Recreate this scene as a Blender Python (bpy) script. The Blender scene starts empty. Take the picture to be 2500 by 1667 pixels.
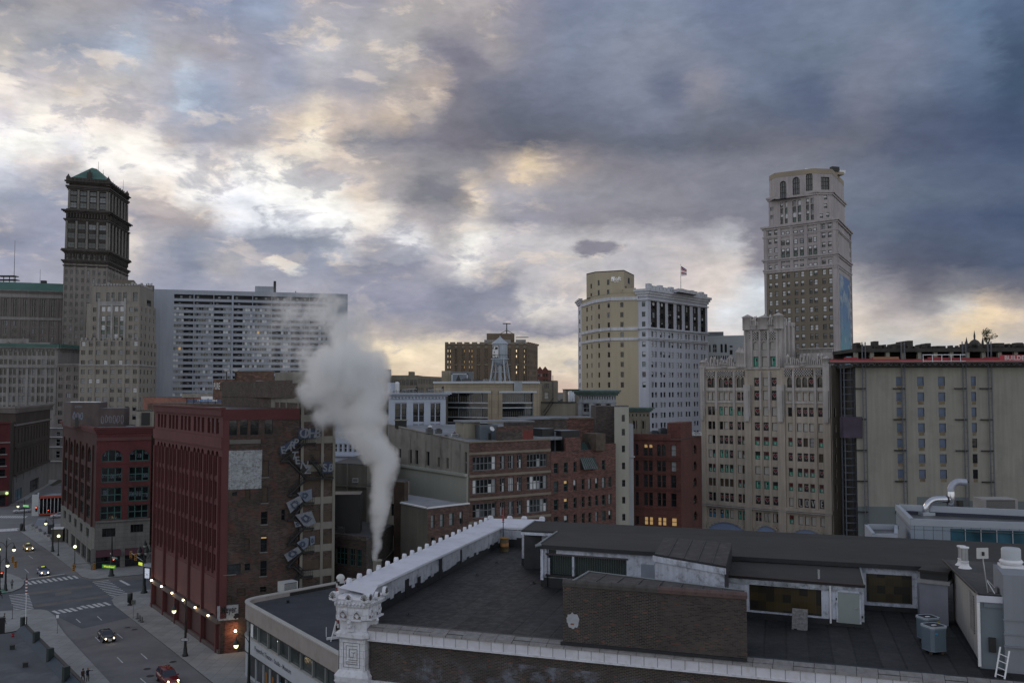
import bpy,bmesh,math,random
from mathutils import Vector,Matrix
R=math.radians
random.seed(7)
S=bpy.context.scene
# camera
FPX=2300.0;CH=38.0;HOR=950.0
TH=math.atan((HOR-833.5)/FPX)
cam=bpy.data.cameras.new('camera');camo=bpy.data.objects.new('camera',cam)
S.collection.objects.link(camo);S.camera=camo
camo.location=(0,0,CH);camo.rotation_euler=(R(90)+TH,0,0)
cam.sensor_width=36.0;cam.lens=36.0*FPX/2500.0
cam.clip_start=0.5;cam.clip_end=12000.0
def dirpx(px,py):
 a=(px-1250.0)/FPX;b=(833.5-py)/FPX
 return Vector((a,math.cos(TH)-b*math.sin(TH),math.sin(TH)+b*math.cos(TH)))
def P(px,py,Y):
 """point on the line of sight through a photo pixel, at distance Y north of the camera"""
 d=dirpx(px,py);return Vector((0,0,CH))+d*(Y/d.y)
def G(px,py,z):
 d=dirpx(px,py);return Vector((0,0,CH))+d*((z-CH)/d.z)
def ZA(py,Y,px=1250):return P(px,py,Y).z
def XA(px,Y):return P(px,950,Y).x
# render / exposure
S.render.engine='CYCLES'
S.view_settings.view_transform='Standard';S.view_settings.look='None'
S.view_settings.exposure=0.0;S.view_settings.gamma=1.0
S.cycles.use_denoising=True
S.cycles.max_bounces=9;S.cycles.diffuse_bounces=3;S.cycles.glossy_bounces=2
S.cycles.volume_bounces=8;S.cycles.volume_step_rate=.35;S.cycles.volume_max_steps=160;S.cycles.transparent_max_bounces=8
S.cycles.sample_clamp_indirect=3.0
def lin(c):
 return tuple(((v/255.0)/12.92 if v<=10 else(((v/255.0)+.055)/1.055)**2.4)for v in c)
# node helper
class NT:
 def __init__(s,tree):s.t=tree;s.n=tree.nodes;s.l=tree.links
 def node(s,ty,**kw):
  n=s.n.new(ty)
  for k,v in kw.items():setattr(n,k,v)
  return n
 def put(s,sock,v):
  if v is None:return
  if hasattr(v,'is_output'):s.l.new(v,sock)
  else:sock.default_value=v
 def m(s,op,a,b=None,c=None,clamp=False):
  n=s.node('ShaderNodeMath',operation=op);n.use_clamp=clamp
  s.put(n.inputs[0],a);s.put(n.inputs[1],b)
  if c is not None:s.put(n.inputs[2],c)
  return n.outputs[0]
 def vm(s,op,a,b=None,scale=None):
  n=s.node('ShaderNodeVectorMath',operation=op)
  s.put(n.inputs[0],a);s.put(n.inputs[1],b)
  if scale is not None:s.put(n.inputs['Scale'],scale)
  return n.outputs['Value']if op in('LENGTH','DISTANCE','DOT_PRODUCT')else n.outputs[0]
 def mix(s,f,a,b,blend='MIX'):
  n=s.node('ShaderNodeMix',data_type='RGBA',blend_type=blend)
  s.put(n.inputs[0],f)
  for i,v in((6,a),(7,b)):
   if isinstance(v,tuple)and len(v)==3:v=v+(1,)
   s.put(n.inputs[i],v)
  return n.outputs[2]
 def noise(s,vec,scale,detail=4,rough=.5,dist=0,out='Fac'):
  n=s.node('ShaderNodeTexNoise');s.put(n.inputs['Vector'],vec)
  n.inputs['Scale'].default_value=scale;n.inputs['Detail'].default_value=detail
  n.inputs['Roughness'].default_value=rough;n.inputs['Distortion'].default_value=dist
  return n.outputs[out]
 def ramp(s,f,stops,interp='LINEAR'):
  n=s.node('ShaderNodeValToRGB');cr=n.color_ramp;cr.interpolation=interp
  while len(cr.elements)>1:cr.elements.remove(cr.elements[-1])
  first=True
  for p,c in stops:
   if not isinstance(c,(tuple,list)):c=(c,c,c)
   if len(c)==3:c=tuple(c)+(1,)
   e=cr.elements[0]if first else cr.elements.new(min(1,max(0,p)))
   e.position=min(1,max(0,p));e.color=c;first=False
  s.put(n.inputs[0],f);return n.outputs[0]
 def maprange(s,v,a,b,c=0.,d=1.,smooth=False):
  n=s.node('ShaderNodeMapRange');n.clamp=True
  if smooth:n.interpolation_type='SMOOTHSTEP'
  s.put(n.inputs[0],v)
  for i,x in((1,a),(2,b),(3,c),(4,d)):s.put(n.inputs[i],x)
  return n.outputs[0]
 def comb(s,x,y,z):
  n=s.node('ShaderNodeCombineXYZ')
  for i,v in enumerate((x,y,z)):s.put(n.inputs[i],v)
  return n.outputs[0]
 def sep(s,v):
  n=s.node('ShaderNodeSeparateXYZ');s.put(n.inputs[0],v);return n.outputs
# sky: broken dusk clouds by compass bearing and elevation
SUN_AZ,SUN_EL=R(-18),R(9)
W=bpy.data.worlds.new('World');S.world=W;W.use_nodes=True
W.cycles.sampling_method='MANUAL';W.cycles.sample_map_resolution=512
def build_sky():
 t=NT(W.node_tree);t.n.clear()
 out=t.node('ShaderNodeOutputWorld');bg=t.node('ShaderNodeBackground')
 t.l.new(bg.outputs[0],out.inputs[0])
 d=t.node('ShaderNodeTexCoord').outputs['Generated']
 X,Y,Z=t.sep(d)
 az=t.m('ARCTAN2',X,Y)
 hor=t.m('SQRT',t.m('ADD',t.m('MULTIPLY',X,X),t.m('MULTIPLY',Y,Y)))
 el=t.m('ARCTAN2',Z,hor);elf=t.m('ARCTAN2',Z,t.m('MAXIMUM',Y,t.m('MULTIPLY',hor,.55)))
 q=t.comb(t.m('MULTIPLY',az,5.0),t.m('MULTIPLY',el,11.0),0.0)
 w1=t.noise(q,1.5,5,.55,0,'Color')
 w2=t.noise(t.vm('ADD',q,(7.3,2.1,4.0)),4.6,8,.60,.35,'Color')
 wv=t.vm('ADD',t.vm('SCALE',t.vm('SUBTRACT',w1,(.5,.5,.5)),None,.020),
              t.vm('SCALE',t.vm('SUBTRACT',w2,(.5,.5,.5)),None,.042))
 w3=t.noise(t.vm('ADD',q,(1.7,9.2,2.0)),17.0,6,.62,.3,'Color');wv=t.vm('ADD',wv,t.vm('SCALE',t.vm('SUBTRACT',w3,(.5,.5,.5)),None,.018));wx,wy,_=t.sep(wv)
 azw=t.m('ADD',az,wx);elw=t.m('ADD',elf,t.m('MULTIPLY',wy,.62))
 u=t.m('ADD',t.m('DIVIDE',azw,R(64)),.5)
 rows=[
     (-700,[(0,(112,118,140)),(1000,(120,126,150)),(2500,(88,104,134))]),
     (-250,[(0,(150,152,168)),(600,(142,150,178)),(1100,(150,150,165)),(1500,(118,130,160)),(2500,(84,108,142))]),
     (0,[(0,(150,152,166)),(120,(172,168,172)),(250,(160,158,170)),(420,(140,148,178)),(560,(136,152,186)),(640,(146,165,198)),(760,(168,165,176)),(860,(160,160,176)),(1000,(174,168,170)),(1180,(174,166,170)),(1280,(140,140,162)),(1400,(118,132,164)),(1600,(124,140,170)),(1800,(106,124,160)),(2000,(113,131,162)),(2200,(108,128,158)),(2400,(92,122,160)),(2500,(76,104,142))]),
     (110,[(0,(190,184,182)),(60,(160,165,180)),(150,(146,158,184)),(230,(150,162,186)),(300,(170,190,216)),(380,(178,176,184)),(520,(168,162,174)),(600,(155,158,180)),(660,(150,155,180)),(780,(190,190,200)),(900,(182,178,182)),(1000,(168,165,170)),(1050,(135,134,152)),(1130,(132,130,150)),(1200,(158,152,160)),(1300,(128,134,158)),(1400,(126,140,168)),(1600,(130,140,164)),(1800,(108,124,155)),(2000,(102,122,150)),(2200,(118,130,160)),(2400,(92,118,154)),(2500,(62,88,122))]),
     (200,[(0,(250,236,222)),(60,(205,196,200)),(150,(196,188,188)),(260,(200,192,190)),(400,(178,180,196)),(440,(186,212,238)),(500,(156,172,202)),(600,(166,166,184)),(680,(158,168,194)),(780,(172,168,180)),(850,(160,160,178)),(960,(170,164,168)),(1060,(192,172,160)),(1120,(125,124,142)),(1220,(114,120,144)),(1380,(116,126,154)),(1560,(126,136,162)),(1640,(104,116,148)),(1720,(140,140,158)),(1850,(105,122,152)),(1990,(86,104,138)),(2110,(116,126,152)),(2250,(104,120,150)),(2400,(82,106,142)),(2500,(60,88,122))]),
     (275,[(0,(215,210,220)),(60,(255,246,232)),(150,(255,240,226)),(250,(250,232,218)),(330,(225,210,206)),(400,(165,172,194)),(500,(150,164,192)),(620,(160,165,184)),(700,(206,188,176)),(770,(255,232,196)),(830,(212,190,172)),(880,(196,178,166)),(960,(205,182,162)),(1020,(160,152,156)),(1120,(120,120,136)),(1260,(98,106,128)),(1420,(104,114,138)),(1600,(120,130,156)),(1720,(112,120,142)),(1850,(98,110,134)),(2000,(84,100,132)),(2120,(104,112,136)),(2250,(82,98,130)),(2500,(64,86,122))]),
     (340,[(0,(255,253,246)),(80,(255,252,244)),(150,(232,232,240)),(220,(255,250,240)),(330,(255,248,236)),(400,(196,186,188)),(480,(162,164,182)),(600,(176,170,178)),(700,(235,214,190)),(760,(255,240,212)),(820,(196,180,170)),(870,(136,138,152)),(1000,(126,126,144)),(1120,(116,114,130)),(1280,(96,102,122)),(1400,(104,108,126)),(1600,(98,108,130)),(1800,(100,106,126)),(1950,(112,114,132)),(2100,(104,110,130)),(2220,(80,94,126)),(2500,(66,86,124))]),
     (405,[(0,(222,226,240)),(70,(206,200,206)),(140,(190,182,186)),(220,(250,244,240)),(320,(255,248,240)),(420,(255,250,244)),(520,(252,236,222)),(600,(255,250,240)),(680,(255,248,232)),(760,(222,204,194)),(850,(205,190,182)),(960,(168,160,162)),(1050,(150,148,156)),(1160,(145,142,152)),(1240,(190,172,160)),(1290,(235,205,160)),(1380,(165,152,152)),(1500,(132,130,144)),(1700,(128,130,148)),(1900,(124,128,146)),(2150,(100,114,140)),(2300,(84,102,134)),(2500,(80,100,134))]),
     (470,[(0,(160,168,192)),(80,(148,160,188)),(160,(165,170,190)),(310,(220,205,198)),(400,(250,232,216)),(470,(255,252,248)),(580,(236,240,250)),(700,(255,254,250)),(800,(255,250,238)),(880,(240,218,198)),(940,(170,165,170)),(1020,(126,128,140)),(1110,(128,130,142)),(1160,(240,214,180)),(1220,(176,172,182)),(1400,(150,150,164)),(1600,(140,140,154)),(1800,(126,130,148)),(2100,(106,120,144)),(2300,(90,108,136)),(2500,(80,100,132))]),
     (530,[(0,(165,165,184)),(100,(150,156,182)),(310,(150,150,170)),(400,(172,160,164)),(480,(170,160,162)),(560,(236,240,250)),(700,(240,244,252)),(820,(252,252,250)),(920,(250,240,225)),(1000,(190,180,182)),(1080,(160,156,164)),(1150,(205,195,190)),(1260,(150,150,168)),(1450,(142,140,154)),(1650,(134,134,150)),(1850,(126,128,146)),(2100,(98,114,140)),(2300,(76,94,128)),(2500,(66,86,124))]),
     (585,[(0,(135,142,170)),(120,(150,156,184)),(310,(225,212,204)),(370,(180,178,190)),(440,(140,150,174)),(560,(150,156,178)),(650,(134,144,168)),(760,(134,146,170)),(830,(235,236,240)),(900,(210,200,200)),(1000,(236,236,240)),(1080,(196,190,192)),(1150,(250,246,238)),(1230,(205,200,204)),(1350,(200,196,200)),(1550,(190,186,192)),(1700,(182,178,186)),(1790,(196,196,204)),(1850,(132,130,146)),(2100,(94,108,134)),(2300,(80,96,126)),(2500,(78,98,130))]),
     (645,[(0,(160,164,190)),(120,(160,162,184)),(310,(200,190,188)),(400,(158,160,182)),(460,(132,142,168)),(560,(182,178,184)),(610,(160,164,184)),(680,(146,152,176)),(780,(150,158,182)),(900,(134,140,164)),(1000,(138,142,166)),(1080,(200,194,200)),(1130,(252,246,236)),(1200,(192,186,192)),(1300,(186,182,190)),(1420,(202,196,198)),(1560,(180,178,188)),(1680,(206,194,192)),(1790,(210,198,192)),(1860,(136,132,148)),(2060,(120,124,142)),(2200,(92,98,120)),(2350,(76,88,116)),(2500,(78,96,128))]),
     (705,[(0,(165,166,188)),(310,(160,165,190)),(450,(150,156,182)),(680,(170,170,188)),(900,(152,154,178)),(1000,(160,160,184)),(1100,(134,140,164)),(1240,(132,138,162)),(1300,(196,192,198)),(1400,(226,208,196)),(1600,(205,196,196)),(1750,(232,214,204)),(1870,(212,222,232)),(2070,(196,188,188)),(2150,(150,146,156)),(2250,(112,112,128)),(2350,(130,130,140)),(2500,(110,112,130))]),
     (760,[(0,(165,166,188)),(450,(150,156,182)),(850,(142,148,174)),(1000,(142,146,172)),(1130,(132,138,162)),(1250,(160,160,178)),(1310,(236,226,214)),(1400,(212,204,204)),(1700,(228,212,204)),(1780,(214,222,230)),(1870,(206,212,220)),(2070,(222,206,194)),(2180,(170,160,162)),(2280,(160,156,160)),(2360,(206,202,196)),(2420,(240,208,164)),(2500,(196,180,168))]),
     (812,[(0,(165,160,180)),(800,(148,146,166)),(900,(190,176,168)),(1000,(180,170,168)),(1130,(146,144,162)),(1300,(136,138,160)),(1400,(150,148,164)),(1700,(214,204,204)),(1870,(214,208,206)),(2070,(226,208,188)),(2180,(206,196,188)),(2300,(212,196,176)),(2380,(244,212,162)),(2500,(206,188,170))]),
     (852,[(0,(200,185,180)),(860,(226,206,172)),(960,(250,226,178)),(1080,(242,220,182)),(1320,(232,216,190)),(1400,(238,220,190)),(1800,(205,202,204)),(2100,(188,192,194)),(2500,(182,184,188))]),
     (905,[(0,(200,185,180)),(860,(222,196,158)),(1000,(232,204,166)),(1320,(226,206,178)),(1400,(226,206,176)),(1800,(200,196,198)),(2500,(180,182,186))]),
     (948,[(0,(190,170,165)),(900,(225,188,158)),(1380,(214,182,160)),(2500,(170,168,172))]),
 ]
 def uu(px):return math.atan((px-1250)/FPX)/R(64)+.5
 def ee(py):return math.atan((HOR-py)/FPX)
 col=None;prev=None
 for py,st in rows:
  c=t.ramp(u,[(uu(p),lin(k))for p,k in st],'EASE')
  e=ee(py)
  if col is None:col=c
  else:col=t.mix(t.maprange(elw,prev,e),col,c)
  prev=e
 lumps=[(1462,604,62,20,3,(134,132,150),.95),(680,648,52,14,12,(250,246,232),.55),
             (1272,432,40,15,20,(250,216,170),.55),(1120,482,34,18,15,(245,216,180),.5),
             (395,505,70,20,20,(176,166,172),.6),(2420,772,70,24,-4,(246,214,164),.5),
             (1130,128,70,26,24,(122,122,144),.6),(430,245,46,14,0,(196,218,240),.4),
             (1090,470,80,24,24,(120,122,136),.75),(960,610,80,30,12,(140,146,168),.7),
             (780,590,90,26,6,(134,144,168),.8),(200,455,90,16,6,(150,150,168),.6)]
 LN=t.noise(q,9.0,6,.6)
 for px,py,rx,ry,tilt,c,k in lumps:
  a0=math.atan((px-1250)/FPX);e0=ee(py)
  dx=t.m('SUBTRACT',azw,a0);dy=t.m('SUBTRACT',elw,e0)
  ct,st_=math.cos(R(tilt)),math.sin(R(tilt))
  xa=t.m('ADD',t.m('MULTIPLY',dx,ct*FPX/rx),t.m('MULTIPLY',dy,-st_*FPX/rx))
  ya=t.m('ADD',t.m('MULTIPLY',dx,st_*FPX/ry),t.m('MULTIPLY',dy,ct*FPX/ry))
  rr=t.m('ADD',t.m('SQRT',t.m('ADD',t.m('MULTIPLY',xa,xa),t.m('MULTIPLY',ya,ya))),t.m('MULTIPLY',t.m('SUBTRACT',LN,.5),1.1))
  col=t.mix(t.maprange(rr,1.3,.4,0,k,True),col,lin(c))
 f3=t.noise(t.vm('ADD',t.vm('ADD',q,wv),(3.1,8.4,1.0)),3.3,9,.60,.35)
 lb_=t.node('ShaderNodeRGBToBW');t.put(lb_.inputs[0],col);L_=lb_.outputs[0]
 west=t.maprange(az,R(16),R(-2),0,1,True)
 wm=t.m('MULTIPLY',t.m('MULTIPLY',t.maprange(f3,.54,.66,0,1,True),west),t.m('MULTIPLY',t.maprange(L_,.25,.42),t.maprange(L_,.95,.6)))
 col=t.mix(t.m('MULTIPLY',wm,.42),col,lin((255,228,196)))
 dm_=t.m('MULTIPLY',t.m('MULTIPLY',t.maprange(f3,.47,.36,0,1,True),west),t.maprange(L_,.38,.62))
 col=t.mix(t.m('MULTIPLY',dm_,.55),col,lin((150,156,180)))
 f1=t.noise(t.vm('ADD',q,wv),4.2,8,.58,.3)
 f2=t.noise(q,12.0,7,.60,.5)
 g=t.m('ADD',t.m('MULTIPLY',f1,.65),t.m('MULTIPLY',f2,.35))
 lum=t.node('ShaderNodeRGBToBW');t.put(lum.inputs[0],col)
 amp=t.maprange(lum.outputs[0],.08,.8,.75,1.25)
 k=t.m('ADD',1.0,t.m('MULTIPLY',amp,t.m('MULTIPLY',t.m('SUBTRACT',g,.5),.85)))
 warm=t.comb(t.m('MULTIPLY',k,k),k,t.m('POWER',k,.75))
 kk=t.mix(.14,t.comb(k,k,k),warm)
 front=t.mix(1.0,col,kk,'MULTIPLY');bwf=t.node('ShaderNodeRGBToBW');t.put(bwf.inputs[0],front);front=t.mix(.32,front,bwf.outputs[0])
 sky=t.node('ShaderNodeTexSky');sky.sky_type='NISHITA';sky.sun_disc=False
 sky.sun_elevation=SUN_EL;sky.sun_rotation=SUN_AZ
 nish=t.mix(1.0,sky.outputs[0],(.055,.055,.055),'MULTIPLY')
 bn=t.noise(q,.7,6,.6)
 back=t.mix(t.maprange(bn,.35,.7),(.53,.54,.60),(.97,.94,.94));back=t.mix(t.maprange(el,R(14),R(46)),back,t.mix(t.maprange(bn,.35,.7),(.23,.255,.32),(.40,.425,.49)))
 back=t.mix(1.0,back,nish,'ADD')
 fw=t.maprange(t.m('ABSOLUTE',az),R(34),R(80),0,1,True)
 hi=t.maprange(el,R(26),R(48),0,.8,True)
 col=t.mix(t.m('MAXIMUM',fw,hi),front,back)
 col=t.mix(t.maprange(Z,-.02,-.2),col,(.05,.055,.065))
 t.l.new(col,bg.inputs[0]);bg.inputs[1].default_value=1.0
build_sky()
sl=bpy.data.lights.new('sun','SUN');slo=bpy.data.objects.new('sun',sl);S.collection.objects.link(slo)
sl.energy=0.35;sl.angle=R(14);sl.color=(1.0,.84,.66)
slo.rotation_euler=(Vector((-math.sin(SUN_AZ)*math.cos(SUN_EL),-math.cos(SUN_AZ)*math.cos(SUN_EL),-math.sin(SUN_EL))).to_track_quat('-Z','Y')).to_euler()
slo.location=(0,0,300)
# materials
_M={}
def mat(name,col,rough=.85,var=.18,vs=.25,streak=.0,dirt=None,brick=None,metal=0.,spec=.5,bump=0.,emit=None,es=0.,mortar=None,bvar=.5,panels=None,odd=None,streakw=1.1):
 """procedural surface: base colour (0..1 linear), blotches, vertical rain streaks, optional bricks or panel joints (UV in metres)"""
 if name in _M:return _M[name]
 m=bpy.data.materials.new(name);m.use_nodes=True;t=NT(m.node_tree)
 bs=t.n.get('Principled BSDF')
 tc=t.node('ShaderNodeTexCoord');uv=tc.outputs['UV'];ob=tc.outputs['Object']
 c=tuple(col)
 hgt=None
 if brick:
  bw,bh=brick
  b=t.node('ShaderNodeTexBrick');t.put(b.inputs['Vector'],uv)
  b.inputs['Scale'].default_value=1.0;b.inputs['Brick Width'].default_value=bw;b.inputs['Row Height'].default_value=bh
  b.inputs['Mortar Size'].default_value=bh*(.16 if odd else .10);b.inputs['Mortar Smooth'].default_value=.2;b.inputs['Bias'].default_value=-.1
  mo=mortar or tuple(v*1.5+.02 for v in c)
  b.inputs['Color1'].default_value=tuple(v*(1-bvar)for v in c)+(1,)
  b.inputs['Color2'].default_value=tuple(v*(1+bvar)for v in c)+(1,)
  b.inputs['Mortar'].default_value=tuple(mo)+(1,)
  cc=b.outputs['Color'];hgt=b.outputs['Fac']
  if odd:
   u_,v_,_=t.sep(uv)
   cell=t.comb(t.m('FLOOR',t.m('DIVIDE',u_,bw)),t.m('FLOOR',t.m('DIVIDE',v_,bh)),0.)
   wn=t.node('ShaderNodeTexWhiteNoise',noise_dimensions='3D');t.put(wn.inputs['Vector'],cell)
   n_=t.noise(ob,1.3,3)
   cc=t.mix(t.m('MULTIPLY',t.m('GREATER_THAN',t.m('ADD',wn.outputs['Value'],t.m('MULTIPLY',n_,.35)),1.155),t.m('SUBTRACT',1.,hgt)),cc,odd)
 else:
  cc=None
 base=cc if cc is not None else None
 n1=t.noise(ob,vs,6,.6)
 f=t.maprange(n1,.3,.7,1-var,1+var)
 if base is None:
  base=t.mix(1.0,c,t.comb(f,f,f),'MULTIPLY')
 else:
  base=t.mix(1.0,base,t.comb(f,f,f),'MULTIPLY')
 if dirt:
  n2=t.noise(ob,vs*2.3,8,.68)
  base=t.mix(t.maprange(n2,.5,.68,0,.8),base,dirt)
 if streak:
  mp=t.node('ShaderNodeMapping');t.put(mp.inputs[0],uv);mp.inputs['Scale'].default_value=(streakw,.06,1)
  n3=t.noise(mp.outputs[0],1.0,5,.6)
  s_=t.maprange(n3,.36,.66,1-streak*.6,1+streak*.25)
  base=t.mix(1.0,base,t.comb(s_,s_,s_),'MULTIPLY')
 if panels:
  b=t.node('ShaderNodeTexBrick');t.put(b.inputs['Vector'],uv);b.offset=panels[2]if len(panels)>2 else 0.0
  b.inputs['Scale'].default_value=1.0;b.inputs['Brick Width'].default_value=panels[0];b.inputs['Row Height'].default_value=panels[1]
  b.inputs['Mortar Size'].default_value=.02 if len(panels)<4 else panels[3]
  b.inputs['Color1'].default_value=(.94,.94,.94,1);b.inputs['Color2'].default_value=(1.06,1.06,1.06,1);b.inputs['Mortar'].default_value=(.45,.45,.45,1)
  base=t.mix(1.0,base,b.outputs['Color'],'MULTIPLY');hgt=hgt or b.outputs['Fac']
 t.l.new(base,bs.inputs['Base Color'])
 bs.inputs['Roughness'].default_value=rough;bs.inputs['Metallic'].default_value=metal
 bs.inputs['Specular IOR Level'].default_value=spec
 if bump:
  bp=t.node('ShaderNodeBump');bp.inputs['Strength'].default_value=bump;bp.inputs['Distance'].default_value=.03
  n4=t.noise(ob,9,4)
  h=n4 if hgt is None else t.m('ADD',t.m('MULTIPLY',n4,.5),t.m('MULTIPLY',hgt,-1.0))
  t.put(bp.inputs['Height'],h);t.l.new(bp.outputs[0],bs.inputs['Normal'])
 if emit:
  bs.inputs['Emission Color'].default_value=tuple(emit)+(1,);bs.inputs['Emission Strength'].default_value=es
 _M[name]=m;return m
def glassmat(name,col,rough=.08,spec=.6,wob=.02):
 if name in _M:return _M[name]
 m=bpy.data.materials.new(name);m.use_nodes=True;t=NT(m.node_tree);bs=t.n.get('Principled BSDF')
 tc=t.node('ShaderNodeTexCoord');oi=t.node('ShaderNodeObjectInfo')
 v=t.vm('ADD',tc.outputs['Object'],t.comb(t.m('MULTIPLY',oi.outputs['Random'],40.),0.,0.))
 n=t.noise(v,.45,2);f=t.maprange(n,.3,.7,.5,1.6)
 t.l.new(t.mix(1.,tuple(col),t.comb(f,f,f),'MULTIPLY'),bs.inputs['Base Color'])
 bs.inputs['Roughness'].default_value=rough;bs.inputs['Specular IOR Level'].default_value=spec
 bp=t.node('ShaderNodeBump');bp.inputs['Strength'].default_value=wob*8;bp.inputs['Distance'].default_value=.05
 t.put(bp.inputs['Height'],t.noise(v,.8,2));t.l.new(bp.outputs[0],bs.inputs['Normal'])
 _M[name]=m;return m
GD=glassmat('glass_dark',(.010,.012,.014));GM=glassmat('glass_mid',(.045,.05,.055),.12);GB=mat('blind',(.56,.57,.58),.7,.12,.6)
GBL=mat('blind_dim',(.26,.27,.28),.6,.2,.6)
GW=mat('lit_window',(.30,.19,.08),.6,.3,1.5,emit=(1.0,.62,.25),es=.30)
GWH=mat('lit_window_white',(.5,.45,.3),.6,.3,1.5,emit=(1.0,.80,.52),es=1.3)
GGR=glassmat('glass_green',(.012,.045,.035),.15);GTE=glassmat('glass_teal',(.03,.10,.13),.1)
FR_D=mat('frame_dark',(.02,.02,.022),.6,.1);FR_W=mat('frame_white',(.42,.43,.44),.6,.1);FR_G=mat('frame_grey',(.14,.15,.16),.6,.1)
FR_GR=mat('frame_green',(.03,.09,.08),.6,.1);FR_R=mat('frame_maroon',(.09,.025,.025),.6,.1);FR_T=mat('frame_tan',(.2,.18,.14),.6,.1)
BOARD=mat('board_pale',(.44,.42,.39),.85,.12,1.0);BOARD_D=mat('board_dark',(.07,.05,.035),.85,.25,1.0)
STEEL=mat('steel_black',(.012,.012,.013),.55,.2,1.0);GALV=mat('galvanised',(.42,.43,.45),.4,.15,1.0,metal=.7)
WHITEP=mat('white_paint',(.68,.68,.70),.6,.1,.8)
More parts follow.
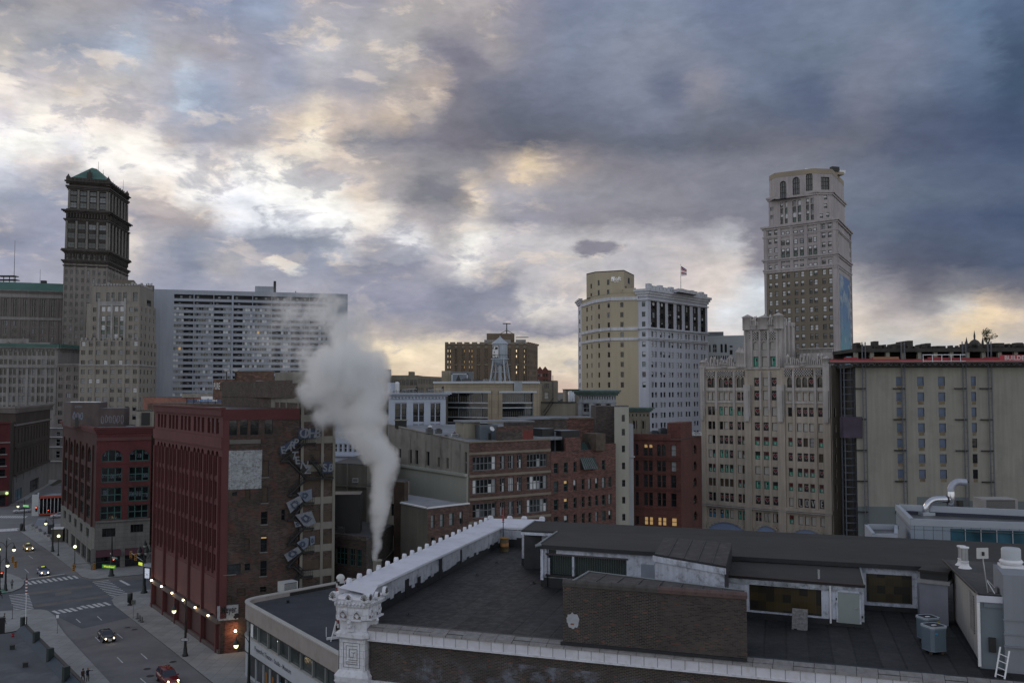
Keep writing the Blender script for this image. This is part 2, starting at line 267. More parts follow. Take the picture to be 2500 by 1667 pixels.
# mesh builder
Zv=Vector((0,0,1))
class MB:
 def __init__(s):s.v=[];s.f=[];s.mi=[];s.mats=[];s.sm=[]
 def mid(s,m):
  if m not in s.mats:s.mats.append(m)
  return s.mats.index(m)
 def poly(s,pts,m,smooth=False):
  b=len(s.v);s.v.extend(Vector(p)for p in pts);s.f.append(tuple(range(b,b+len(pts))));s.mi.append(s.mid(m));s.sm.append(smooth)
 def mesh(s,vs,fs,m,smooth=False):
  b=len(s.v);s.v.extend(Vector(p)for p in vs);i=s.mid(m)
  for f in fs:s.f.append(tuple(b+k for k in f));s.mi.append(i);s.sm.append(smooth)
 def hexa(s,p,m):
  """8 points: bottom ring 0-3, top ring 4-7 (counter-clockwise seen from above)"""
  s.mesh(p,[(3,2,1,0),(4,5,6,7),(0,1,5,4),(1,2,6,5),(2,3,7,6),(3,0,4,7)],m)
 def box(s,x0,x1,y0,y1,z0,z1,m):
  s.hexa([(x0,y0,z0),(x1,y0,z0),(x1,y1,z0),(x0,y1,z0),(x0,y0,z1),(x1,y0,z1),(x1,y1,z1),(x0,y1,z1)],m)
 def obox(s,c,ang,sx,sy,z0,z1,m):
  ca,sa=math.cos(ang),math.sin(ang)
  q=[(c[0]+x*ca-y*sa,c[1]+x*sa+y*ca)for x,y in((-sx/2,-sy/2),(sx/2,-sy/2),(sx/2,sy/2),(-sx/2,sy/2))]
  s.hexa([(a,b,z0)for a,b in q]+[(a,b,z1)for a,b in q],m)
 def fbox(s,F,u0,u1,v0,v1,d0,d1,m):
  """box in a facade frame; d = distance out of the wall"""
  p=F.pt
  s.hexa([p(u0,v0,d1),p(u1,v0,d1),p(u1,v0,d0),p(u0,v0,d0),p(u0,v1,d1),p(u1,v1,d1),p(u1,v1,d0),p(u0,v1,d0)],m)
 def prism(s,poly,z0,z1,m,top=True,bottom=False,mtop=None):
  n=len(poly);a=sum(poly[i][0]*poly[(i+1)%n][1]-poly[(i+1)%n][0]*poly[i][1]for i in range(n))
  if a<0:poly=poly[::-1]
  for i in range(n):
   p,q=poly[i],poly[(i+1)%n]
   s.poly([(p[0],p[1],z0),(q[0],q[1],z0),(q[0],q[1],z1),(p[0],p[1],z1)],m)
  if top:s.poly([(p[0],p[1],z1)for p in poly],mtop or m)
  if bottom:s.poly([(p[0],p[1],z0)for p in poly[::-1]],m)
 def cyl(s,p0,p1,r0,r1,m,n=12,caps=True,smooth=True):
  p0=Vector(p0);p1=Vector(p1);d=(p1-p0).normalized()
  a=d.orthogonal().normalized();b=d.cross(a)
  vs=[]
  for p,r in((p0,r0),(p1,r1)):
   for k in range(n):
    t_=2*math.pi*k/n;vs.append(p+(a*math.cos(t_)+b*math.sin(t_))*r)
  s.mesh(vs,[(k,(k+1)%n,n+(k+1)%n,n+k)for k in range(n)],m,smooth)
  if caps:s.poly(vs[:n][::-1],m);s.poly(vs[n:],m)
 def tube(s,pts,r,m,n=8,smooth=True):
  pts=[Vector(p)for p in pts];rings=[]
  for i,p in enumerate(pts):
   d=(pts[min(i+1,len(pts)-1)]-pts[max(i-1,0)]).normalized()
   if i==0:a=d.orthogonal().normalized()
   else:a=(a-d*a.dot(d)).normalized()
   b=d.cross(a);rr=r[i]if isinstance(r,(list,tuple))else r
   rings.append([p+(a*math.cos(2*math.pi*k/n)+b*math.sin(2*math.pi*k/n))*rr for k in range(n)])
  vs=[v for ring in rings for v in ring];fs=[]
  for i in range(len(rings)-1):
   for k in range(n):fs.append((i*n+k,i*n+(k+1)%n,(i+1)*n+(k+1)%n,(i+1)*n+k))
  s.mesh(vs,fs,m,smooth);s.poly(rings[0][::-1],m);s.poly(rings[-1],m)
 def lathe(s,c,prof,m,n=16,smooth=True):
  vs=[];c=Vector(c)
  for r,z in prof:
   for k in range(n):vs.append(c+Vector((r*math.cos(2*math.pi*k/n),r*math.sin(2*math.pi*k/n),z)))
  fs=[(i*n+k,i*n+(k+1)%n,(i+1)*n+(k+1)%n,(i+1)*n+k)for i in range(len(prof)-1)for k in range(n)]
  s.mesh(vs,fs,m,smooth)
 def ball(s,c,r,m,n=10,sq=1.0):
  s.lathe(c,[(max(1e-3,r*math.sin(math.pi*i/(n//2+1))),-r*sq*math.cos(math.pi*i/(n//2+1)))for i in range(n//2+2)],m,n)
 def data(s,name,off=(0,0,0)):
  off=Vector(off);me=bpy.data.meshes.new(name)
  me.from_pydata([tuple(v-off)for v in s.v],[],s.f)
  for m in s.mats:me.materials.append(m)
  me.polygons.foreach_set('material_index',s.mi);me.polygons.foreach_set('use_smooth',s.sm)
  uvl=me.uv_layers.new(name='UVMap');uv=uvl.data
  for fi,f in enumerate(s.f):
   p=[s.v[k]for k in f];n=Vector((0,0,0))
   for i in range(len(p)):
    a,b=p[i],p[(i+1)%len(p)];n+=a.cross(b)
   if n.length>0:n.normalize()
   if abs(n.z)>.75:tu=Vector((1,0,0));tv=Vector((0,1,0))
   else:
    tu=Vector((-n.y,n.x,0)).normalized();tv=Zv
   st=me.polygons[fi].loop_start
   for i,q in enumerate(p):uv[st+i].uv=(q.dot(tu),q.dot(tv))
  return me
def link(name,data,parent=None,loc=(0,0,0)):
 o=bpy.data.objects.new(name,data);S.collection.objects.link(o);o.location=loc
 if parent:o.parent=parent
 return o
def tag(o,label=None,cat=None,group=None,kind=None):
 if label:o['label']=label
 if cat:o['category']=cat
 if group:o['group']=group
 if kind:o['kind']=kind
 return o
def struct(name,mb,loc=(0,0,0)):
 o=link(name,mb.data(name,loc),None,loc);o['kind']='structure';return o
# things
class Thing:
 def __init__(s,name,label,cat,loc=(0,0,0),group=None):
  s.root=link(name,None,None,loc);s.root.empty_display_size=.5
  tag(s.root,label,cat,group);s.loc=Vector(loc);s.parts={};s.wins=[];s.order=[]
 def part(s,name,key=None,parent=None,label=None):
  k=key or name
  if k not in s.parts:s.parts[k]=[name,MB(),parent,label,None];s.order.append(k)
  return s.parts[k][1]
 def finish(s,maxwin=100):
  for k in s.order:
   name,mb,par,lab,_=s.parts[k]
   if not mb.v:continue
   o=link(name,mb.data(name,s.loc),s.parts[par][4]if par and s.parts[par][4]else s.root)
   if lab:o['label']=lab
   s.parts[k][4]=o
  ws=sorted(s.wins,key=lambda w:-w[2])
  for mtx,me,imp,nm in ws[:maxwin]:
   o=link(nm,me,s.root);m2=mtx.copy();m2.translation-=s.loc;o.matrix_local=m2
  rest=ws[maxwin:]
  if rest:
   mb=MB()
   for mtx,me,imp,nm in rest:
    vs=[mtx@v.co for v in me.vertices]
    for p in me.polygons:
     mb.poly([vs[i]for i in p.vertices],me.materials[p.material_index])
   o=link(rest[0][3],mb.data('windows',s.loc),s.root);o['kind']='stuff'
  return s.root
_W={}
def winmesh(w,h,nx=1,ny=2,rec=.25,frame=FR_D,ft=.07,glass='dark',arch=0,art=None):
 """one window: frame, bars and panes, origin at the lower left corner of its hole; x along the wall, y inwards, z up"""
 key=(round(w,2),round(h,2),nx,ny,round(rec,2),frame.name,ft,glass,arch,art)
 if key in _W:return _W[key]
 mb=MB();y=rec;y0=rec-.07
 def fb(x0,x1,z0,z1,ya=y0,yb=y,m=frame):mb.poly([(x0,ya,z0),(x1,ya,z0),(x1,ya,z1),(x0,ya,z1)],m);mb.poly([(x0,ya,z1),(x1,ya,z1),(x1,yb,z1),(x0,yb,z1)],m);mb.poly([(x1,ya,z0),(x1,yb,z0),(x1,yb,z1),(x1,ya,z1)],m);mb.poly([(x0,yb,z0),(x0,ya,z0),(x0,ya,z1),(x0,yb,z1)],m);mb.poly([(x0,yb,z0),(x1,yb,z0),(x1,ya,z0),(x0,ya,z0)],m)
 fb(0,ft,0,h);fb(w-ft,w,0,h);fb(ft,w-ft,0,ft);fb(ft,w-ft,h-ft,h)
 for i in range(1,nx):fb(w*i/nx-ft/2,w*i/nx+ft/2,ft,h-ft)
 for j in range(1,ny):
  for i in range(nx):
   a=w*i/nx+(ft if i==0 else ft/2);b=w*(i+1)/nx-(ft if i==nx-1 else ft/2);fb(a,b,h*j/ny-ft/2,h*j/ny+ft/2)
 def q(x0,x1,z0,z1,m,yy=y):mb.poly([(x0,yy,z0),(x1,yy,z0),(x1,yy,z1),(x0,yy,z1)],m)
 G_={'dark':GD,'mid':GM,'green':GGR,'teal':GTE}.get(glass,GD)
 if glass in('blind','dimblind'):q(0,w,h*.02,h,GB if glass=='blind' else GBL)
 elif glass=='half':q(0,w,0,h*.45,GD);q(0,w,h*.45,h,GB)
 elif glass=='low':q(0,w,0,h*.55,GBL);q(0,w,h*.55,h,GM)
 elif glass=='q':q(0,w,0,h*.75,GD);q(0,w,h*.75,h,GBL)
 elif glass=='lit':q(0,w,0,h,GW)
 elif glass=='litw':q(0,w,0,h,GWH)
 elif glass=='litq':q(0,w,0,h*.7,GD);q(0,w,h*.7,h,GW)
 elif glass=='board':q(0,w,0,h,BOARD)
 elif glass=='boardd':q(0,w,0,h,BOARD_D)
 else:q(0,w,0,h,G_)
 if art:art(mb,w,h,y-.02)
 me=mb.data('window');_W[key]=me;return me
class Facade:
 """wall from p0 to p1 (left to right seen from outside), z0..z1, with real window holes"""
 def __init__(s,th,p0,p1,z0,z1,m,part='wall'):
  s.th=th;s.p0=Vector((p0[0],p0[1],0));s.p1=Vector((p1[0],p1[1],0));s.z0=z0;s.z1=z1;s.m=m
  s.L=(s.p1-s.p0).length;s.U=(s.p1-s.p0).normalized();s.N=Vector((s.U.y,-s.U.x,0));s.h=[];s.part=part
 def pt(s,u,v,d=0):return s.p0+s.U*u+Vector((0,0,v))+s.N*d
 def u_at(s,px):
  """position along the wall of a bearing given as a photo column"""
  k=(px-1250)/FPX*1.0
  kk=P(px,950,1.0).x
  d=s.U.x-kk*s.U.y
  return(kk*s.p0.y-s.p0.x)/d
 def z_at(s,px,py):
  u=s.u_at(px);return P(px,py,(s.p0+s.U*u).y).z
 def win(s,u0,u1,v0,v1,rec=.3,arch=0,ch=1.0,reveal=None,name='window',nopane=False,**kw):
  u0,u1=min(u0,u1),max(u0,u1);v0,v1=min(v0,v1),max(v0,v1)
  if u0<.02 or u1>s.L-.02:return
  s.h.append((round(u0,3),round(u1,3),round(v0,3),round(v1,3),rec,arch,reveal or s.m))
  if nopane:return
  me=winmesh(u1-u0,v1-v0,rec=rec,arch=arch,**kw)
  o=s.pt(u0,v0);M=Matrix(((s.U.x,-s.N.x,0,o.x),(s.U.y,-s.N.y,0,o.y),(0,0,1,o.z),(0,0,0,1)))
  dist=o-Vector((0,0,CH));face=max(.05,-s.N.dot(dist.normalized()))
  s.th.wins.append((M,me,(u1-u0)*(v1-v0)*face/dist.length_squared,name))
 def winpx(s,x0,x1,y0,y1,**kw):
  u0,u1=s.u_at(x0),s.u_at(x1);s.win(u0,u1,s.z_at((x0+x1)/2,y1),s.z_at((x0+x1)/2,y0),**kw)
 def grid(s,cols,rows,glass=('dark',),skip=None,**kw):
  for r,(v0,v1)in enumerate(rows):
   for c,(u0,u1)in enumerate(cols):
    if skip and skip(r,c):continue
    g=glass(r,c)if callable(glass)else random.choice(glass)
    s.win(u0,u1,v0,v1,glass=g,**kw)
 def cols(s,n,w,m0=None,m1=None):
  m0=m0 if m0 is not None else s.L/n/2-w/2;m1=m1 if m1 is not None else m0
  st=(s.L-m0-m1-w)/(n-1)if n>1 else 0
  return[(m0+i*st,m0+i*st+w)for i in range(n)]
 def done(s):
  mb=s.th.part(s.part);H=s.h
  us=sorted({0.0,round(s.L,3)}|{a for h in H for a in h[:2]});vs=sorted({round(s.z0,3),round(s.z1,3)}|{a for h in H for a in h[2:4]})
  us=[u for i,u in enumerate(us)if i==0 or u-us[i-1]>1e-4];vs=[v for i,v in enumerate(vs)if i==0 or v-vs[i-1]>1e-4]
  for j in range(len(vs)-1):
   vm=(vs[j]+vs[j+1])/2;row=[h for h in H if h[2]<vm<h[3]]
   i=0
   while i<len(us)-1:
    um=(us[i]+us[i+1])/2
    if any(h[0]<um<h[1]for h in row):i+=1;continue
    k=i
    while k+1<len(us)-1 and not any(h[0]<(us[k+1]+us[k+2])/2<h[1]for h in row):k+=1
    mb.poly([s.pt(us[i],vs[j]),s.pt(us[k+1],vs[j]),s.pt(us[k+1],vs[j+1]),s.pt(us[i],vs[j+1])],s.m);i=k+1
  for u0,u1,v0,v1,r,arch,rm in H:
   a,b,c,d=s.pt(u0,v0),s.pt(u1,v0),s.pt(u1,v1),s.pt(u0,v1)
   A,B,C_,D=s.pt(u0,v0,-r),s.pt(u1,v0,-r),s.pt(u1,v1,-r),s.pt(u0,v1,-r)
   mb.poly([a,A,B,b][::-1],rm);mb.poly([b,B,C_,c][::-1],rm);mb.poly([d,D,A,a][::-1],rm);mb.poly([c,C_,D,d][::-1],rm)
   if arch:
    w=u1-u0;ry=w/2*arch;n=6
    for side in(0,1):
     pts=[]
     for k in range(n+1):
      an=math.pi/2*k/n;x=w/2*math.cos(an);y=ry*math.sin(an)
      pts.append(((u1-w/2+x)if side else(u0+w/2-x),v1-ry+y))
     cor=(u1 if side else u0,v1)
     for k in range(n):
      tri=[s.pt(*cor,.002),s.pt(*pts[k+1],.002),s.pt(*pts[k],.002)]
      if not side:tri=tri[::-1]
      mb.poly(tri,s.m)
      mb.poly([s.pt(*pts[k],0),s.pt(*pts[k+1],0),s.pt(*pts[k+1],-r+.08),s.pt(*pts[k],-r+.08)],rm)
def cornice(mb,F,z,h,out,m,ext=None,steps=3):
 e=out if ext is None else ext
 for i in range(steps):
  o=out*(i+1)/steps;k=e*(i+1)/steps
  mb.fbox(F,-k,F.L+k,z+h*i/steps,z+h*(i+1)/steps,-.3,o,m)
def dentils(mb,F,z,h,w,sp,out,m):
 n=int(F.L/sp)
 for i in range(n):
  u=(i+.5)*F.L/n;mb.fbox(F,u-w/2,u+w/2,z,z+h,0,out,m)
def scatter_tag(mb,F,u0,v0,w,h,mats,d=.012,th=.06,n=5):
 """spray-painted letters: looping strokes lying on the wall"""
 for k in range(n):
  cu=u0+w*(k+.5)/n;pts=[]
  m=random.choice(mats);r=w/n*.45
  a=random.uniform(0,6)
  for i in range(11):
   a+=random.uniform(.5,1.1)
   pts.append((cu+r*math.cos(a)*random.uniform(.5,1.1),v0+h/2+h*.45*math.sin(a)*random.uniform(.6,1)))
  stroke(mb,F,pts,th,m,d+k*.0015)
def stroke(mb,F,pts,th,m,d=.012):
 for i in range(len(pts)-1):
  (a,b),(c,e)=pts[i],pts[i+1];L=math.hypot(c-a,e-b)
  if L<1e-6:continue
  nx,ny=-(e-b)/L*th/2,(c-a)/L*th/2;dd=d+.0007*i
  mb.poly([F.pt(a-nx,b-ny,dd),F.pt(c-nx,e-ny,dd),F.pt(c+nx,e+ny,dd),F.pt(a+nx,b+ny,dd)],m)
def blob(mb,F,cu,cv,w,h,m,d=.01,n=18,j=.25,seed=1):
 rr=random.Random(seed);pts=[]
 for k in range(n):
  a=2*math.pi*k/n;q=1+rr.uniform(-j,j);pts.append((cu+w/2*math.cos(a)*q,cv+h/2*math.sin(a)*q))
 for k in range(n):
  a,b=pts[k],pts[(k+1)%n];mb.poly([F.pt(cu,cv,d),F.pt(*a,d),F.pt(*b,d)],m)
def text_on(mb,F,s,u,v,size,m,d=.02,shear=0,bold=0,sx=1,ext=.01):
 """lettering laid on the wall with its lower left at (u, v)"""
 cu=bpy.data.curves.new('txt','FONT');cu.body=s;cu.size=size;cu.shear=shear;cu.offset=bold;cu.resolution_u=3
 o=bpy.data.objects.new('txt',cu);S.collection.objects.link(o)
 bpy.context.view_layer.update()
 me=bpy.data.meshes.new_from_object(o.evaluated_get(bpy.context.evaluated_depsgraph_get()))
 vs=[F.pt(u+v_.co.x*sx,v+v_.co.y,d)for v_ in me.vertices]
 mb.mesh(vs,[tuple(p.vertices)for p in me.polygons],m)
 w=max((v_.co.x for v_ in me.vertices),default=0)*sx
 bpy.data.objects.remove(o);bpy.data.curves.remove(cu);bpy.data.meshes.remove(me)
 return w
def XY(px,Y):p=P(px,950,Y);return(p.x,p.y)
def g2(px,py,z=0):p=G(px,py,z);return(p.x,p.y)
def add2(a,b,k=1):return(a[0]+b[0]*k,a[1]+b[1]*k)
def cen(poly):return(sum(p[0]for p in poly)/len(poly),sum(p[1]for p in poly)/len(poly))
SD=Vector((0.572,-0.82));ND=Vector((0.82,0.572))
# ground and streets
GRD=MB()
ASPH=mat('asphalt',(.165,.16,.165),.9,.2,.12,dirt=(.20,.195,.19))
ASPH_D=mat('asphalt_dark',(.10,.107,.122),.9,.25,.2)
PAVE=mat('pavement',(.29,.29,.288),.9,.15,.15,dirt=(.22,.22,.215),panels=(1.8,1.8))
KERB=mat('kerb_stone',(.12,.12,.115),.9,.1)
LINE=mat('road_paint',(.60,.60,.60),.7,.25,2.0,dirt=(.26,.26,.26))
CITY=mat('city_ground',(.05,.05,.05),.95,.4,.03)
GRD.poly([(-6000,-300,-.16),(6000,-300,-.16),(6000,11000,-.16),(-6000,11000,-.16)],CITY)
struct('ground',GRD)
random.seed(11)
TREEM=mat('far_trees',(.035,.042,.03),.95,.5,.05)
hz=MB()
for k in range(420):
 x=random.uniform(-1500,1500);y=random.uniform(1500,2600);r=random.uniform(12,30)
 hz.lathe((x,y,-2),[(r*.9,0),(r,r*.25),(r*.75,r*.55),(r*.3,r*.75),(.1,r*.8)],TREEM,7)
tag(link('tree_line',hz.data('tree_line')),'dark distant tree line along the horizon','trees',kind='stuff')
# domed-down tower on the far left (tall, green pyramid roof)
random.seed(3)
ST_D=mat('stone_sooty',(.060,.052,.047),.9,.3,.15,streak=.3)
ST_S=mat('stone_shaft',(.20,.18,.165),.9,.2,.06,streak=.3)
ST_C=mat('stone_column',(.17,.16,.15),.9,.2,.2)
COPPER=mat('copper_green',(.055,.125,.105),.7,.2,.1)
REV_D=mat('reveal_dark',(.03,.03,.03),.9)
def wv(z):return z
bt=Thing('tower','very tall dark ornate stone tower with green pyramid roof','tower',(-195,460,0))
A=XY(148,444);Bq=XY(256,451);Cq=XY(306,486);Dq=add2(A,(Cq[0]-Bq[0],Cq[1]-Bq[1]))
def inset(poly,k):
 c=cen(poly);out=[]
 for p in poly:
  d=Vector((p[0]-c[0],p[1]-c[1]));L=d.length;out.append((c[0]+d.x*(L-k*1.4)/L,c[1]+d.y*(L-k*1.4)/L))
 return out
base=[A,Bq,Cq,Dq]
GL=('dark','dark','dimblind','q','mid','dark')
def shaft(th,poly,z0,z1,m,rows,n0,n1,ww,glass=GL,rec=.3,part='wall',roofm=None,skip0=False,**kw):
 for i in range(len(poly)):
  F=Facade(th,poly[i],poly[(i+1)%len(poly)],z0,z1,m,part)
  if i==0 and n0:F.grid(F.cols(n0,ww),rows,glass,rec=rec,**kw)
  if i==1 and n1:F.grid(F.cols(n1,ww),rows,glass,rec=rec,**kw)
  if not(skip0 and i==0):F.done()
  if i==0:F0=F
  if i==1:F1=F
 th.part('roof').prism(poly,z1-.05,z1,roofm or m)
 return F0,F1
zb=97.7
F0,F1=shaft(bt,base,0,zb,ST_S,[(zb-5.2-3.8*k,zb-3.2-3.8*k)for k in range(15)],8,12,1.05)
for F in(F0,F1):
 n=4 if F is F0 else 6
 for k in range(n+1):
  u=F.L*k/n;bt.part('pilaster').fbox(F,max(0,u-.55),min(F.L,u+.55),0,zb,-.1,.22,ST_S)
 for z,h,o in((zb,1.6,1.2),(zb+5.2,1.2,1.5),(zb-1.6,.8,.5)):cornice(bt.part('cornice'),F,z,h,o,ST_D)
up=inset(base,.3)
for i in range(4):
 F=Facade(bt,up[i],up[(i+1)%4],zb+1,zb+7,ST_D)
 if i<2:F.grid(F.cols(8 if i==0 else 12,.9),[(zb+2,zb+4.6)],('dark','q'),rec=.3)
 F.done()
def colonnade(poly,z0,z1,nc,sz,mdark):
 for i in range(4):
  F=Facade(bt,poly[i],poly[(i+1)%4],z0,z1,mdark)
  n=nc if i in(0,2)else int(nc*1.5)
  if i<2:
   F.grid(F.cols(n,F.L/n-1.5),[(z0+.8+k*((z1-z0)/3.0),z0+.8+k*((z1-z0)/3.0)+2.6)for k in range(3)],('dark','dark','mid','dimblind'),rec=.5,nx=2)
  F.done()
  if i<2:
   for k in range(n+1):
    u=F.L*k/n;p=F.pt(min(F.L-.3,max(.3,u)),0,.55)
    bt.part('column').cyl((p.x,p.y,z0),(p.x,p.y,z1),.62,.5,ST_C,10)
u1=inset(base,.6);colonnade(u1,104.7,118.0,4,0,ST_D)
for i in(0,1):
 F=Facade(bt,u1[i],u1[(i+1)%4],0,1,ST_D)
 cornice(bt.part('cornice','c2'),F,102.4,2.3,1.7,ST_D);cornice(bt.part('cornice','c3'),F,117.7,1.4,1.2,ST_D)
 cornice(bt.part('cornice','c4'),F,121.7,1.6,2.1,ST_D)
 for k in range(14):
  u=F.L*(k+.5)/14;bt.part('cornice','c3').fbox(F,u-.25,u+.25,119.6,121.7,0,1.2,ST_D)
  bt.part('cornice','c3').fbox(F,u-.25,u+.25,100.6,102.6,0,1.0,ST_D)
bt.part('wall').prism(inset(base,.5),117.9,124,ST_D)
u2=inset(base,1.5);colonnade(u2,124.0,133.2,4,0,ST_D)
for i in(0,1):
 F=Facade(bt,u2[i],u2[(i+1)%4],0,1,ST_D)
 cornice(bt.part('cornice','c5'),F,133.0,2.2,1.4,ST_D);cornice(bt.part('cornice','c6'),F,136.2,1.3,1.9,ST_D)
 for k in range(10):
  u=F.L*(k+.5)/10
  p=F.pt(u,0,.9);bt.part('cresting').lathe((p.x,p.y,137.3),[(.45,0),(.5,.5),(.25,.8),(.45,1.2),(.05,1.8)],ST_D,6)
bt.part('wall').prism(inset(base,1.6),133,137.6,ST_D)
for p in inset(base,1.2):
 bt.part('turret','t%.1f'%p[0]).obox(p,.2,1.7,1.7,136,139.0,ST_D);bt.part('turret','t%.1f'%p[0]).lathe((p[0],p[1],139),[(1.1,0),(.9,.5),(.5,.9),(.3,1.4),(.05,1.8)],ST_D,8)
rp=inset(base,2.6);c=cen(rp)
bt.part('wall').prism(rp,137,139.6,ST_D)
apx=P(231,401,462);rr=inset(base,2.7)
ridge=[(apx.x-.6,apx.y-1.4,147.2),(apx.x+.6,apx.y+1.4,147.2)]
rf=bt.part('roof','pyramid')
q=[(p[0],p[1],139.5)for p in rr]
rf.poly([q[0],q[1],ridge[0]],COPPER);rf.poly([q[1],q[2],ridge[1],ridge[0]],COPPER);rf.poly([q[2],q[3],ridge[1]],COPPER);rf.poly([q[3],q[0],ridge[0],ridge[1]],COPPER)
F=Facade(bt,rr[0],rr[1],0,1,ST_D)
dm=bt.part('dormer');dm.fbox(F,F.L/2-1.2,F.L/2+1.2,139.5,142.6,-3,-.2,ST_D);dm.fbox(F,F.L/2-.5,F.L/2+.5,142.6,143.6,-3,-.5,ST_D)
for dx,dy,h in((1.5,1,6.0),(3.6,2,3.0),(4.6,6,3.4),(5.6,9,2.6),(2.6,4,4)):
 bt.part('antenna','an%s'%dx).cyl((apx.x+dx,apx.y+dy,143.5-dx*1.1),(apx.x+dx,apx.y+dy,146.4-dx*1.1+h),.12,.06,STEEL,5)
p=Cq;bt.part('antenna','anr').cyl((p[0]-1.6,p[1]-4,137),(p[0]-1.6,p[1]-4,146),.12,.05,STEEL,5)
bt.finish()
# stepped art-deco block in front of the tower
random.seed(5)
TAN=mat('stone_tan',(.25,.225,.195),.9,.15,.08,streak=.25)
TAN_S=mat('stone_tan_dark',(.15,.13,.105),.9,.15,.08,streak=.25)
PALE=mat('stone_pale_trim',(.30,.29,.285),.9,.2,.3,streak=.3)
ib=Thing('office_building','stepped tan art-deco building just in front of the tall tower','building',(-165,405,0))
def zy(py,Y):return ZA(py,Y)
Y0=400
a=XY(192,402);b=XY(338,400);c=XY(381,428);d=add2(a,(c[0]-b[0],c[1]-b[1]))
zt1=zy(830,Y0)
lo=[a,b,c,d]
def rowz(ys,Y,h=22/2.45):return[(zy(360+(y+h*2.45)/2.45,Y),zy(360+y/2.45,Y))for y in ys]
F0,F1=shaft(ib,lo,0,zt1,TAN,rowz([1160,1212,1272,1328,1383,1438,1493,1548,1600],Y0,11),8,5,1.75,('dark','dimblind','q','dark','blind','mid'),ny=2,ft=.1)
for k in range(1,4):
 u=F0.L*k/4;ib.part('pilaster').fbox(F0,u-.5,u+.5,0,zt1+1,0,.25,TAN)
mid=[XY(207,402.5),XY(337,400.8),XY(377,427),add2(XY(207,402.5),(c[0]-b[0],c[1]-b[1]),.9)]
zt2=zy(740,Y0)
F2,F3=shaft(ib,mid,zt1,zt2,TAN,[(zt1+1+3.8*k,zt1+3+3.8*k)for k in range(4)],0,4,1.2,skip0=True)
def wz(y):return zy(360+y/2.45,Y0)
kx=lambda x:x/2.45
F4=Facade(ib,mid[0],mid[1],zt1,zt2,TAN)
def fpx(F,x0,x1,y0,y1,**kw):F.win(F.u_at(kx(x0)),F.u_at(kx(x1)),wz(y1),wz(y0),**kw)
for x0,x1 in((596,619),(629,652),(674,697),(707,730)):
 fpx(F4,x0,x1,948,980,glass='blind',ny=1,rec=.2)
 for yy in(1006,1060,1114):
  fpx(F4,x0,x1,yy,yy+30,glass=random.choice(['dimblind','blind','q']),reveal=FR_GR)
  fpx(F4,x0,x1,yy+31,yy+52,glass='green',ny=1,frame=FR_GR)
for x0,x1 in((546,566),(762,784),(794,815)):
 for yy in(955,1010,1062,1112):fpx(F4,x0,x1,yy,yy+27,glass=random.choice(['dark','dimblind','q']))
F4.done()
tri=ib.part('trim');tri.fbox(F4,F4.u_at(kx(585)),F4.u_at(kx(740)),wz(945),wz(918),0,.3,PALE)
for x in(583,660,738):tri.fbox(F4,F4.u_at(kx(x-6)),F4.u_at(kx(x+6)),wz(1190),wz(900),0,.35,PALE)
tri.fbox(F4,0,F4.L,wz(1180),wz(1165),0,.3,PALE);tri.fbox(F0,0,F0.L,zy(893,Y0),zy(889,Y0),0,.35,PALE)
tri.fbox(F1,0,F1.L,zy(893,Y0),zy(889,Y0),0,.35,PALE)
top=[XY(219,404),XY(336,402.5),XY(372,425),add2(XY(219,404),(c[0]-b[0],c[1]-b[1]),.8)]
zt3=zy(697,402)
Ft=Facade(ib,top[0],top[1],zt2,zt3,TAN)
for x0,x1 in((562,588),(624,644),(655,675),(696,715),(726,748),(784,812)):fpx(Ft,x0,x1,862,918,glass='mid',ny=2,frame=FR_GR)
Ft.done();F=Facade(ib,top[1],top[2],zt2,zt3,TAN);F.win(F.L*.5,F.L*.8,zt3-11,zt3-5,glass='dark');F.done()
for i in(2,3):Facade(ib,top[i],top[(i+1)%4],zt2,zt3,TAN).done()
ib.part('roof').prism(top,zt3-.1,zt3,TAN_S)
cr=ib.part('parapet')
for F,n in((Ft,16),(Facade(ib,top[1],top[2],0,1,TAN),9)):
 for k in range(n):
  u=F.L*(k+.5)/n;h=random.choice([.6,1.0,1.5,.8]);cr.fbox(F,u-.45,u+.45,zt3,zt3+h,-.6,.15,PALE)
for k in range(14):
 u=F0.L*(k+.5)/14;cr.fbox(F0,u-.35,u+.35,zt1,zt1+random.choice([.5,1.1]),-.5,.15,PALE)
pz=P(353,700,418)
ib.part('parapet','tower_corner').obox((top[2][0]-1.4,top[2][1]-2),.6,3.4,3.2,zt3,zt3+2.2,TAN_S)
for k in range(4):ib.part('parapet','tower_corner').obox((top[2][0]-2.4+k*.8,top[2][1]-3),.6,.4,.4,zt3+2.2,zt3+3.0+.3*(k%2),PALE)
ib.part('roof_box').obox(cen(top),.3,9,9,zt3,zt3+3.4,TAN_S)
ib.finish()
# far-left complex: two linked blocks with green cornices
random.seed(6)
STB=mat('stone_brown_grey',(.175,.155,.145),.9,.2,.08,streak=.3)
STP=mat('stone_pale_grey',(.27,.255,.25),.9,.2,.08,streak=.35)
bb=Thing('office_building','large brown building with green roof edge at the far left behind the lower wing','building',(-240,490,0))
a=XY(-60,466);b=XY(146,478);c=add2(b,(6,40));d=add2(a,(6,40))
zt=zy(712,478)
F=Facade(bb,a,b,0,zt,STB)
cols=[]
x=8
for k in range(-3,6):
 for s in(0,34):
  cc=8+k*57.5
  if s:cols.append((F.u_at(kx(cc+1)),F.u_at(kx(cc+12))));cols.append((F.u_at(kx(cc+15)),F.u_at(kx(cc+26))))
zz=lambda y:zy(360+y/2.45,478)
for u0,u1 in cols:
 if u0<.3:continue
 F.win(u0,u1,zz(1015),zz(912),rec=.5,arch=.9,ny=3,glass=random.choice(['dark','mid']),ft=.15)
 for k in range(11):F.win(u0,u1,zz(1070+k*47),zz(1040+k*47),glass=random.choice(GL),rec=.3)
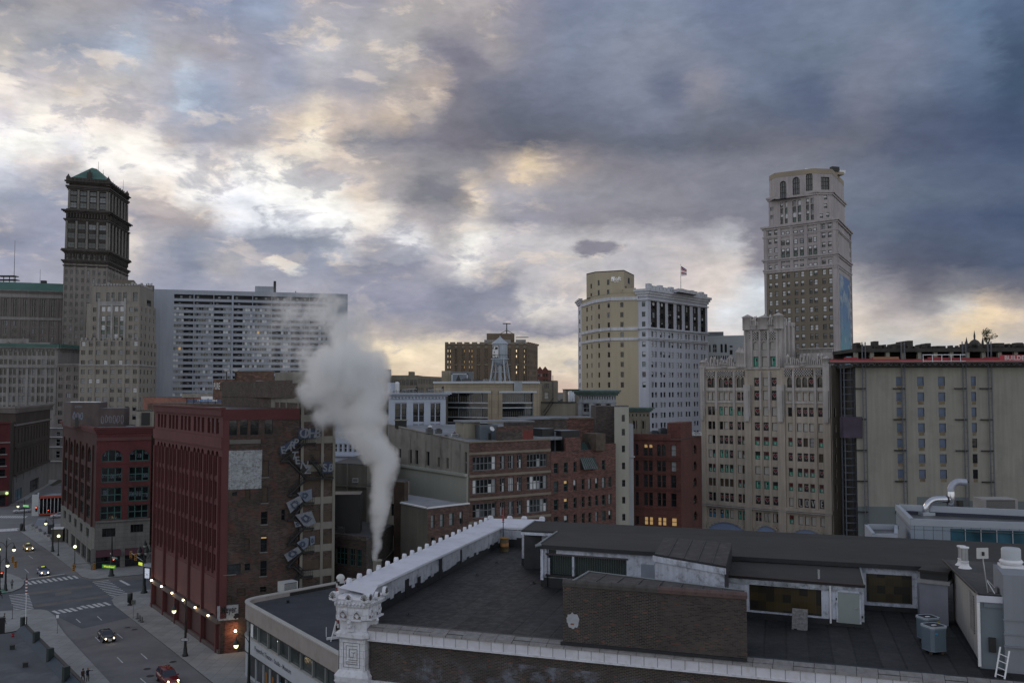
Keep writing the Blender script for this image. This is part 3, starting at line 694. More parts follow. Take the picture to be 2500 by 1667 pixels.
F.done()
F2=Facade(bb,b,c,0,zt,STB);F2.done();Facade(bb,c,d,0,zt,STB).done();Facade(bb,d,a,0,zt,STB).done()
pl=bb.part('pilaster')
for k in range(-3,7):
 u=F.u_at(kx(8+k*57.5+27+13));
 if 0<u<F.L-.5:pl.fbox(F,u-.35,u+.35,zz(1560),zz(895),0,.3,STB)
st=bb.part('string_course');st.fbox(F,0,F.L,zz(1036),zz(1020),0,.4,STP);st.fbox(F,0,F.L,zz(905),zz(885),0,.5,STP);st.fbox(F2,0,F2.L,zz(905),zz(885),0,.5,STP)
rf=bb.part('roof')
cornice(bb.part('cornice'),F,zt-.8,.8,1.2,STP)
A3=[F.pt(-1,zt,1),F.pt(F.L+1,zt,1),F.pt(F.L+1,zt+4.5,-5),F.pt(-1,zt+4.5,-5)]
rf.poly(A3,COPPER);rf.poly([F.pt(F.L+1,zt,1),F.pt(F.L+1,zt,-42),F.pt(F.L+1,zt+4.5,-38),F.pt(F.L+1,zt+4.5,-5)],COPPER);rf.poly([F.pt(-1,zt+4.5,-5),F.pt(F.L+1,zt+4.5,-5),F.pt(F.L+1,zt+4.5,-38),F.pt(-1,zt+4.5,-38)],COPPER)
bb.finish()
q=P(18,695,490)
rk=Thing('rooftop_unit','open steel cooling frame and tall mast on the far-left green roof','rooftop equipment',(q.x,q.y,zt+4.5))
for dz in(0.6,2.6,4.6):rk.part('deck').obox((q.x,q.y),0,12-dz*.6,5,zt+4.5+dz,zt+4.9+dz,STEEL)
for dx in(-5,-2,1,4):rk.part('post','p%d'%dx).obox((q.x+dx,q.y),0,.3,.3,zt+4.5,zt+9.3,STEEL)
rk.part('mast').cyl((q.x+3.4,q.y,zt+4.5),(q.x+3.4,q.y,zt+28),.16,.08,STEEL,6)
rk.part('mast','m2').cyl((q.x+17,q.y,zt+4.5),(q.x+17,q.y,zt+13),.12,.06,STEEL,6)
rk.part('vent').obox((q.x+19,q.y),0,2.4,2,zt+4.5,zt+7,STEEL);rk.part('vent').obox((q.x+12,q.y),0,1.2,2,zt+4.5,zt+5.8,STEEL)
rk.finish()
bw=Thing('office_building','lower stone wing with green cornice at the far left, in front of the brown building','building',(-215,445,0))
a=XY(-60,420);b=XY(139,430);c=add2(b,(5,25));d=add2(a,(5,25));zt=zy(848,428)
F=Facade(bw,a,b,0,zt,STP);zz=lambda y:zy(360+y/2.45,428)
for k in range(-2,6):
 for s in(0,1):
  x0=-6+k*56.5+s*26;u0,u1=F.u_at(kx(x0)),F.u_at(kx(x0+19))
  if u0<.3 or u1>F.L-.3:continue
  for y0,y1 in((1215,1245),(1268,1298),(1325,1360),(1378,1412),(1432,1466),(1486,1520),(1540,1570)):
   F.win(u0,u1,zz(y1),zz(y0),glass=random.choice(GL),rec=.4)
F.done();F2=Facade(bw,b,c,0,zt,STP);F2.done();Facade(bw,c,d,0,zt,STP).done();Facade(bw,d,a,0,zt,STP).done()
bw.part('roof').prism([a,b,c,d],zt-.1,zt,ST_D)
for FF in(F,F2):
 cornice(bw.part('cornice'),FF,zt-.9,.9,1.6,STP);bw.part('gutter').fbox(FF,-1.6,FF.L+1.6,zt,zt+1.5,-.5,1.7,COPPER)
 dentils(bw.part('cornice'),FF,zt-1.7,.8,.5,1.4,.6,STP)
 bw.part('string_course').fbox(FF,0,FF.L,zz(1318),zz(1304),0,.8,STP)
for k in range(-2,7):
 u=F.u_at(kx(-6+k*56.5-5))
 if .5<u<F.L-.5:bw.part('pilaster').fbox(F,u-.55,u+.55,zz(1600),zz(1320),0,.4,STP)
q=P(30,838,438)
bw.part('roof_house').obox((q.x-2,q.y+6),0,16,6,zt,zt+4.6,STP);bw.part('roof_house').obox((q.x+11,q.y+6),0,10,6,zt,zt+2.8,STP)
for k in range(3):bw.part('roof_house').lathe((q.x-8+6*k,q.y,zt+1.5),[(1.8,0),(1.5,.9),(.4,1.6),(.05,1.8)],STB,8)
bw.finish()
lk=Thing('office_building','narrow shadowed stone block between the far-left wing and the tan art-deco building','building',(-205,425,0))
a=XY(139,426);b=XY(195,424);c=add2(b,(3,20));d=add2(a,(3,20));zt=zy(890,426)
F0_,F1_=shaft(lk,[a,b,c,d],0,zt,STB,[(zt-3.2-3.9*k,zt-1.2-3.9*k)for k in range(9)],3,0,2.2,('dark','dark','q','dimblind'),nx=2)
cornice(lk.part('cornice'),F0_,zt-.5,.9,.6,STP)
lk.finish()
# long slab of flats with balconies
random.seed(8)
CONC=mat('slab_concrete',(.31,.335,.385),.9,.08,.05,streak=.15)
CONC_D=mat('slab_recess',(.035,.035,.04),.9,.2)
sb=Thing('apartment_block','wide grey slab of flats with long balcony bands','building',(-130,455,0))
Yl=440;a=XY(372,Yl);b=XY(847,463);U=Vector((b[0]-a[0],b[1]-a[1])).normalized();N=Vector((-U.y,U.x))
c=(b[0]+N.x*18,b[1]+N.y*18);d=(a[0]+N.x*18,a[1]+N.y*18)
zt=zy(706,Yl);F=Facade(sb,a,b,0,zt,CONC)
u0,u1=F.u_at(421),F.u_at(799)
def z2(y):return zy(660+y/4.438,Yl)
fl=[(z2(297),z2(252)),(z2(358),z2(326))]+[(z2(421+k*62.6),z2(390+k*62.6))for k in range(23)]
fl=[f for f in fl if f[0]>2]
for v0,v1 in fl:F.h.append((round(u0,3),round(u1,3),round(v0,3),round(v1,3),1.6,0,CONC))
F.done()
mb=sb.part('wall');back=sb.part('glazing');dv=sb.part('divider')
nb=32;bw_=(u1-u0)/nb
pat={}
for r,(v0,v1)in enumerate(fl):
 k=0
 while k<nb:
  grp=(k//4)
  n_=2
  if r<2:kind='deep'
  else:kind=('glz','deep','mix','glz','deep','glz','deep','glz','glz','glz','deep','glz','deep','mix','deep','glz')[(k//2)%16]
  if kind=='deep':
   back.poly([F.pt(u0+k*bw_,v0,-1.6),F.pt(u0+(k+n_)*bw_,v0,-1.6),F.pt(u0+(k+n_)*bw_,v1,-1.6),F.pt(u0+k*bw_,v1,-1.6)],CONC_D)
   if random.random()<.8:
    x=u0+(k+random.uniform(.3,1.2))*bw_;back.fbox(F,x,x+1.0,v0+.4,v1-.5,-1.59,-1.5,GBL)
  else:
   for j in range(n_*2):
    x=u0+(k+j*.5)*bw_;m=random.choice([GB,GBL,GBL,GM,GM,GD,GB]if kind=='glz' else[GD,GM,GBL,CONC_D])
    if random.random()<.002:m=GW
    back.poly([F.pt(x+.06,v0,-.35),F.pt(x+bw_*.5-.06,v0,-.35),F.pt(x+bw_*.5-.06,v1,-.35),F.pt(x+.06,v1,-.35)],m)
    back.fbox(F,x-.06,x+.06,v0,v1,-.35,-.28,CONC)
  k+=n_
for k in range(9):
 if k:dv.fbox(F,u0+k*4*bw_-.18-(.5 if k==3 else 0),u0+k*4*bw_+.18,fl[-1][0],zt-1.5,-1.5,.1 if k!=3 else .35,CONC)
for p,q_ in((b,c),(c,d),(d,a)):Facade(sb,p,q_,0,zt,CONC).done()
sb.part('roof').prism([a,b,c,d],zt-.1,zt,CONC)
sb.part('corner_panel').fbox(F,u1+.5,u1+.9,0,zt,0,.15,CONC)
e0,e1=F.u_at(619),F.u_at(665);ph=sb.part('roof_house');ph.fbox(F,e0,e1,zt,zy(697-.5,452),-13,-4,CONC);ph.fbox(F,e1,e1+1.2,zt,zt+6,-12,-5,CONC_D)
for dx in(2,6,10,24):ph.fbox(F,e0+dx*.8,e0+dx*.8+.4,zt,zt+(3.6 if dx<12 else 1.6),-8,-7.5,CONC_D)
sb.finish()
# brown brick telephone building far away
random.seed(9)
BRN=mat('brown_brick_far',(.15,.11,.078),.9,.15,.08,streak=.2);BRN_T=mat('brown_trim',(.20,.17,.13),.9,.15,.2)
te=Thing('office_building','brown brick building with many lit windows behind the water tower','building',(20,720,0))
a=XY(1086,700);b=XY(1289,700);c=XY(1313,735);d=add2(a,(6,40));zt=zy(839,700)
def z3(y):return zy(760+y/4.3556,700)
def x3(x):return 880+x/4.3556
F=Facade(te,a,b,0,zt,BRN)
pairs=[927,957,1003,1030,1077,1105,1157,1185,1240,1268,1322,1350,1405,1430,1490,1515,1570,1597,1659,1689,1727,1743,1772]
lit={927,957,1727,1743,1772,1659,1689}
for x in pairs:
 w=13 if x not in(1727,1743)else 8
 for r,y in enumerate((405,463,521,578,634,690,745)):
  g='dark'
  if x in lit and r<5 and not(x in(1659,1689)and r==2)and not(x<1000 and r>3):g='litw'
  if(x,r)in((1105,0),(1105,2),(1105,3),(1157,0),(1185,0),(1185,1),(1157,2),(1185,2),(1157,3),(1185,3)):g='lit'
  if g=='dark' and random.random()<.2:g='mid'
  F.win(F.u_at(x3(x-w/2)),F.u_at(x3(x+w/2)),z3(y+(30 if g!='dark' else 42)),z3(y),glass=g,ny=1,rec=.4,ft=.2,arch=(.9 if r==0 else 0))
F.done()
G1=Facade(te,b,c,0,zt,BRN);G1.grid(G1.cols(7,1.6),[(z3(y+34),z3(y))for y in(405,463,521,578,634,690)],('dark','dark','mid','litw','dark','dark'),ny=1,rec=.4);G1.done()
Facade(te,c,d,0,zt,BRN).done();Facade(te,d,a,0,zt,BRN).done();te.part('roof').prism([a,b,c,d],zt-.1,zt,ST_D)
pl=te.part('pilaster')
for x in(905,980,1052,1131,1213,1295,1378,1462,1543,1625,1708,1790):
 u=F.u_at(x3(x));pl.fbox(F,max(0,u-1.6),min(F.L,u+1.6),0,z3(352),0,.7,BRN);te.part('cresting').fbox(F,max(0,u-2),min(F.L,u+2),z3(352),zt+1.2,-.5,.9,BRN_T)
te.part('string_course').fbox(F,0,F.L,z3(392),z3(362),0,.35,BRN_T);te.part('string_course').fbox(F,0,F.L,z3(575),z3(560),0,.4,BRN_T)
for k in range(6):te.part('cresting').fbox(G1,G1.L*k/5-1 if k else 0,G1.L*k/5+1,zt,zt+1.3,-.4,.8,BRN)
a,b=XY(1188,712),XY(1256,712);te.part('roof_house').prism([a,b,add2(b,(0,20)),add2(a,(0,20))],zt,zy(814,712),BRN)
a,b=XY(1182,708),XY(1247,708);te.part('roof_screen').prism([a,b,add2(b,(0,3)),add2(a,(0,3))],zt,zy(829.5,708),STP)
a,b=XY(1259,708),XY(1284,708);te.part('roof_screen').prism([a,b,add2(b,(0,3)),add2(a,(0,3))],zt,zy(829,708),STP);te.part('roof_screen').prism([add2(a,(1,0)),add2(b,(2,0)),add2(b,(0,3)),add2(a,(0,3))],zy(824,708),zy(822.5,708),STEEL)
q=XY(1237,716);te.part('mast').cyl((q[0],q[1],zy(815,716)),(q[0],q[1],zy(790,716)),.5,.35,STEEL,6);te.part('mast').obox(q,0,6,1,zy(791,716),zy(789,716),STEEL)
for s in(-1,1):te.part('mast').cyl((q[0]+s*5,q[1],zy(815,716)),(q[0],q[1],zy(806,716)),.25,.2,STEEL,5)
te.finish()
rg=Thing('apartment_building','small red brick block with gabled top right of the brown building','building',(45,650,0))
RED_F=mat('red_brick_far',(.13,.05,.04),.9,.15,.1)
a,b=XY(1312,640),XY(1338,640);zt=zy(903,640)
shaft(rg,[a,b,add2(b,(3,15)),add2(a,(3,15))],0,zt,RED_F,[(zt-4.5-4*k,zt-2.5-4*k)for k in range(3)],4,0,1.1)
for k in(0,1):
 x0=a[0]+(b[0]-a[0])*k*.5;x1=x0+(b[0]-a[0])*.5;rg.part('gable','g%d'%k).mesh([(x0,a[1]-.1,zt),(x1,a[1]-.1,zt),((x0+x1)/2,a[1]-.1,zt+2.4),(x0,a[1]+15,zt),(x1,a[1]+15,zt),((x0+x1)/2,a[1]+15,zt+2.4)],[(0,1,2),(3,5,4),(1,4,5,2),(0,2,5,3)],RED_F)
rg.finish()
lb=Thing('warehouse','long low tan building with rows of small windows left of the brown building','building',(-60,560,0))
TANF=mat('tan_far',(.20,.175,.14),.9,.15,.08,streak=.2)
a,b=XY(884,500),XY(1019,500);zt=zy(916,500)
FF,_=shaft(lb,[a,b,add2(b,(0,30)),add2(a,(0,30))],0,zt,TANF,[(zt-2.8-5.2*k-2.4,zt-2.4-5.2*k)for k in range(4)],14,0,1.7,('dark','dark','mid'))
b2=XY(1092,560);F=Facade(lb,b,b2,0,zt-.3,TANF);F.grid(F.cols(20,1.1),[(zt-4.6-4.6*k,zt-1.8-4.6*k)for k in range(4)],('dark','mid','litw','dark','dark','dark'),ny=1);F.done()
lb.part('roof').prism([b,b2,add2(b2,(0,20)),add2(b,(0,30))],zt-.5,zt-.32,ST_D)
for x0,x1,yt in((898,949,901),(997,1008,907)):
 p,q_=XY(x0,505),XY(x1,505);lb.part('roof_house','r%d'%x0).prism([p,q_,add2(q_,(0,10)),add2(p,(0,10))],zt,zy(yt,505),TANF)
q=XY(907,506);lb.part('mast').cyl((q[0],q[1],zt),(q[0],q[1],zy(870,506)),.15,.08,STEEL,5)
q=XY(909,506);lb.part('vent').obox(q,0,2.5,1,zy(901,506),zy(897,506),STEEL)
lb.finish()
# pale hotel with tan party wall and white street front
random.seed(21)
HTAN=mat('painted_tan',(.40,.345,.25),.85,.06,.05,streak=.10)
HWHT=mat('painted_white_wall',(.46,.475,.54),.8,.08,.08,streak=.15)
HWT=mat('white_stone_trim',(.52,.53,.57),.8,.12,.3,streak=.25)
HDK=mat('bay_metal',(.045,.042,.042),.6,.2)
ho=Thing('hotel','tall hotel with tan painted side wall, white front and lettering sign at the top','hotel',(85,345,0))
YC=330.0
def xa(x):return 1390+x/3.408
def ya(y):return 620+y/3.408
def za(y,Y=YC):return ZA(ya(y),Y)
P4=XY(xa(660),YC)
dirS=Vector((XY(1729,363)[0]-P4[0],XY(1729,363)[1]-P4[1]))
P5=(P4[0]+dirS.x,P4[1]+dirS.y)
P3=XY(xa(578),332);P2=XY(xa(348),334.5);P1=XY(xa(218),344);P0=XY(xa(103),362);P00=XY(xa(74),374)
back=[add2(P5,(-18,45)),add2(P00,(16,40))]
zt=za(318)
foot=[P00,P0,P1,P2,P3,P4,P5]+back
fl=[(398,438),(480,522),(562,604),(648,688),(730,772),(812,856),(896,938),(980,1024),(1066,1110)]
def rows_at(F,px,ys):return[(F.z_at(xa(px),ya(b)),F.z_at(xa(px),ya(a)))for a,b in ys]
WG=('dark','dark','q','dark','dimblind')
store=[(za(b,331),za(a,331))for a,b in fl]
for(pa,pb,xs)in((P0,P1,((143,155),(184,193))),(P1,P2,((242,256),(320,340))),(P2,P3,((428,445),(552,576)))):
 F=Facade(ho,pa,pb,0,zt,HTAN)
 for x0,x1 in xs:
  for r,(v0,v1)in enumerate(store):
   if x0==552 and r>9:continue
   u0,u1=F.u_at(xa(x0)),F.u_at(xa(x1))
   F.win(u0,max(u1,u0+1.1),v0,v1,glass=random.choice(WG)if x0!=552 else random.choice(['half','dimblind','dark','q']),ny=2,rec=.3,ft=.1,frame=FR_GR if x0==552 else FR_D)
  for k in range(6):pass
 F.done()
 for z0,z1 in((za(378),za(350)),(za(632,331),za(606,331)),(za(715,331),za(693,331))):
  ho.part('string_course').fbox(F,0,F.L,z0,z1,0,.35,HWT)
F=Facade(ho,P00,P0,0,zt,HWHT);F.grid([(F.L*.35,F.L*.65)],store,('dark',),ny=2);F.done();cornice(ho.part('cornice'),F,zt-1.2,2,1.2,HWT)
F=Facade(ho,P3,P4,0,zt,HWHT)
for r,(v0,v1)in enumerate(store):
 F.win(F.L*.36,F.L*.72,v0,v1,glass=random.choice(['half','dimblind','q','dark']),ny=2,ft=.1,frame=FR_GR)
F.done();FC=F
FS=Facade(ho,P4,P5,0,zt,HWHT)
def xu(x):return FS.u_at(xa(x))
bays=[(683,733),(756,803),(826,872),(897,941),(966,1008),(1034,1075),(1098,1138)]
stS=[(za(b-3,YC),za(a,YC))for a,b in((640,690),(722,772),(808,858),(896,944),(980,1026),(1065,1112),(1150,1196),(1236,1280),(1322,1368),(1408,1452),(1494,1538))]
stS=stS+[(v0-5.6*(k+1),v1-5.6*(k+1))for k in range(5)for v0,v1 in[stS[-1]]]
for bi,(b0,b1)in enumerate(bays):
 a0,a1=xu(b0),xu(b1);w=(a1-a0)
 FS.h.append((round(a0,3),round(a1,3),round(za(606),3),round(za(388),3),.9,0,HDK))
 gl=ho.part('bay_window','bay%d'%bi)
 gl.fbox(FS,a0,a1,za(606),za(388),-.95,-.9,HDK)
 for(y0,y1)in((393,445),(478,525),(560,602)):
  for s in(0,1):
   q0=a0+w*(.06+.5*s);q1=q0+w*.38
   ho_me=winmesh(q1-q0,za(y0)-za(y1),ny=2,rec=.02,glass=random.choice(['half','dark','dimblind','q']))
   o=FS.pt(q0,za(y1),-.8);M=Matrix(((FS.U.x,-FS.N.x,0,o.x),(FS.U.y,-FS.N.y,0,o.y),(0,0,1,o.z),(0,0,0,1)))
   ho.wins.append((M,ho_me,1e-4,'window'))
 for r,(v0,v1)in enumerate(stS):
  for s in(0,1):
   q0=a0+w*(.04+.56*s);q1=q0+w*.36
   g=random.choice(['half','dimblind','blind','low'])if r<5 else random.choice(['low','dark','dark','dimblind'])
   if 0.1<q0 and q1<FS.L-.1:FS.win(q0,q1,v0,v1,glass=g,ny=2,rec=.3,ft=.12)
FS.done()
for i in range(6,9):Facade(ho,foot[i],foot[(i+1)%9],0,zt,HTAN).done()
ho.part('roof').prism(foot,zt-.1,zt,ST_D)
for F_ in(FC,FS):
 for y,h,o in((300,14,.5),(372,10,.3),(612,10,.4),(693,8,.35),(772 if 0 else 705,8,.25)):
  z=za(y+h);ho.part('string_course').fbox(F_,-.2,F_.L+.2,z,za(y),-.1,o+.3,HWT)
 cornice(ho.part('cornice'),F_,zt-1.4,2.6,1.3,HWT)
cp=ho.part('cresting')
n=17
for k in range(n):
 u=FS.L*(k+.5)/n;h=1.8+(.8 if k%3==0 else 0)
 if 2<=k<=12 or True:cp.fbox(FS,u-FS.L/n*.42,u+FS.L/n*.42,zt+1.2,zt+1.2+h*.75,-1.2,.2,HWT)
q=lambda x,Y:XY(xa(x),Y)
pa,pb,pc,pd=q(146,352),q(218,346),q(460,341),q(545,356)
zp=[za(206,352),za(180,346),za(140,341),za(152,356)];ztop=za(140,341)
ph=Thing.part(ho,'penthouse')
pen=[pa,pb,pc,pd,add2(pd,(0,22)),add2(pa,(2,22))]
for i in range(6):
 F=Facade(ho,pen[i],pen[(i+1)%6],zt,ztop,HTAN,'penthouse')
 zz_=lambda y:za(y,345)
 if i==0:[F.win(F.L*.45,F.L*.45+1.2,zz_(b),zz_(a),glass='dark')for a,b in((240,280),(318,345))]
 if i==1:
  for x0,x1 in((240,256),(318,338)):
   for a_,b_ in((218,262),(300,344)):F.win(F.u_at(xa(x0)),F.u_at(xa(x1)),zz_(b_),zz_(a_),glass='dark')
 if i==2:F.win(F.u_at(xa(492)),F.u_at(xa(510)),zz_(240),zz_(192),glass='dark');F.win(F.u_at(xa(470)),F.u_at(xa(484)),zz_(287),zz_(272),glass='dark',ny=1)
 F.done()
 if i==1:
  sg=ho.part('sign')
  u=F.u_at(xa(357));sg.fbox(F,u,F.u_at(xa(378)),zz_(232),zz_(198),.1,.4,mat('sign_white',(.75,.75,.78),.5,.05,emit=(.8,.82,.9),es=.12))
  text_on(sg,F,'a',u+.12,zz_(229),1.5,HDK,.42)
  text_on(sg,F,'loft',F.u_at(xa(380)),zz_(228),1.95,mat('sign_white',0),.3,bold=.02)
  text_on(sg,F,'HOTELS',F.u_at(xa(378)),zz_(241),.5,mat('sign_white',0),.3,bold=.01)
ho.part('penthouse').prism(pen,ztop-.1,ztop+.3,ST_D)
a_,b_=q(915,338),q(1075,350);ho.part('attic').prism([a_,b_,add2(b_,(-4,14)),add2(a_,(-4,14))],zt+1,za(303,345),HWT,mtop=ST_D)
a_,b_=q(455,338),q(560,336);ho.part('attic').prism([a_,b_,add2(b_,(0,10)),add2(a_,(0,10))],zt,za(285,337),HTAN)
ho.finish()
q_=XY(xa(935),345);z0=za(300,345)
fp=Thing('flagpole','tall thin flagpole with flag on the white hotel roof','flagpole',(q_[0],q_[1],z0))
fp.part('pole').cyl((q_[0],q_[1],z0-1),(q_[0],q_[1],za(86,345)),.14,.08,GALV,6)
FLR=mat('flag_red',(.35,.05,.06),.8);FLB=mat('flag_blue',(.05,.06,.18),.8)
fg=fp.part('flag');zf=za(100,345)
for k in range(5):fg.mesh([(q_[0]+.2,q_[1],zf-k*.75),(q_[0]+2.3,q_[1]+.4,zf-1.3-k*.45),(q_[0]+2.3,q_[1]+.4,zf-1.7-k*.45),(q_[0]+.2,q_[1],zf-.7-k*.75),(q_[0]+.2,q_[1]+.05,zf-k*.75),(q_[0]+2.3,q_[1]+.45,zf-1.3-k*.45)],[(0,1,2,3),(4,3,2,5)],FLB if k==0 else(FLR if k%2 else WHITEP))
fp.finish()
# tall tower on the right with a blue mural down its side
random.seed(22)
BSt=mat('tower_stone',(.38,.345,.345),.85,.14,.1,streak=.28)
BTn=mat('tower_brick_tan',(.18,.15,.115),.9,.08,.1,streak=.15)
BTd=mat('tower_tan_band',(.30,.25,.19),.9,.12,.2)
br=Thing('tower','tall slender grey stone tower with tan middle and blue mural down its right side','tower',(105,330,0))
def xb(x):return 1700+x/3.267
def yb(y):return 380+y/3.267
YB=316.0
A=XY(xb(555),335);B=XY(xb(1142),YB);C=XY(xb(1252),345);D=add2(A,(C[0]-B[0],C[1]-B[1]))
base=[A,B,C,D]
zb_=lambda y,Y=YB:ZA(yb(y),Y)
rows_t=[]
z1=zb_(890);z2_=zb_(795);z3_=zb_(512);z4=zb_(285);z5=zb_(75)
F0=Facade(br,A,B,0,z1,BTn);F1=Facade(br,B,C,0,z1,BSt)
colx=[(590,616),(638,664),(697,723),(735,761),(797,826),(846,874),(915,941),(953,981),(1020,1050),(1070,1100)]
cols=[(F0.u_at(xb(a)),F0.u_at(xb(b)))for a,b in colx]
BG=('half','blind','half','dimblind','q','blind')
r0=[(zb_(900+73.4*k+44,317),zb_(900+73.4*k,317))for k in range(23)]
F0.grid(cols,r0,lambda r,c:('dark' if(r,c)==(6,8)else random.choice(BG if r<12 else('dark','q','half'))),rec=.25,ny=2,frame=FR_D,ft=.12);F0.done()
for side in((1148,1166),):pass
MUR=bpy.data.materials.new('mural_paint');MUR.use_nodes=True
def mural():
 t=NT(MUR.node_tree);bs=t.n['Principled BSDF'];tc=t.node('ShaderNodeTexCoord');u_,v_,_=t.sep(tc.outputs['UV'])
 c=t.ramp(t.maprange(v_,20,84),[(0,(.05,.10,.14)),(.25,(.10,.26,.28)),(.5,(.14,.30,.36)),(.68,(.13,.22,.36)),(1,(.10,.17,.32))])
 n=t.noise(tc.outputs['UV'],.11,5,.55,1.0)
 c=t.mix(t.maprange(n,.52,.62),c,(.30,.36,.40));c=t.mix(t.maprange(t.noise(tc.outputs['UV'],.08,3,.5,2.0),.58,.66),c,(.05,.11,.19))
 t.l.new(c,bs.inputs['Base Color']);bs.inputs['Roughness'].default_value=.8
mural()
us=[(.9,1.9),(2.6,3.6),(F1.L-3.6,F1.L-2.6),(F1.L-2.0,F1.L-1.0)]
F1.grid(us,r0,('dark','dark','dimblind'),rec=.25,ny=1);F1.done()
br.part('mural').fbox(F1,4.4,F1.L-4.2,12,z1-1.6,0,.05,MUR)
def wings(z0,z1,m,poly,rows0,cc,side=True):
 for i in range(4):
  F=Facade(br,poly[i],poly[(i+1)%4],z0,z1,m)
  if i==0:F.grid([(F.u_at(xb(a)),F.u_at(xb(b)))for a,b in cc],rows0,BG,rec=.3,ny=2,ft=.12);f0=F
  if i==1 and side:F.grid([(.9,1.9),(2.6,3.6),(F.L-3.6,F.L-2.6),(F.L-2,F.L-1)],rows0,('dark','dimblind'),rec=.25,ny=1);f1=F
  F.done()
 return f0
for i in(2,3):Facade(br,base[i],base[(i+1)%4],0,z1,BTn).done()
rr_=[(zb_(y+40,317),zb_(y,317))for y in(825,750,682,608,537)]
f0=wings(z1,z3_,BSt,base,rr_,colx[:2]+colx[8:])
wb=br.part('wall')
for a,b in((697,723),(735,761),(797,826),(846,874),(915,941),(953,981)):
 for y in(840,630,560):
  u0,u1=f0.u_at(xb(a)),f0.u_at(xb(b))
  o=f0.pt(u0,zb_(y+40,317),.05);me=winmesh(u1-u0,zb_(y,317)-zb_(y+40,317),ny=2,rec=-.0,glass=random.choice(BG),ft=.12)
  M=Matrix(((f0.U.x,-f0.N.x,0,o.x),(f0.U.y,-f0.N.y,0,o.y),(0,0,1,o.z),(0,0,0,1)));br.wins.append((M,me,3e-5,'window'))
 for y,g in((700,'half'),(738,'green'),(776,'dimblind')):
  u0,u1=f0.u_at(xb(a)),f0.u_at(xb(b));o=f0.pt(u0,zb_(y+36,317),.05)
  me=winmesh(u1-u0,zb_(y,317)-zb_(y+36,317),ny=1,rec=0,glass=g,ft=.12);M=Matrix(((f0.U.x,-f0.N.x,0,o.x),(f0.U.y,-f0.N.y,0,o.y),(0,0,1,o.z),(0,0,0,1)));br.wins.append((M,me,2e-5,'window'))
br.part('roof').prism(base,z3_-.1,z3_,ST_D)
FB0=Facade(br,A,B,0,1,BSt);FB1=Facade(br,B,C,0,1,BSt)
for FF in(FB0,FB1):
 for y,h,o in((890,1.4,.4),(800,1.2,.7),(600,.8,.4),(528,1.3,.9)):
  cornice(br.part('cornice'),FF,zb_(y),h,o,BSt,steps=2)
for x in(568,680,780,892,1000,1128):
 u=max(.6,min(FB0.L-.6,FB0.u_at(xb(x))));br.part('pilaster').fbox(FB0,u-.6,u+.6,z1,z3_,-.1,.3,BSt)
for u in(.4,FB1.L-.6):br.part('pilaster').fbox(FB1,u-.4,u+.5,0,z3_,-.1,.3,BSt)
br.part('pilaster').fbox(FB0,FB0.L-1.7,FB0.L,0,z1,-.05,.15,BSt);br.part('pilaster').fbox(FB0,0,.9,0,z1,-.05,.12,BSt)
A2=XY(xb(597),333.5);B2a=XY(xb(985),320.5);B2b=XY(xb(1112),321);C2=XY(xb(1210),342)
t2=[A2,B2a,B2b,C2,add2(A2,(C2[0]-B2b[0],C2[1]-B2b[1]))]
F=Facade(br,A2,B2a,z3_,z4,BSt)
for a,b in((690,712),(727,749),(788,818),(830,858),(898,922),(935,960)):
 for y in(335,383,428,472):
  g=random.choice(['half','blind','dimblind'])if y in(335,428)else random.choice(['green','dark'])
  F.win(F.u_at(xb(a)),F.u_at(xb(b)),zb_(y+(42 if y!=472 else 38),321),zb_(y,321),glass=g,ny=1,rec=.3,ft=.12)
for y in(400,465):F.win(F.u_at(xb(610)),F.u_at(xb(636)),zb_(y+32,330),zb_(y,330),glass='dimblind')
F.done();F=Facade(br,B2a,B2b,z3_,z4,BSt)
for x0,x1,y in((1008,1035,465),(1058,1085,455),(1042,1070,318),(1042,1070,385)):F.win(F.u_at(xb(x0)),F.u_at(xb(x1)),zb_(y+35,321),zb_(y,321),glass='half')
F.done();
for i in(2,3,4):Facade(br,t2[i],t2[(i+1)%5],z3_,z4,BSt).done()
br.part('roof').prism(t2,z4-.1,z4,ST_D)
for i in(0,1,2):cornice(br.part('cornice'),Facade(br,t2[i],t2[i+1],0,1,BSt),z4-.2,1.4,.7,BSt,steps=2)
A3=XY(xb(605),333);A3b=XY(xb(650),328);B3a=XY(xb(962),321);B3b=XY(xb(1112),322);C3=XY(xb(1205),341)
t3=[A3,A3b,B3a,B3b,C3,add2(A3,(C3[0]-B3b[0]+1,C3[1]-B3b[1]))]
F=Facade(br,A3b,B3a,z4,z5-1.2,BSt)
for x0,x1,yt,yb_ in((690,742,180,335),(792,850,160,318),(900,955,138,298)):
 F.win(F.u_at(xb(x0)),F.u_at(xb(x1)),zb_(yb_-15,322),zb_(yt,322),glass='mid',nx=3,ny=3,rec=.6,arch=1.0,ft=.2)
F.done();F=Facade(br,B3a,B3b,z4,z5-1.2,BSt);F.win(F.u_at(xb(1022)),F.u_at(xb(1090)),zb_(270,321),zb_(168,321),glass='dark',nx=3,ny=3,rec=.6,ft=.15);F.done()
F=Facade(br,A3,A3b,z4,z5-1.2,BSt);F.done()
for i in(3,4,5):Facade(br,t3[i],t3[(i+1)%6],z4,z5-1.2,BSt).done()
br.part('parapet').prism(inset(t3,-.05),z5-1.7,z5,BTd,mtop=ST_D)
p=XY(xb(1050),332);rfu=br.part('roof_unit');rfu.obox(p,.3,12,6,z5,z5+1.0,BTd);rfu.obox(add2(p,(3,-2)),.3,3,1.5,z5+1,z5+2.6,STEEL);rfu.obox(add2(p,(-5,1)),.5,4,.4,z5,z5+2.6,WHITEP);rfu.obox(add2(p,(6,1)),.2,4,.4,z5+1,z5+2.2,WHITEP)
br.finish()
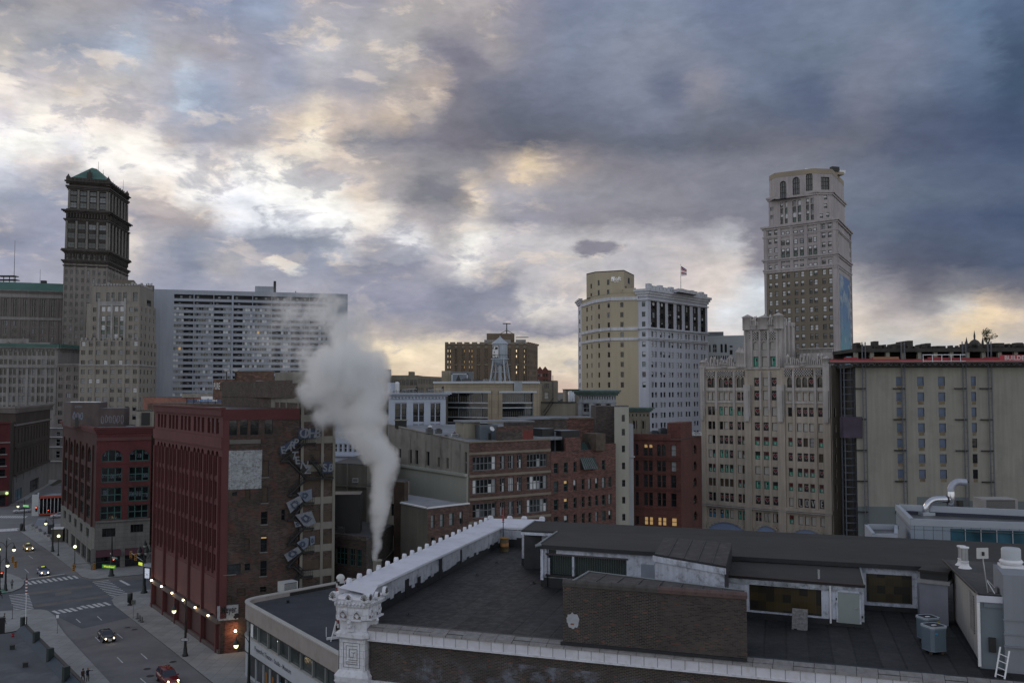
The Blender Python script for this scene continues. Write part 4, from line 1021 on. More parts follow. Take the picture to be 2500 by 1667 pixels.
# gothic building with painted windows
random.seed(23)
MST=mat('gothic_stone',(.40,.35,.295),.9,.14,.12,streak=.35)
MSP=mat('gothic_terracotta',(.41,.38,.365),.85,.15,.25,streak=.35)
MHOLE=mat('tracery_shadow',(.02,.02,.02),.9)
ARED=mat('art_red',(.16,.025,.03),.7);AGRN=mat('art_green',(.04,.28,.19),.7);AWHT=mat('art_white',(.38,.38,.38),.7);ABLU=mat('art_blue',(.06,.22,.40),.7);ABLK=mat('art_black',(.018,.016,.018),.7)
def heart(mb,cx,cz,s,y,m,rim=None):
 pts=[]
 for k in range(14):
  a=2*math.pi*k/14;pts.append((cx+s*.62*math.sin(a)**3*1.0,cz+s*.052*(13*math.cos(a)-5*math.cos(2*a)-2*math.cos(3*a)-math.cos(4*a))*.85))
 if rim:mb.poly([(cx+(p[0]-cx)*1.2,y,cz+(p[1]-cz)*1.2)for p in pts],rim);y-=.006
 mb.poly([(p[0],y,p[1])for p in pts],m)
def qd(mb,x0,x1,z0,z1,y,m):mb.poly([(x0,y,z0),(x1,y,z0),(x1,y,z1),(x0,y,z1)],m)
def art_heart(mb,w,h,y):qd(mb,w*.08,w*.92,h*.05,h*.95,y,ABLK);heart(mb,w/2,h*.55,min(w,h)*.62,y-.01,ARED,AWHT)
def art_green(mb,w,h,y):
 qd(mb,w*.08,w*.92,h*.05,h*.5,y,AGRN);qd(mb,w*.08,w*.92,h*.5,h*.95,y,ABLK);qd(mb,w*.3,w*.42,h*.1,h*.45,y-.01,AWHT);qd(mb,w*.42,w*.72,h*.1,h*.2,y-.01,AWHT)
def art_green2(mb,w,h,y):
 qd(mb,w*.08,w*.92,h*.05,h*.95,y,AGRN);qd(mb,w*.3,w*.7,h*.55,h*.8,y-.01,ABLK);qd(mb,w*.25,w*.38,h*.15,h*.8,y-.014,AWHT)
def art_mix(mb,w,h,y):qd(mb,w*.08,w*.92,h*.5,h*.95,y,ARED);qd(mb,w*.08,w*.92,h*.05,h*.5,y,AGRN);qd(mb,w*.35,w*.65,h*.12,h*.4,y-.01,AWHT);heart(mb,w/2,h*.72,w*.4,y-.012,ABLK)
def art_blue(mb,w,h,y):qd(mb,w*.08,w*.92,h*.05,h*.45,y,ABLU);qd(mb,w*.3,w*.7,h*.55,h*.85,y-.01,AWHT)
def mkletter(ch):
 def f(mb,w,h,y):
  qd(mb,w*.06,w*.94,h*.04,h*.96,y,ABLK)
  S_={'L':[((.25,.15),(.25,.85)),((.25,.15),(.75,.15))],'O':[((.25,.2),(.25,.8)),((.75,.2),(.75,.8)),((.25,.8),(.75,.8)),((.25,.2),(.75,.2))],'V':[((.2,.85),(.5,.15)),((.5,.15),(.8,.85))],'E':[((.25,.15),(.25,.85)),((.25,.85),(.75,.85)),((.25,.5),(.65,.5)),((.25,.15),(.75,.15))]}[ch]
  for(a,b),(c_,d_)in S_:
   L=math.hypot((c_-a)*w,(d_-b)*h);nx,nz=-(d_-b)*h/L*.11,(c_-a)*w/L*.11
   mb.poly([(a*w-nx,y-.01,b*h-nz),(c_*w-nx,y-.012,d_*h-nz),(c_*w+nx,y-.012,d_*h+nz),(a*w+nx,y-.01,b*h+nz)],AWHT)
 f.__name__=ch;return f
LOVE={c:mkletter(c)for c in 'LOVE'}
me_=Thing('office_building','ornate gothic stone building with red and green painted windows','building',(80,245,0))
def xm(x):return 1690+x/2.751
def ym(y):return 750+y/2.751
YL,YR=245.0,224.0
A=XY(xm(60),YL);B=XY(xm(935),YR);U=Vector((B[0]-A[0],B[1]-A[1])).normalized();N=Vector((-U.y,U.x));C=(B[0]+N.x*26,B[1]+N.y*26);D=(A[0]+N.x*26,A[1]+N.y*26)
FM=Facade(me_,A,B,0,1,MST)
um=lambda x:FM.u_at(xm(x))
zm=lambda x,y:FM.z_at(xm(x),ym(y))
lv=lambda y:zm(620,y)
zw=lv(400)
F=Facade(me_,A,B,0,zw,MST)
cols=[(104,128),(132,151),(180,204),(211,238),(245,270),(300,324),(330,349),(416,452),(474,510),(532,567),(640,668),(700,730),(741,771),(782,813),(843,873)]
ccols=cols[7:10]
rows_y=[(672,732),(776,832),(874,932),(975,1030),(1076,1132),(1176,1230),(1276,1335)]
pat=["DD2B2GG","DDDBDDD","BDHHHHM","BG22DBM","GMG2GBT","TTTTTMM","DDHHHHT"]
right=["HBB DHHDH","DHB BBBBB","MMM MHTWM","GMH HHHHT","BBH GGMMH","22G MMHMM","HHH BLOVE"]
RM={'H':('dark',art_heart),'G':('dark',art_green),'2':('dark',art_green2),'M':('dark',art_mix),'B':('board',None),'D':('dark',None),'T':('boardd',None),'W':('dimblind',None)}
for r,(y0,y1)in enumerate(rows_y):
 s=pat[r]+right[r].replace(' ','')
 for c_,(x0,x1)in enumerate(cols):
  ch=s[c_]if c_<len(s)else 'D'
  if r==6 and c_>10:g,a_='dark',LOVE[ch]
  else:g,a_=RM[ch]
  if r==0 and 7<=c_<10:g,a_=RM['HBB'[c_-7]]
  if a_ is None and g=='dark' and random.random()<.4:a_=art_heart
  F.win(um(x0),um(x1),lv(y1),lv(y0),glass=g,art=a_,rec=.35,ny=2 if not a_ and g!='board' else 1,ft=.1)
for c_,(x0,x1,g,a_)in enumerate([(104,124,'dark',art_blue),(130,150,'dark',art_blue),(178,202,'dark',art_blue),(210,236,'dark',art_green2),(244,270,'board',None),(298,322,'dark',art_green2),(328,350,'dark',art_green2),(414,432,'dark',art_heart),(436,454,'dark',art_heart),(472,490,'board',None),(494,512,'board',None),(530,550,'board',None),(553,570,'dark',art_heart),(640,670,'dark',art_mix),(700,732,'board',None),(743,773,'board',None),(786,816,'board',None),(846,878,'board',None)]):
 F.win(um(x0),um(x1),lv(1452),lv(1392),glass=g,art=a_,rec=.35,ny=1,ft=.1)
for c_,(x0,x1)in enumerate(cols):
 if 7<=c_<=9:continue
 g='dark' if c_ in(5,6)else 'board'
 F.win(um(x0),um(x1),lv(628),lv(570),glass=g,art=art_heart if g=='dark' else None,rec=.35,ny=1)
 F.win(um(x0)-.1,um(x1)+.1,lv(538),lv(470),glass='dark',art=art_heart if random.random()<.5 else None,rec=.45,arch=1.3,ny=1)
ct=['DBD','HBH','GBG']
for(x0,x1)in ccols:
 mid_=x0==474
 F.win(um(x0),um(x1),lv(625),lv(560),glass='board' if mid_ else 'dark',art=None if mid_ else art_heart,rec=.35,ny=1)
 F.win(um(x0),um(x1),lv(530),lv(472),glass='board' if mid_ else 'dark',art=None if mid_ else art_heart,rec=.35,ny=1)
F.done()
sf=me_.part('shop_arch')
SKYB=mat('arch_panel_blue',(.22,.29,.45),.7,.1)
for x0,x1 in((92,350),(408,572),(640,880)):
 a0,a1=um(x0),um(x1);n=14;pts=[]
 for k in range(n+1):
  t_=math.pi*k/n;pts.append((a0+(a1-a0)*(1-math.cos(t_))/2,lv(1560)+(lv(1478)-lv(1560))*math.sin(t_)**.8))
 sf.poly([FM.pt(p[0],p[1],.06)for p in pts]+[FM.pt(a1,1,.06),FM.pt(a0,1,.06)],SKYB)
 for k in range(n):sf.fbox(FM,pts[k][0],pts[k+1][0]+.01,min(pts[k][1],pts[k+1][1]),max(pts[k][1],pts[k+1][1])+.45,0,.4,MST)
pi_=me_.part('pier')
for x0,x1,o,yt in((62,90,.8,380),(353,398,.9,520),(575,625,.9,520),(884,930,.8,380)):
 pi_.fbox(FM,max(0,um(x0)),min(FM.L,um(x1)),0,lv(1370),-.1,o*.7+.2,MST);pi_.fbox(FM,max(0,um(x0)),min(FM.L,um(x1)),lv(1368),lv(690),-.1,o*.7,MST)
 pi_.fbox(FM,max(0,um(x0)),min(FM.L,um(x1)),lv(740),lv(yt),-.1,o,MSP)
 pi_.fbox(FM,max(0,um(x0+8)),min(FM.L,um(x1-8)),lv(770),lv(560),-.1,o+.3,MSP)
for x in(165,284,462,521,683,830):
 pi_.fbox(FM,um(x-7),um(x+7),lv(1340),lv(690),-.05,.35,MST);pi_.fbox(FM,um(x-7),um(x+7),lv(690),lv(430),-.05,.5,MSP)
st=me_.part('string_course')
for y0,y1,o,m in((1362,1342,.7,MST),(1372,1366,.9,MSP)):st.fbox(FM,0,FM.L,lv(y0),lv(y1),0,o,m)
for x0,x1 in((92,352),(628,884)):
 st.fbox(FM,um(x0),um(x1),lv(562),lv(542),0,.25,MSP);st.fbox(FM,um(x0),um(x1),lv(645),lv(632),0,.25,MSP)
tr=me_.part('tracery')
def lattice(x0,x1,y0,y1,nx,ny,d=.5):
 a0,a1,b0,b1=um(x0),um(x1),lv(y1),lv(y0)
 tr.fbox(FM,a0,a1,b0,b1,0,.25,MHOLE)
 for i in range(nx):
  for j in range(ny):
   if(i+j)%2:continue
   cu=a0+(a1-a0)*(i+.5)/nx;cv=b0+(b1-b0)*(j+.5)/ny;hw=(a1-a0)/nx*.5;hh=(b1-b0)/ny*.5
   tr.fbox(FM,cu-hw,cu+hw,cv-hh,cv+hh,.25,d,MSP)
lattice(94,152,424,462,7,5);lattice(170,272,424,462,13,5);lattice(288,352,424,462,7,5)
lattice(622,670,416,462,7,5);lattice(688,812,416,462,15,5);lattice(830,874,416,462,7,5)
def crest(x0,x1,ybase,nn,hmax=2.0,d0=-.6,d1=.5,F_=FM,zf=lv,key='cresting'):
 cb=me_.part('cresting',key);a0,a1=F_.u_at(xm(x0)),F_.u_at(xm(x1));z=zf(ybase)
 for k in range(nn):
  u0=a0+(a1-a0)*k/nn;w=(a1-a0)/nn;h=random.choice([.5,.9,1.3,1.8,hmax])*random.uniform(.8,1.1)
  cb.fbox(F_,u0,u0+w*.62,z,z+h,d0,d1,MSP)
  if random.random()<.5:q_=F_.pt(u0+w*.3,0,0);cb.lathe((q_.x,q_.y,z+h),[(.34,0),(.42,.2),(.25,.45),(.02,.8)],MSP,6)
Fp=Facade(me_,A,B,zw,lv(398),MSP)
bt_=me_.part('parapet')
for x0,x1 in((60,356),(625,935)):bt_.fbox(FM,um(x0),um(x1),zw-.3,lv(388),-.6,.35,MSP)
crest(92,352,388,22);crest(628,885,388,20)
for x,y in((76,345),(905,335),(322,262),(345,268),(222,372),(748,368)):
 q_=FM.pt(um(x),0,0);bt_.lathe((q_.x,q_.y,lv(398)),[(1.0,0),(1.0,(lv(y)-lv(398))*.7),(1.25,(lv(y)-lv(398))*.75),(.8,(lv(y)-lv(398))*.85),(.05,(lv(y)-lv(398))*1.05)],MSP,8)
zt=lv(118)
tc_=[tuple(FM.pt(um(356),0,.4))[:2],tuple(FM.pt(um(594),0,.4))[:2],tuple(FM.pt(um(594),0,-9.5))[:2],tuple(FM.pt(um(356),0,-9.5))[:2]]
FT=Facade(me_,tc_[0],tc_[1],zw-.5,zt,MSP)
ut=lambda x:FT.u_at(xm(x))
for(x0,x1),g,a_ in(((413,447),'dark',art_green2),((470,505),'board',None),((526,563),'dark',art_green2)):
 FT.win(ut(x0),ut(x1),lv(398),lv(328),glass=g,art=a_,rec=.4,ny=1)
for x0,x1 in((412,446),(468,504),(524,562)):FT.win(ut(x0),ut(x1),lv(283),lv(226),glass='board',rec=.4,arch=1.0,ny=1)
FT.done()
FTs=Facade(me_,tc_[1],tc_[2],zw-.5,zt,MSP);FTs.done();Facade(me_,tc_[2],tc_[3],zw-.5,zt,MSP).done();Facade(me_,tc_[3],tc_[0],zw-.5,zt,MSP).done()
me_.part('roof').prism(tc_,zt-.1,zt,ST_D)
for x in(357,402,458,514,572):bt_.fbox(FT,ut(x-2),ut(x+9),zw,lv(150),0,.45,MSP)
FMo=FM;
def latt(F_,a0,a1,b0,b1,nx,ny):
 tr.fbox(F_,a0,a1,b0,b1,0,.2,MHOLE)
 for i in range(nx):
  for j in range(ny):
   if(i+j)%2==0:tr.fbox(F_,a0+(a1-a0)*i/nx,a0+(a1-a0)*(i+1)/nx,b0+(b1-b0)*j/ny,b0+(b1-b0)*(j+1)/ny,.2,.42,MSP)
for x0,x1 in((390,448),(462,503),(518,578)):latt(FT,ut(x0),ut(x1),lv(212),lv(162),7,6)
for k,v in enumerate((.25,.5,.75)):bt_.fbox(FTs,FTs.L*v-.4,FTs.L*v+.4,zw,zt+1,0,.5,MSP)
crest(396,578,118,15,2.6,F_=FT,key='tower_cresting')
for k in range(6):me_.part('cresting','tower_cresting').fbox(FTs,FTs.L*k/6,FTs.L*(k+.5)/6,zt,zt+random.choice([1,1.8]),-.5,.4,MSP)
for x,yt,r in((375,42,1.35),(582,40,1.3),(418,70,.9),(484,52,1.6)):
 q_=FT.pt(ut(x),0,-.3);hh=lv(yt)-zt;bt_.lathe((q_.x,q_.y,zt-1),[(r,0),(r,hh*.75+1),(r*1.2,hh*.8+1),(r*.7,hh*.92+1),(.05,hh+1.2)],MSP,8)
F1=Facade(me_,B,C,0,zw,MST);F1.grid(F1.cols(6,1.4),[(lv(y1),lv(y0))for y0,y1 in rows_y],('dark','board','dark'));F1.done();Facade(me_,C,D,0,zw,MST).done()
F3=Facade(me_,D,A,0,zw,MST);F3.grid(F3.cols(6,1.4),[(lv(y1),lv(y0))for y0,y1 in rows_y],('dark','board','dark'));F3.done()
me_.part('roof').prism([A,B,C,D],zw-.1,zw,ST_D)
a0,a1=um(655),um(882)
rh=me_.part('roof_house');rh.fbox(FM,a0,a1,zw,lv(305),-16,-7,MSP);rh.fbox(FM,a0+1,a1-3,lv(300)-.5,lv(272),-15.5,-7.6,HDK)
for k in range(26):rh.fbox(FM,a0+(a1-a0)*k/26,a0+(a1-a0)*(k+.45)/26,lv(305),lv(278),-7.4,-7.0,MSP)
rh.fbox(FM,a0-.2,a1+.2,lv(278),lv(270),-7.8,-6.8,MSP)
me_.finish(100)
# pale building half hidden between hotel and gothic block
pb=Thing('office_building','white classical building showing between the hotel and the gothic building','building',(95,420,0))
a=XY(1722,395);b=XY(1830,388);zt=ZA(823,392)
PWH=mat('white_far_wall',(.46,.50,.54),.85,.1,.1)
F=Facade(pb,a,b,0,zt,PWH)
for x0,x1,y0,y1,ar in((116,126,250,300,1),(138,168,246,304,1),(192,208,246,304,1),(220,236,246,304,1),(254,274,258,270,0),(254,274,288,318,0)):
 F.win(F.u_at(xm(x0)),F.u_at(xm(x1)),ZA(ym(y1),392),ZA(ym(y0),392),glass='dark',arch=ar,rec=.6,nx=2,ft=.25,frame=FR_W if x0==138 else FR_D)
for x in range(118,240,15):
 for y in(325,370):F.win(F.u_at(xm(x)),F.u_at(xm(x+8)),ZA(ym(y+25),392),ZA(ym(y),392),glass='mid')
F.done();Facade(pb,b,add2(b,(3,20)),0,zt,PWH).done();Facade(pb,add2(a,(3,20)),a,0,zt,PWH).done();Facade(pb,add2(b,(3,20)),add2(a,(3,20)),0,zt,PWH).done()
pb.part('roof').prism([a,b,add2(b,(3,20)),add2(a,(3,20))],zt-.1,zt+.6,PWH)
q0,q1=XY(1728,398),XY(1768,396);pb.part('roof_house').prism([q0,q1,add2(q1,(0,8)),add2(q0,(0,8))],zt,ZA(810,397),FR_G,mtop=FR_G)
pb.finish()
# pale concrete slab wall with demolition canopy (right edge)
random.seed(25)
CW=mat('concrete_cream',(.27,.26,.225),.9,.08,.09,streak=.2,dirt=(.225,.215,.19))
CWG=mat('concrete_patch_grey',(.13,.15,.155),.9,.08,.1);WBLU=mat('window_sheet_blue',(.09,.12,.19),.5,.25,.5)
REDN=mat('debris_net_red',(.26,.035,.045),.8,.3,.6);RUB=mat('rubble_dark',(.05,.045,.04),.95,.4,.5)
cb=Thing('warehouse','cream concrete building with wrecked top storey and red debris netting at the right edge','building',(115,220,0))
def xc(x):return 2030+x/2.957
def yc(y):return 800+y/2.957
YK=212.0
a=XY(xc(174),YK);b=XY(2640,YK-4);U=Vector((b[0]-a[0],b[1]-a[1])).normalized();N=Vector((-U.y,U.x));c=(b[0]+N.x*30,b[1]+N.y*30);d=(a[0]+N.x*30+3,a[1]+N.y*30)
zt=ZA(yc(262),YK);F=Facade(cb,a,b,0,zt,CW)
uk=lambda x:F.u_at(xc(x));zk=lambda y,Y=YK:ZA(yc(y),Y)
for x0,x1,ys in((470,512,355),(622,664,355),(773,817,355),(1010,1040,352)):
 for k in range(7):
  y=ys+110.8*k
  if x0==1010 and k<4:nm=66
  F.win(uk(x0-3),uk(x1+3),zk(y+66),zk(y),glass='dark' if(x0==1010 and k>3)else 'dark',art=(lambda mb,w,h,yy:qd(mb,0,w,0,h,yy,WBLU))if not(x0==1010 and k>3)else None,ny=1,rec=.3,ft=.06)
F.done()
for p,q_ in((b,c),(c,d),(d,a)):Facade(cb,p,q_,0,zt,RUB if p==d else CW).done()
gp=cb.part('wall_patch');gp.fbox(F,0,uk(465),0,zk(1288),0,.03,CWG);gp.fbox(F,uk(465),uk(600),0,zk(1300),0,.032,CWG);gp.fbox(F,uk(600),uk(970),0,zk(1215),0,.03,CWG);gp.fbox(F,uk(970),F.L,0,zk(1240),0,.032,CWG)
for x0,x1,ys in((468,514,330),(620,666,330),(771,819,330),(1008,1042,330)):
 for k in range(8):
  y=ys+25+110.8*k+62
  if k<7:cb.part('wall').fbox(F,uk(x0+3),uk(x1-3),zk(y+26),zk(y),0,.012,mat('sill_stain',(.17,.135,.09),.95,.4,.8))
tp=cb.part('top_storey');z0=zt;z1_=zk(150)
tp.fbox(F,-.5,F.L,z0-.8,z0,-29,.4,RUB);tp.fbox(F,-.2,F.L,z1_-.8,z1_,-29,.2,RUB)
tp.fbox(F,3,F.L,z0,z1_,-14,-13,RUB)
for k in range(15):
 u=F.L*k/14
 tp.fbox(F,u,u+.8,z0,z1_,-1.4,-.4,CW)
random.seed(31)
for k in range(70):
 u=random.uniform(0,F.L-1);h=abs(random.gauss(.5,.5));tp.fbox(F,u,u+random.uniform(.3,2.0),z1_,z1_+h,-random.uniform(1,8)-1,-.6,RUB)
cb.finish()
sc=Thing('debris_canopy','red netted work platform along the top of the cream concrete building','scaffold',tuple(F.pt(F.L/2,zt)))
zn0,zn1=zk(250),zk(208)
nt=sc.part('netting')
x=-6.0
while x<F.L:
 h=zn1+random.uniform(-.5,.1)-.2;nt.fbox(F,x,x+3.0,zn0+.1,h,1.9,1.96,REDN);x+=3.02
nt.fbox(F,-6,F.L,zn0,zn0+.35,1.85,2.1,mat('toe_board',(.30,.12,.12),.8))
BAN=mat('banner_red',(.36,.05,.06),.7);bn=sc.part('banner');bn.fbox(F,uk(1190),F.L,zn0+.3,zn1+.2,1.98,2.02,BAN)
text_on(bn,F,'BUILDERS SPECIALTY',uk(1225),zk(236),1.3,mat('banner_white',(.55,.45,.45),.7),2.05,bold=.03)
bn.fbox(F,uk(285),uk(470),zk(232),zk(212),1.98,2.01,mat('banner_dull',(.30,.13,.08),.8));
tb=sc.part('truss')
x=-6
while x<F.L-3:
 A_,B_=F.pt(x,zn0-.75,1.9),F.pt(x+.6,zn0-.1,1.9);C_,=(F.pt(x+1.2,zn0-.75,1.9),)
 tb.cyl(A_,B_,.05,.05,FR_G,4);tb.cyl(B_,C_,.05,.05,FR_G,4);x+=1.2
tb.fbox(F,-6,F.L,zn0-.85,zn0-.75,1.5,2.1,STEEL);tb.fbox(F,-6,F.L,zn0-.25,zn0,.3,2.1,STEEL)
x=uk(640)
while x<uk(945):sc.part('rail').fbox(F,x,x+.12,zn0,zn1+.4,2.1,2.2,WHITEP);x+=2.0
sc.part('rail').fbox(F,uk(640),uk(945),zn1+.2,zn1+.35,2.1,2.2,WHITEP);sc.part('rail').fbox(F,uk(640),uk(945),zn1-1.2,zn1-1.1,2.1,2.2,WHITEP)
sc.finish()
for i,(x,w,side)in enumerate(((238,18,-1),(520,20,-1),(962,22,0),(1145,22,-1))):
 o=F.pt(uk(x),0,1);hm=Thing('hoist_mast',['grey climbing mast nearest the left corner of the cream concrete wall','grey climbing mast beside the leftmost window column of the cream wall','grey climbing mast left of the narrow window column of the cream wall','grey climbing mast right of the narrow window column of the cream wall'][i],'mast',tuple(o),group='climbing masts on the concrete wall')
 m_=hm.part('mast');q0=uk(x)-.6
 MC=mat('mast_grey',(.12,.13,.15),.6,.2,.5,metal=.3)
 for du in(0,1.0):
  for dd in(.6,1.4):m_.fbox(F,q0+du*.7,q0+du*.7+.1,0,zk(105),dd*.6,dd*.6+.1,MC)
 z=0
 while z<zk(105):m_.fbox(F,q0+.1,q0+.7,z,z+.07,.4,.46,MC);z+=1.5
 for k in range(5):hm.part('tie').fbox(F,q0-1.7,q0+.9,zk(442+222*k),zk(434+222*k),.05,.5,STEEL)
 hm.finish()
a2=XY(xc(118),214);ah=Thing('hoist_tower','thin dark hoist tower in the alley left of the cream building','hoist',(a2[0],a2[1],0))
zt2=zk(105,214)
for dx in(-1.2,1.2):
 for dy in(-1,1):ah.part('mast').obox((a2[0]+dx,a2[1]+dy),0,.25,.25,0,zn0,mat('hoist_steel',(.06,.07,.09),.6))
z=0
while z<zn0:ah.part('mast').obox(a2,0,2.6,.15,z,z+.15,mat('hoist_steel',0));ah.part('mast').obox(add2(a2,(0,-1)),0,2.6,.15,z,z+.15,mat('hoist_steel',0));z+=1.6
ah.part('cage').obox(add2(a2,(0,-1.6)),0,4.2,2.4,zk(790,214),zk(640,214),mat('cage_purple',(.05,.035,.06),.7,.4))
ah.finish()
q_=F.pt(uk(1360),0,-24);sp_=Thing('rooftop_turret','small spired roof turret beyond the wrecked top storey','turret',tuple(q_)[:2]+(z1_,))
sp_.part('body').obox((q_.x,q_.y),.1,5,4,z1_-3,z1_+1.2,STP);sp_.part('spire').lathe((q_.x,q_.y,z1_+1.2),[(2.4,0),(1.2,1.2),(.9,1.6),(.2,2.0),(.25,2.8),(.02,4.2)],ST_D,8)
sp_.part('spire').lathe((q_.x-2,q_.y,z1_+1.2),[(.4,0),(.3,1.2),(.02,2.6)],ST_D,6);sp_.part('spire').lathe((q_.x+2,q_.y,z1_+1.2),[(.4,0),(.3,1.2),(.02,2.6)],ST_D,6)
sp_.finish()
LEAF=mat('leaf_dark',(.04,.055,.02),.8,.4,2.0)
def bush(name,label,cat,c,r,h,n,lf,m=LEAF,group=None,trunk=True,seed=1):
 rr=random.Random(seed);th=Thing(name,label,cat,c,group)
 if trunk:
  t_=th.part('trunk')
  for k in range(5):
   a=rr.uniform(0,6.28);e=(c[0]+math.cos(a)*r*.6,c[1]+math.sin(a)*r*.6,c[2]+h*rr.uniform(.6,.95));t_.tube([c,(c[0]+(e[0]-c[0])*.3,c[1]+(e[1]-c[1])*.3,c[2]+h*.4),e],[r*.06,r*.04,r*.012],RUB,5)
 cr_=th.part('crown')
 lumps=[(rr.gauss(0,.4)*r,rr.gauss(0,.4)*r,h*rr.uniform(.4,.95),rr.uniform(.25,.5)*r)for _ in range(9)]
 for k in range(n):
  L=rr.choice(lumps);v=Vector((rr.gauss(0,1),rr.gauss(0,1),rr.gauss(0,1))).normalized()*L[3]*rr.uniform(.5,1.1)
  p=Vector((c[0]+L[0],c[1]+L[1],c[2]+L[2]))+v;a=Vector((rr.gauss(0,1),rr.gauss(0,1),rr.gauss(0,1))).normalized();b_=a.orthogonal().normalized()
  s=lf*rr.uniform(.6,1.3);cr_.poly([p-a*s,p-b_*s*.5,p+a*s,p+b_*s*.5],m)
 return th.finish()
q_=F.pt(uk(1178),0,-3);bush('shrub','small scrubby shrub growing on the wrecked top storey','shrub',(q_.x,q_.y,z1_),1.8,4.2,420,.22,seed=4)
# centre: low and middle-height blocks
random.seed(41)
def blk(th,pts,z0,z1,m,part='wall',mtop=None,roof='roof'):
 for i in range(len(pts)):Facade(th,pts[i],pts[(i+1)%len(pts)],z0,z1,m,part).done()
 th.part(roof).prism(pts,z1-.1,z1-.02,mtop or ST_D)
def X3(x):return 880+x/4.3556
def Y3(y):return 760+y/4.3556
CREAM=mat('wall_cream',(.30,.27,.215),.88,.12,.12,streak=.2);CREAM_D=mat('wall_tan_old',(.20,.18,.145),.9,.15,.12,streak=.25)
STUC=mat('limestone_panels',(.31,.26,.19),.85,.15,.15,panels=(2.2,1.6,.0),streak=.15)
ALU=mat('aluminium',(.40,.43,.47),.4,.08,.5,metal=.4)
ROOFG=mat('roof_pale',(.20,.215,.24),.8,.25,.12,dirt=(.11,.115,.12));ROOFD=mat('roof_dark',(.045,.046,.05),.85,.3,.15,dirt=(.075,.072,.07))
WPAINT=mat('wall_white_blue',(.42,.46,.55),.8,.08,.2,streak=.1)
Yg=232.0
gb=Thing('office_building','tan stone building with dark banded windows below the water tower','building',(-5,245,0))
zt=ZA(Y3(765),Yg)
a,b,c=XY(X3(780),236),XY(X3(1430),228),XY(X3(1900),233);d,e=add2(c,(4,34)),add2(a,(2,34))
F1=Facade(gb,a,b,0,zt,STUC);F2=Facade(gb,b,c,0,zt,STUC)
zg=lambda y:ZA(Y3(y),Yg)
for F,x0,x1,mull in((F1,905,1360,(1035,1158,1282)),(F2,1505,1835,(1758,))):
 u0,u1=F.u_at(X3(x0)),F.u_at(X3(x1));F.h.append((round(u0,3),round(u1,3),round(zg(1330),3),round(zg(868),3),.5,0,ALU))
 for(y0,y1)in((868,966),(1028,1120),(1185,1330)):
  me=gb.part('ribbon_window','rw%d%d'%(x0,y0));v0,v1=zg(y1),zg(y0)
  us_=[u0]+[F.u_at(X3(x))for x in mull]+[u1]
  for i in range(len(us_)-1):
   m_=random.choice([GD,GD,GM]);me.fbox(F,us_[i]+.05,us_[i+1]-.05,v0,v1,-.55,-.5,m_)
   if i:me.fbox(F,us_[i]-.1,us_[i]+.1,v0,v1,-.5,-.35,FR_G)
  n_=int((u1-u0)/.5)
  for k in range(n_):me.fbox(F,u0+k*.5,u0+k*.5+.05,v0,v1*.65+v0*.35,-.5,-.47,FR_T)
 for(y0,y1)in((966,1028),(1120,1185)):
  gb.part('spandrel').fbox(F,u0,u1,zg(y1),zg(y0),-.5,-.3,GD)
  gb.part('spandrel').fbox(F,u0,u1,zg(y0+10),zg(y0),-.3,-.1,ALU);gb.part('spandrel').fbox(F,u0,u1,zg(y1),zg(y1-10),-.3,-.1,ALU)
 fr=gb.part('window_surround');w=.9
 fr.fbox(F,u0-w,u0,zg(1330),zg(845),0,.25,STUC);fr.fbox(F,u1,u1+w,zg(1330),zg(845),0,.25,STUC);fr.fbox(F,u0-w,u1+w,zg(866),zg(848),0,.35,ALU)
 F.done();gb.part('coping').fbox(F,-.1,F.L+.1,zt,zt+.5,-.5,.3,ALU)
 gb.part('coping').fbox(F,-.05,F.L+.05,zg(800),zg(790),0,.08,STUC)
for p,q in((c,d),(d,e),(e,a)):Facade(gb,p,q,0,zt,STUC).done()
gb.part('roof').prism([a,b,c,d,e],zt-.5,zt-.4,ROOFG)
u0,u1=F2.u_at(X3(1628)),F2.u_at(X3(1716));gr_=gb.part('vent_grille')
for k in range(8):gr_.fbox(F2,u0+(u1-u0)*k/8,u0+(u1-u0)*(k+.55)/8,zg(848),zg(742),-.2,.45,ALU)
gr_.fbox(F2,u0,u1,zg(848),zg(742),-.3,.3,FR_G)
pth=gb.part('roof_house');p0,p1=XY(X3(862),262),XY(X3(958),262);pth.prism([p0,p1,add2(p1,(0,12)),add2(p0,(0,12))],zt-1,ZA(Y3(632),262),STUC)
p0,p1=XY(X3(958),256),XY(X3(1190),256);pth.prism([p0,p1,add2(p1,(0,10)),add2(p0,(0,10))],zt-1,ZA(Y3(640),256),FR_G)
pth2=gb.part('roof_house','rh2');p0,p1=XY(X3(968),255.9),XY(X3(1142),255.9);Fh=Facade(gb,p0,p1,0,1,ALU);pth2.fbox(Fh,0,Fh.L,zt,ZA(Y3(672),256),0,.06,mat('door_blue_grey',(.16,.18,.22),.6));pth2.fbox(Fh,0,Fh.L,ZA(Y3(672),256),ZA(Y3(662),256),0,.2,ALU);pth2.fbox(Fh,0,.3,zt,ZA(Y3(662),256),0,.2,ALU);pth2.fbox(Fh,Fh.L-.3,Fh.L,zt,ZA(Y3(662),256),0,.2,ALU)
gb.finish()
q=XY(X3(1040),249);vt=Thing('roof_vent','small dark triangular hood on the tan building roof','vent',(q[0],q[1],zt));vt.part('hood').mesh([(q[0]-1,q[1],zt),(q[0]+1,q[1],zt),(q[0]+1,q[1]+1.4,zt),(q[0]-1,q[1]+1.4,zt),(q[0],q[1]+.7,zt+2.4)],[(0,1,4),(1,2,4),(2,3,4),(3,0,4)],STEEL);vt.part('curb').obox(q,0,2.4,2,zt-.4,zt,FR_G);vt.finish()
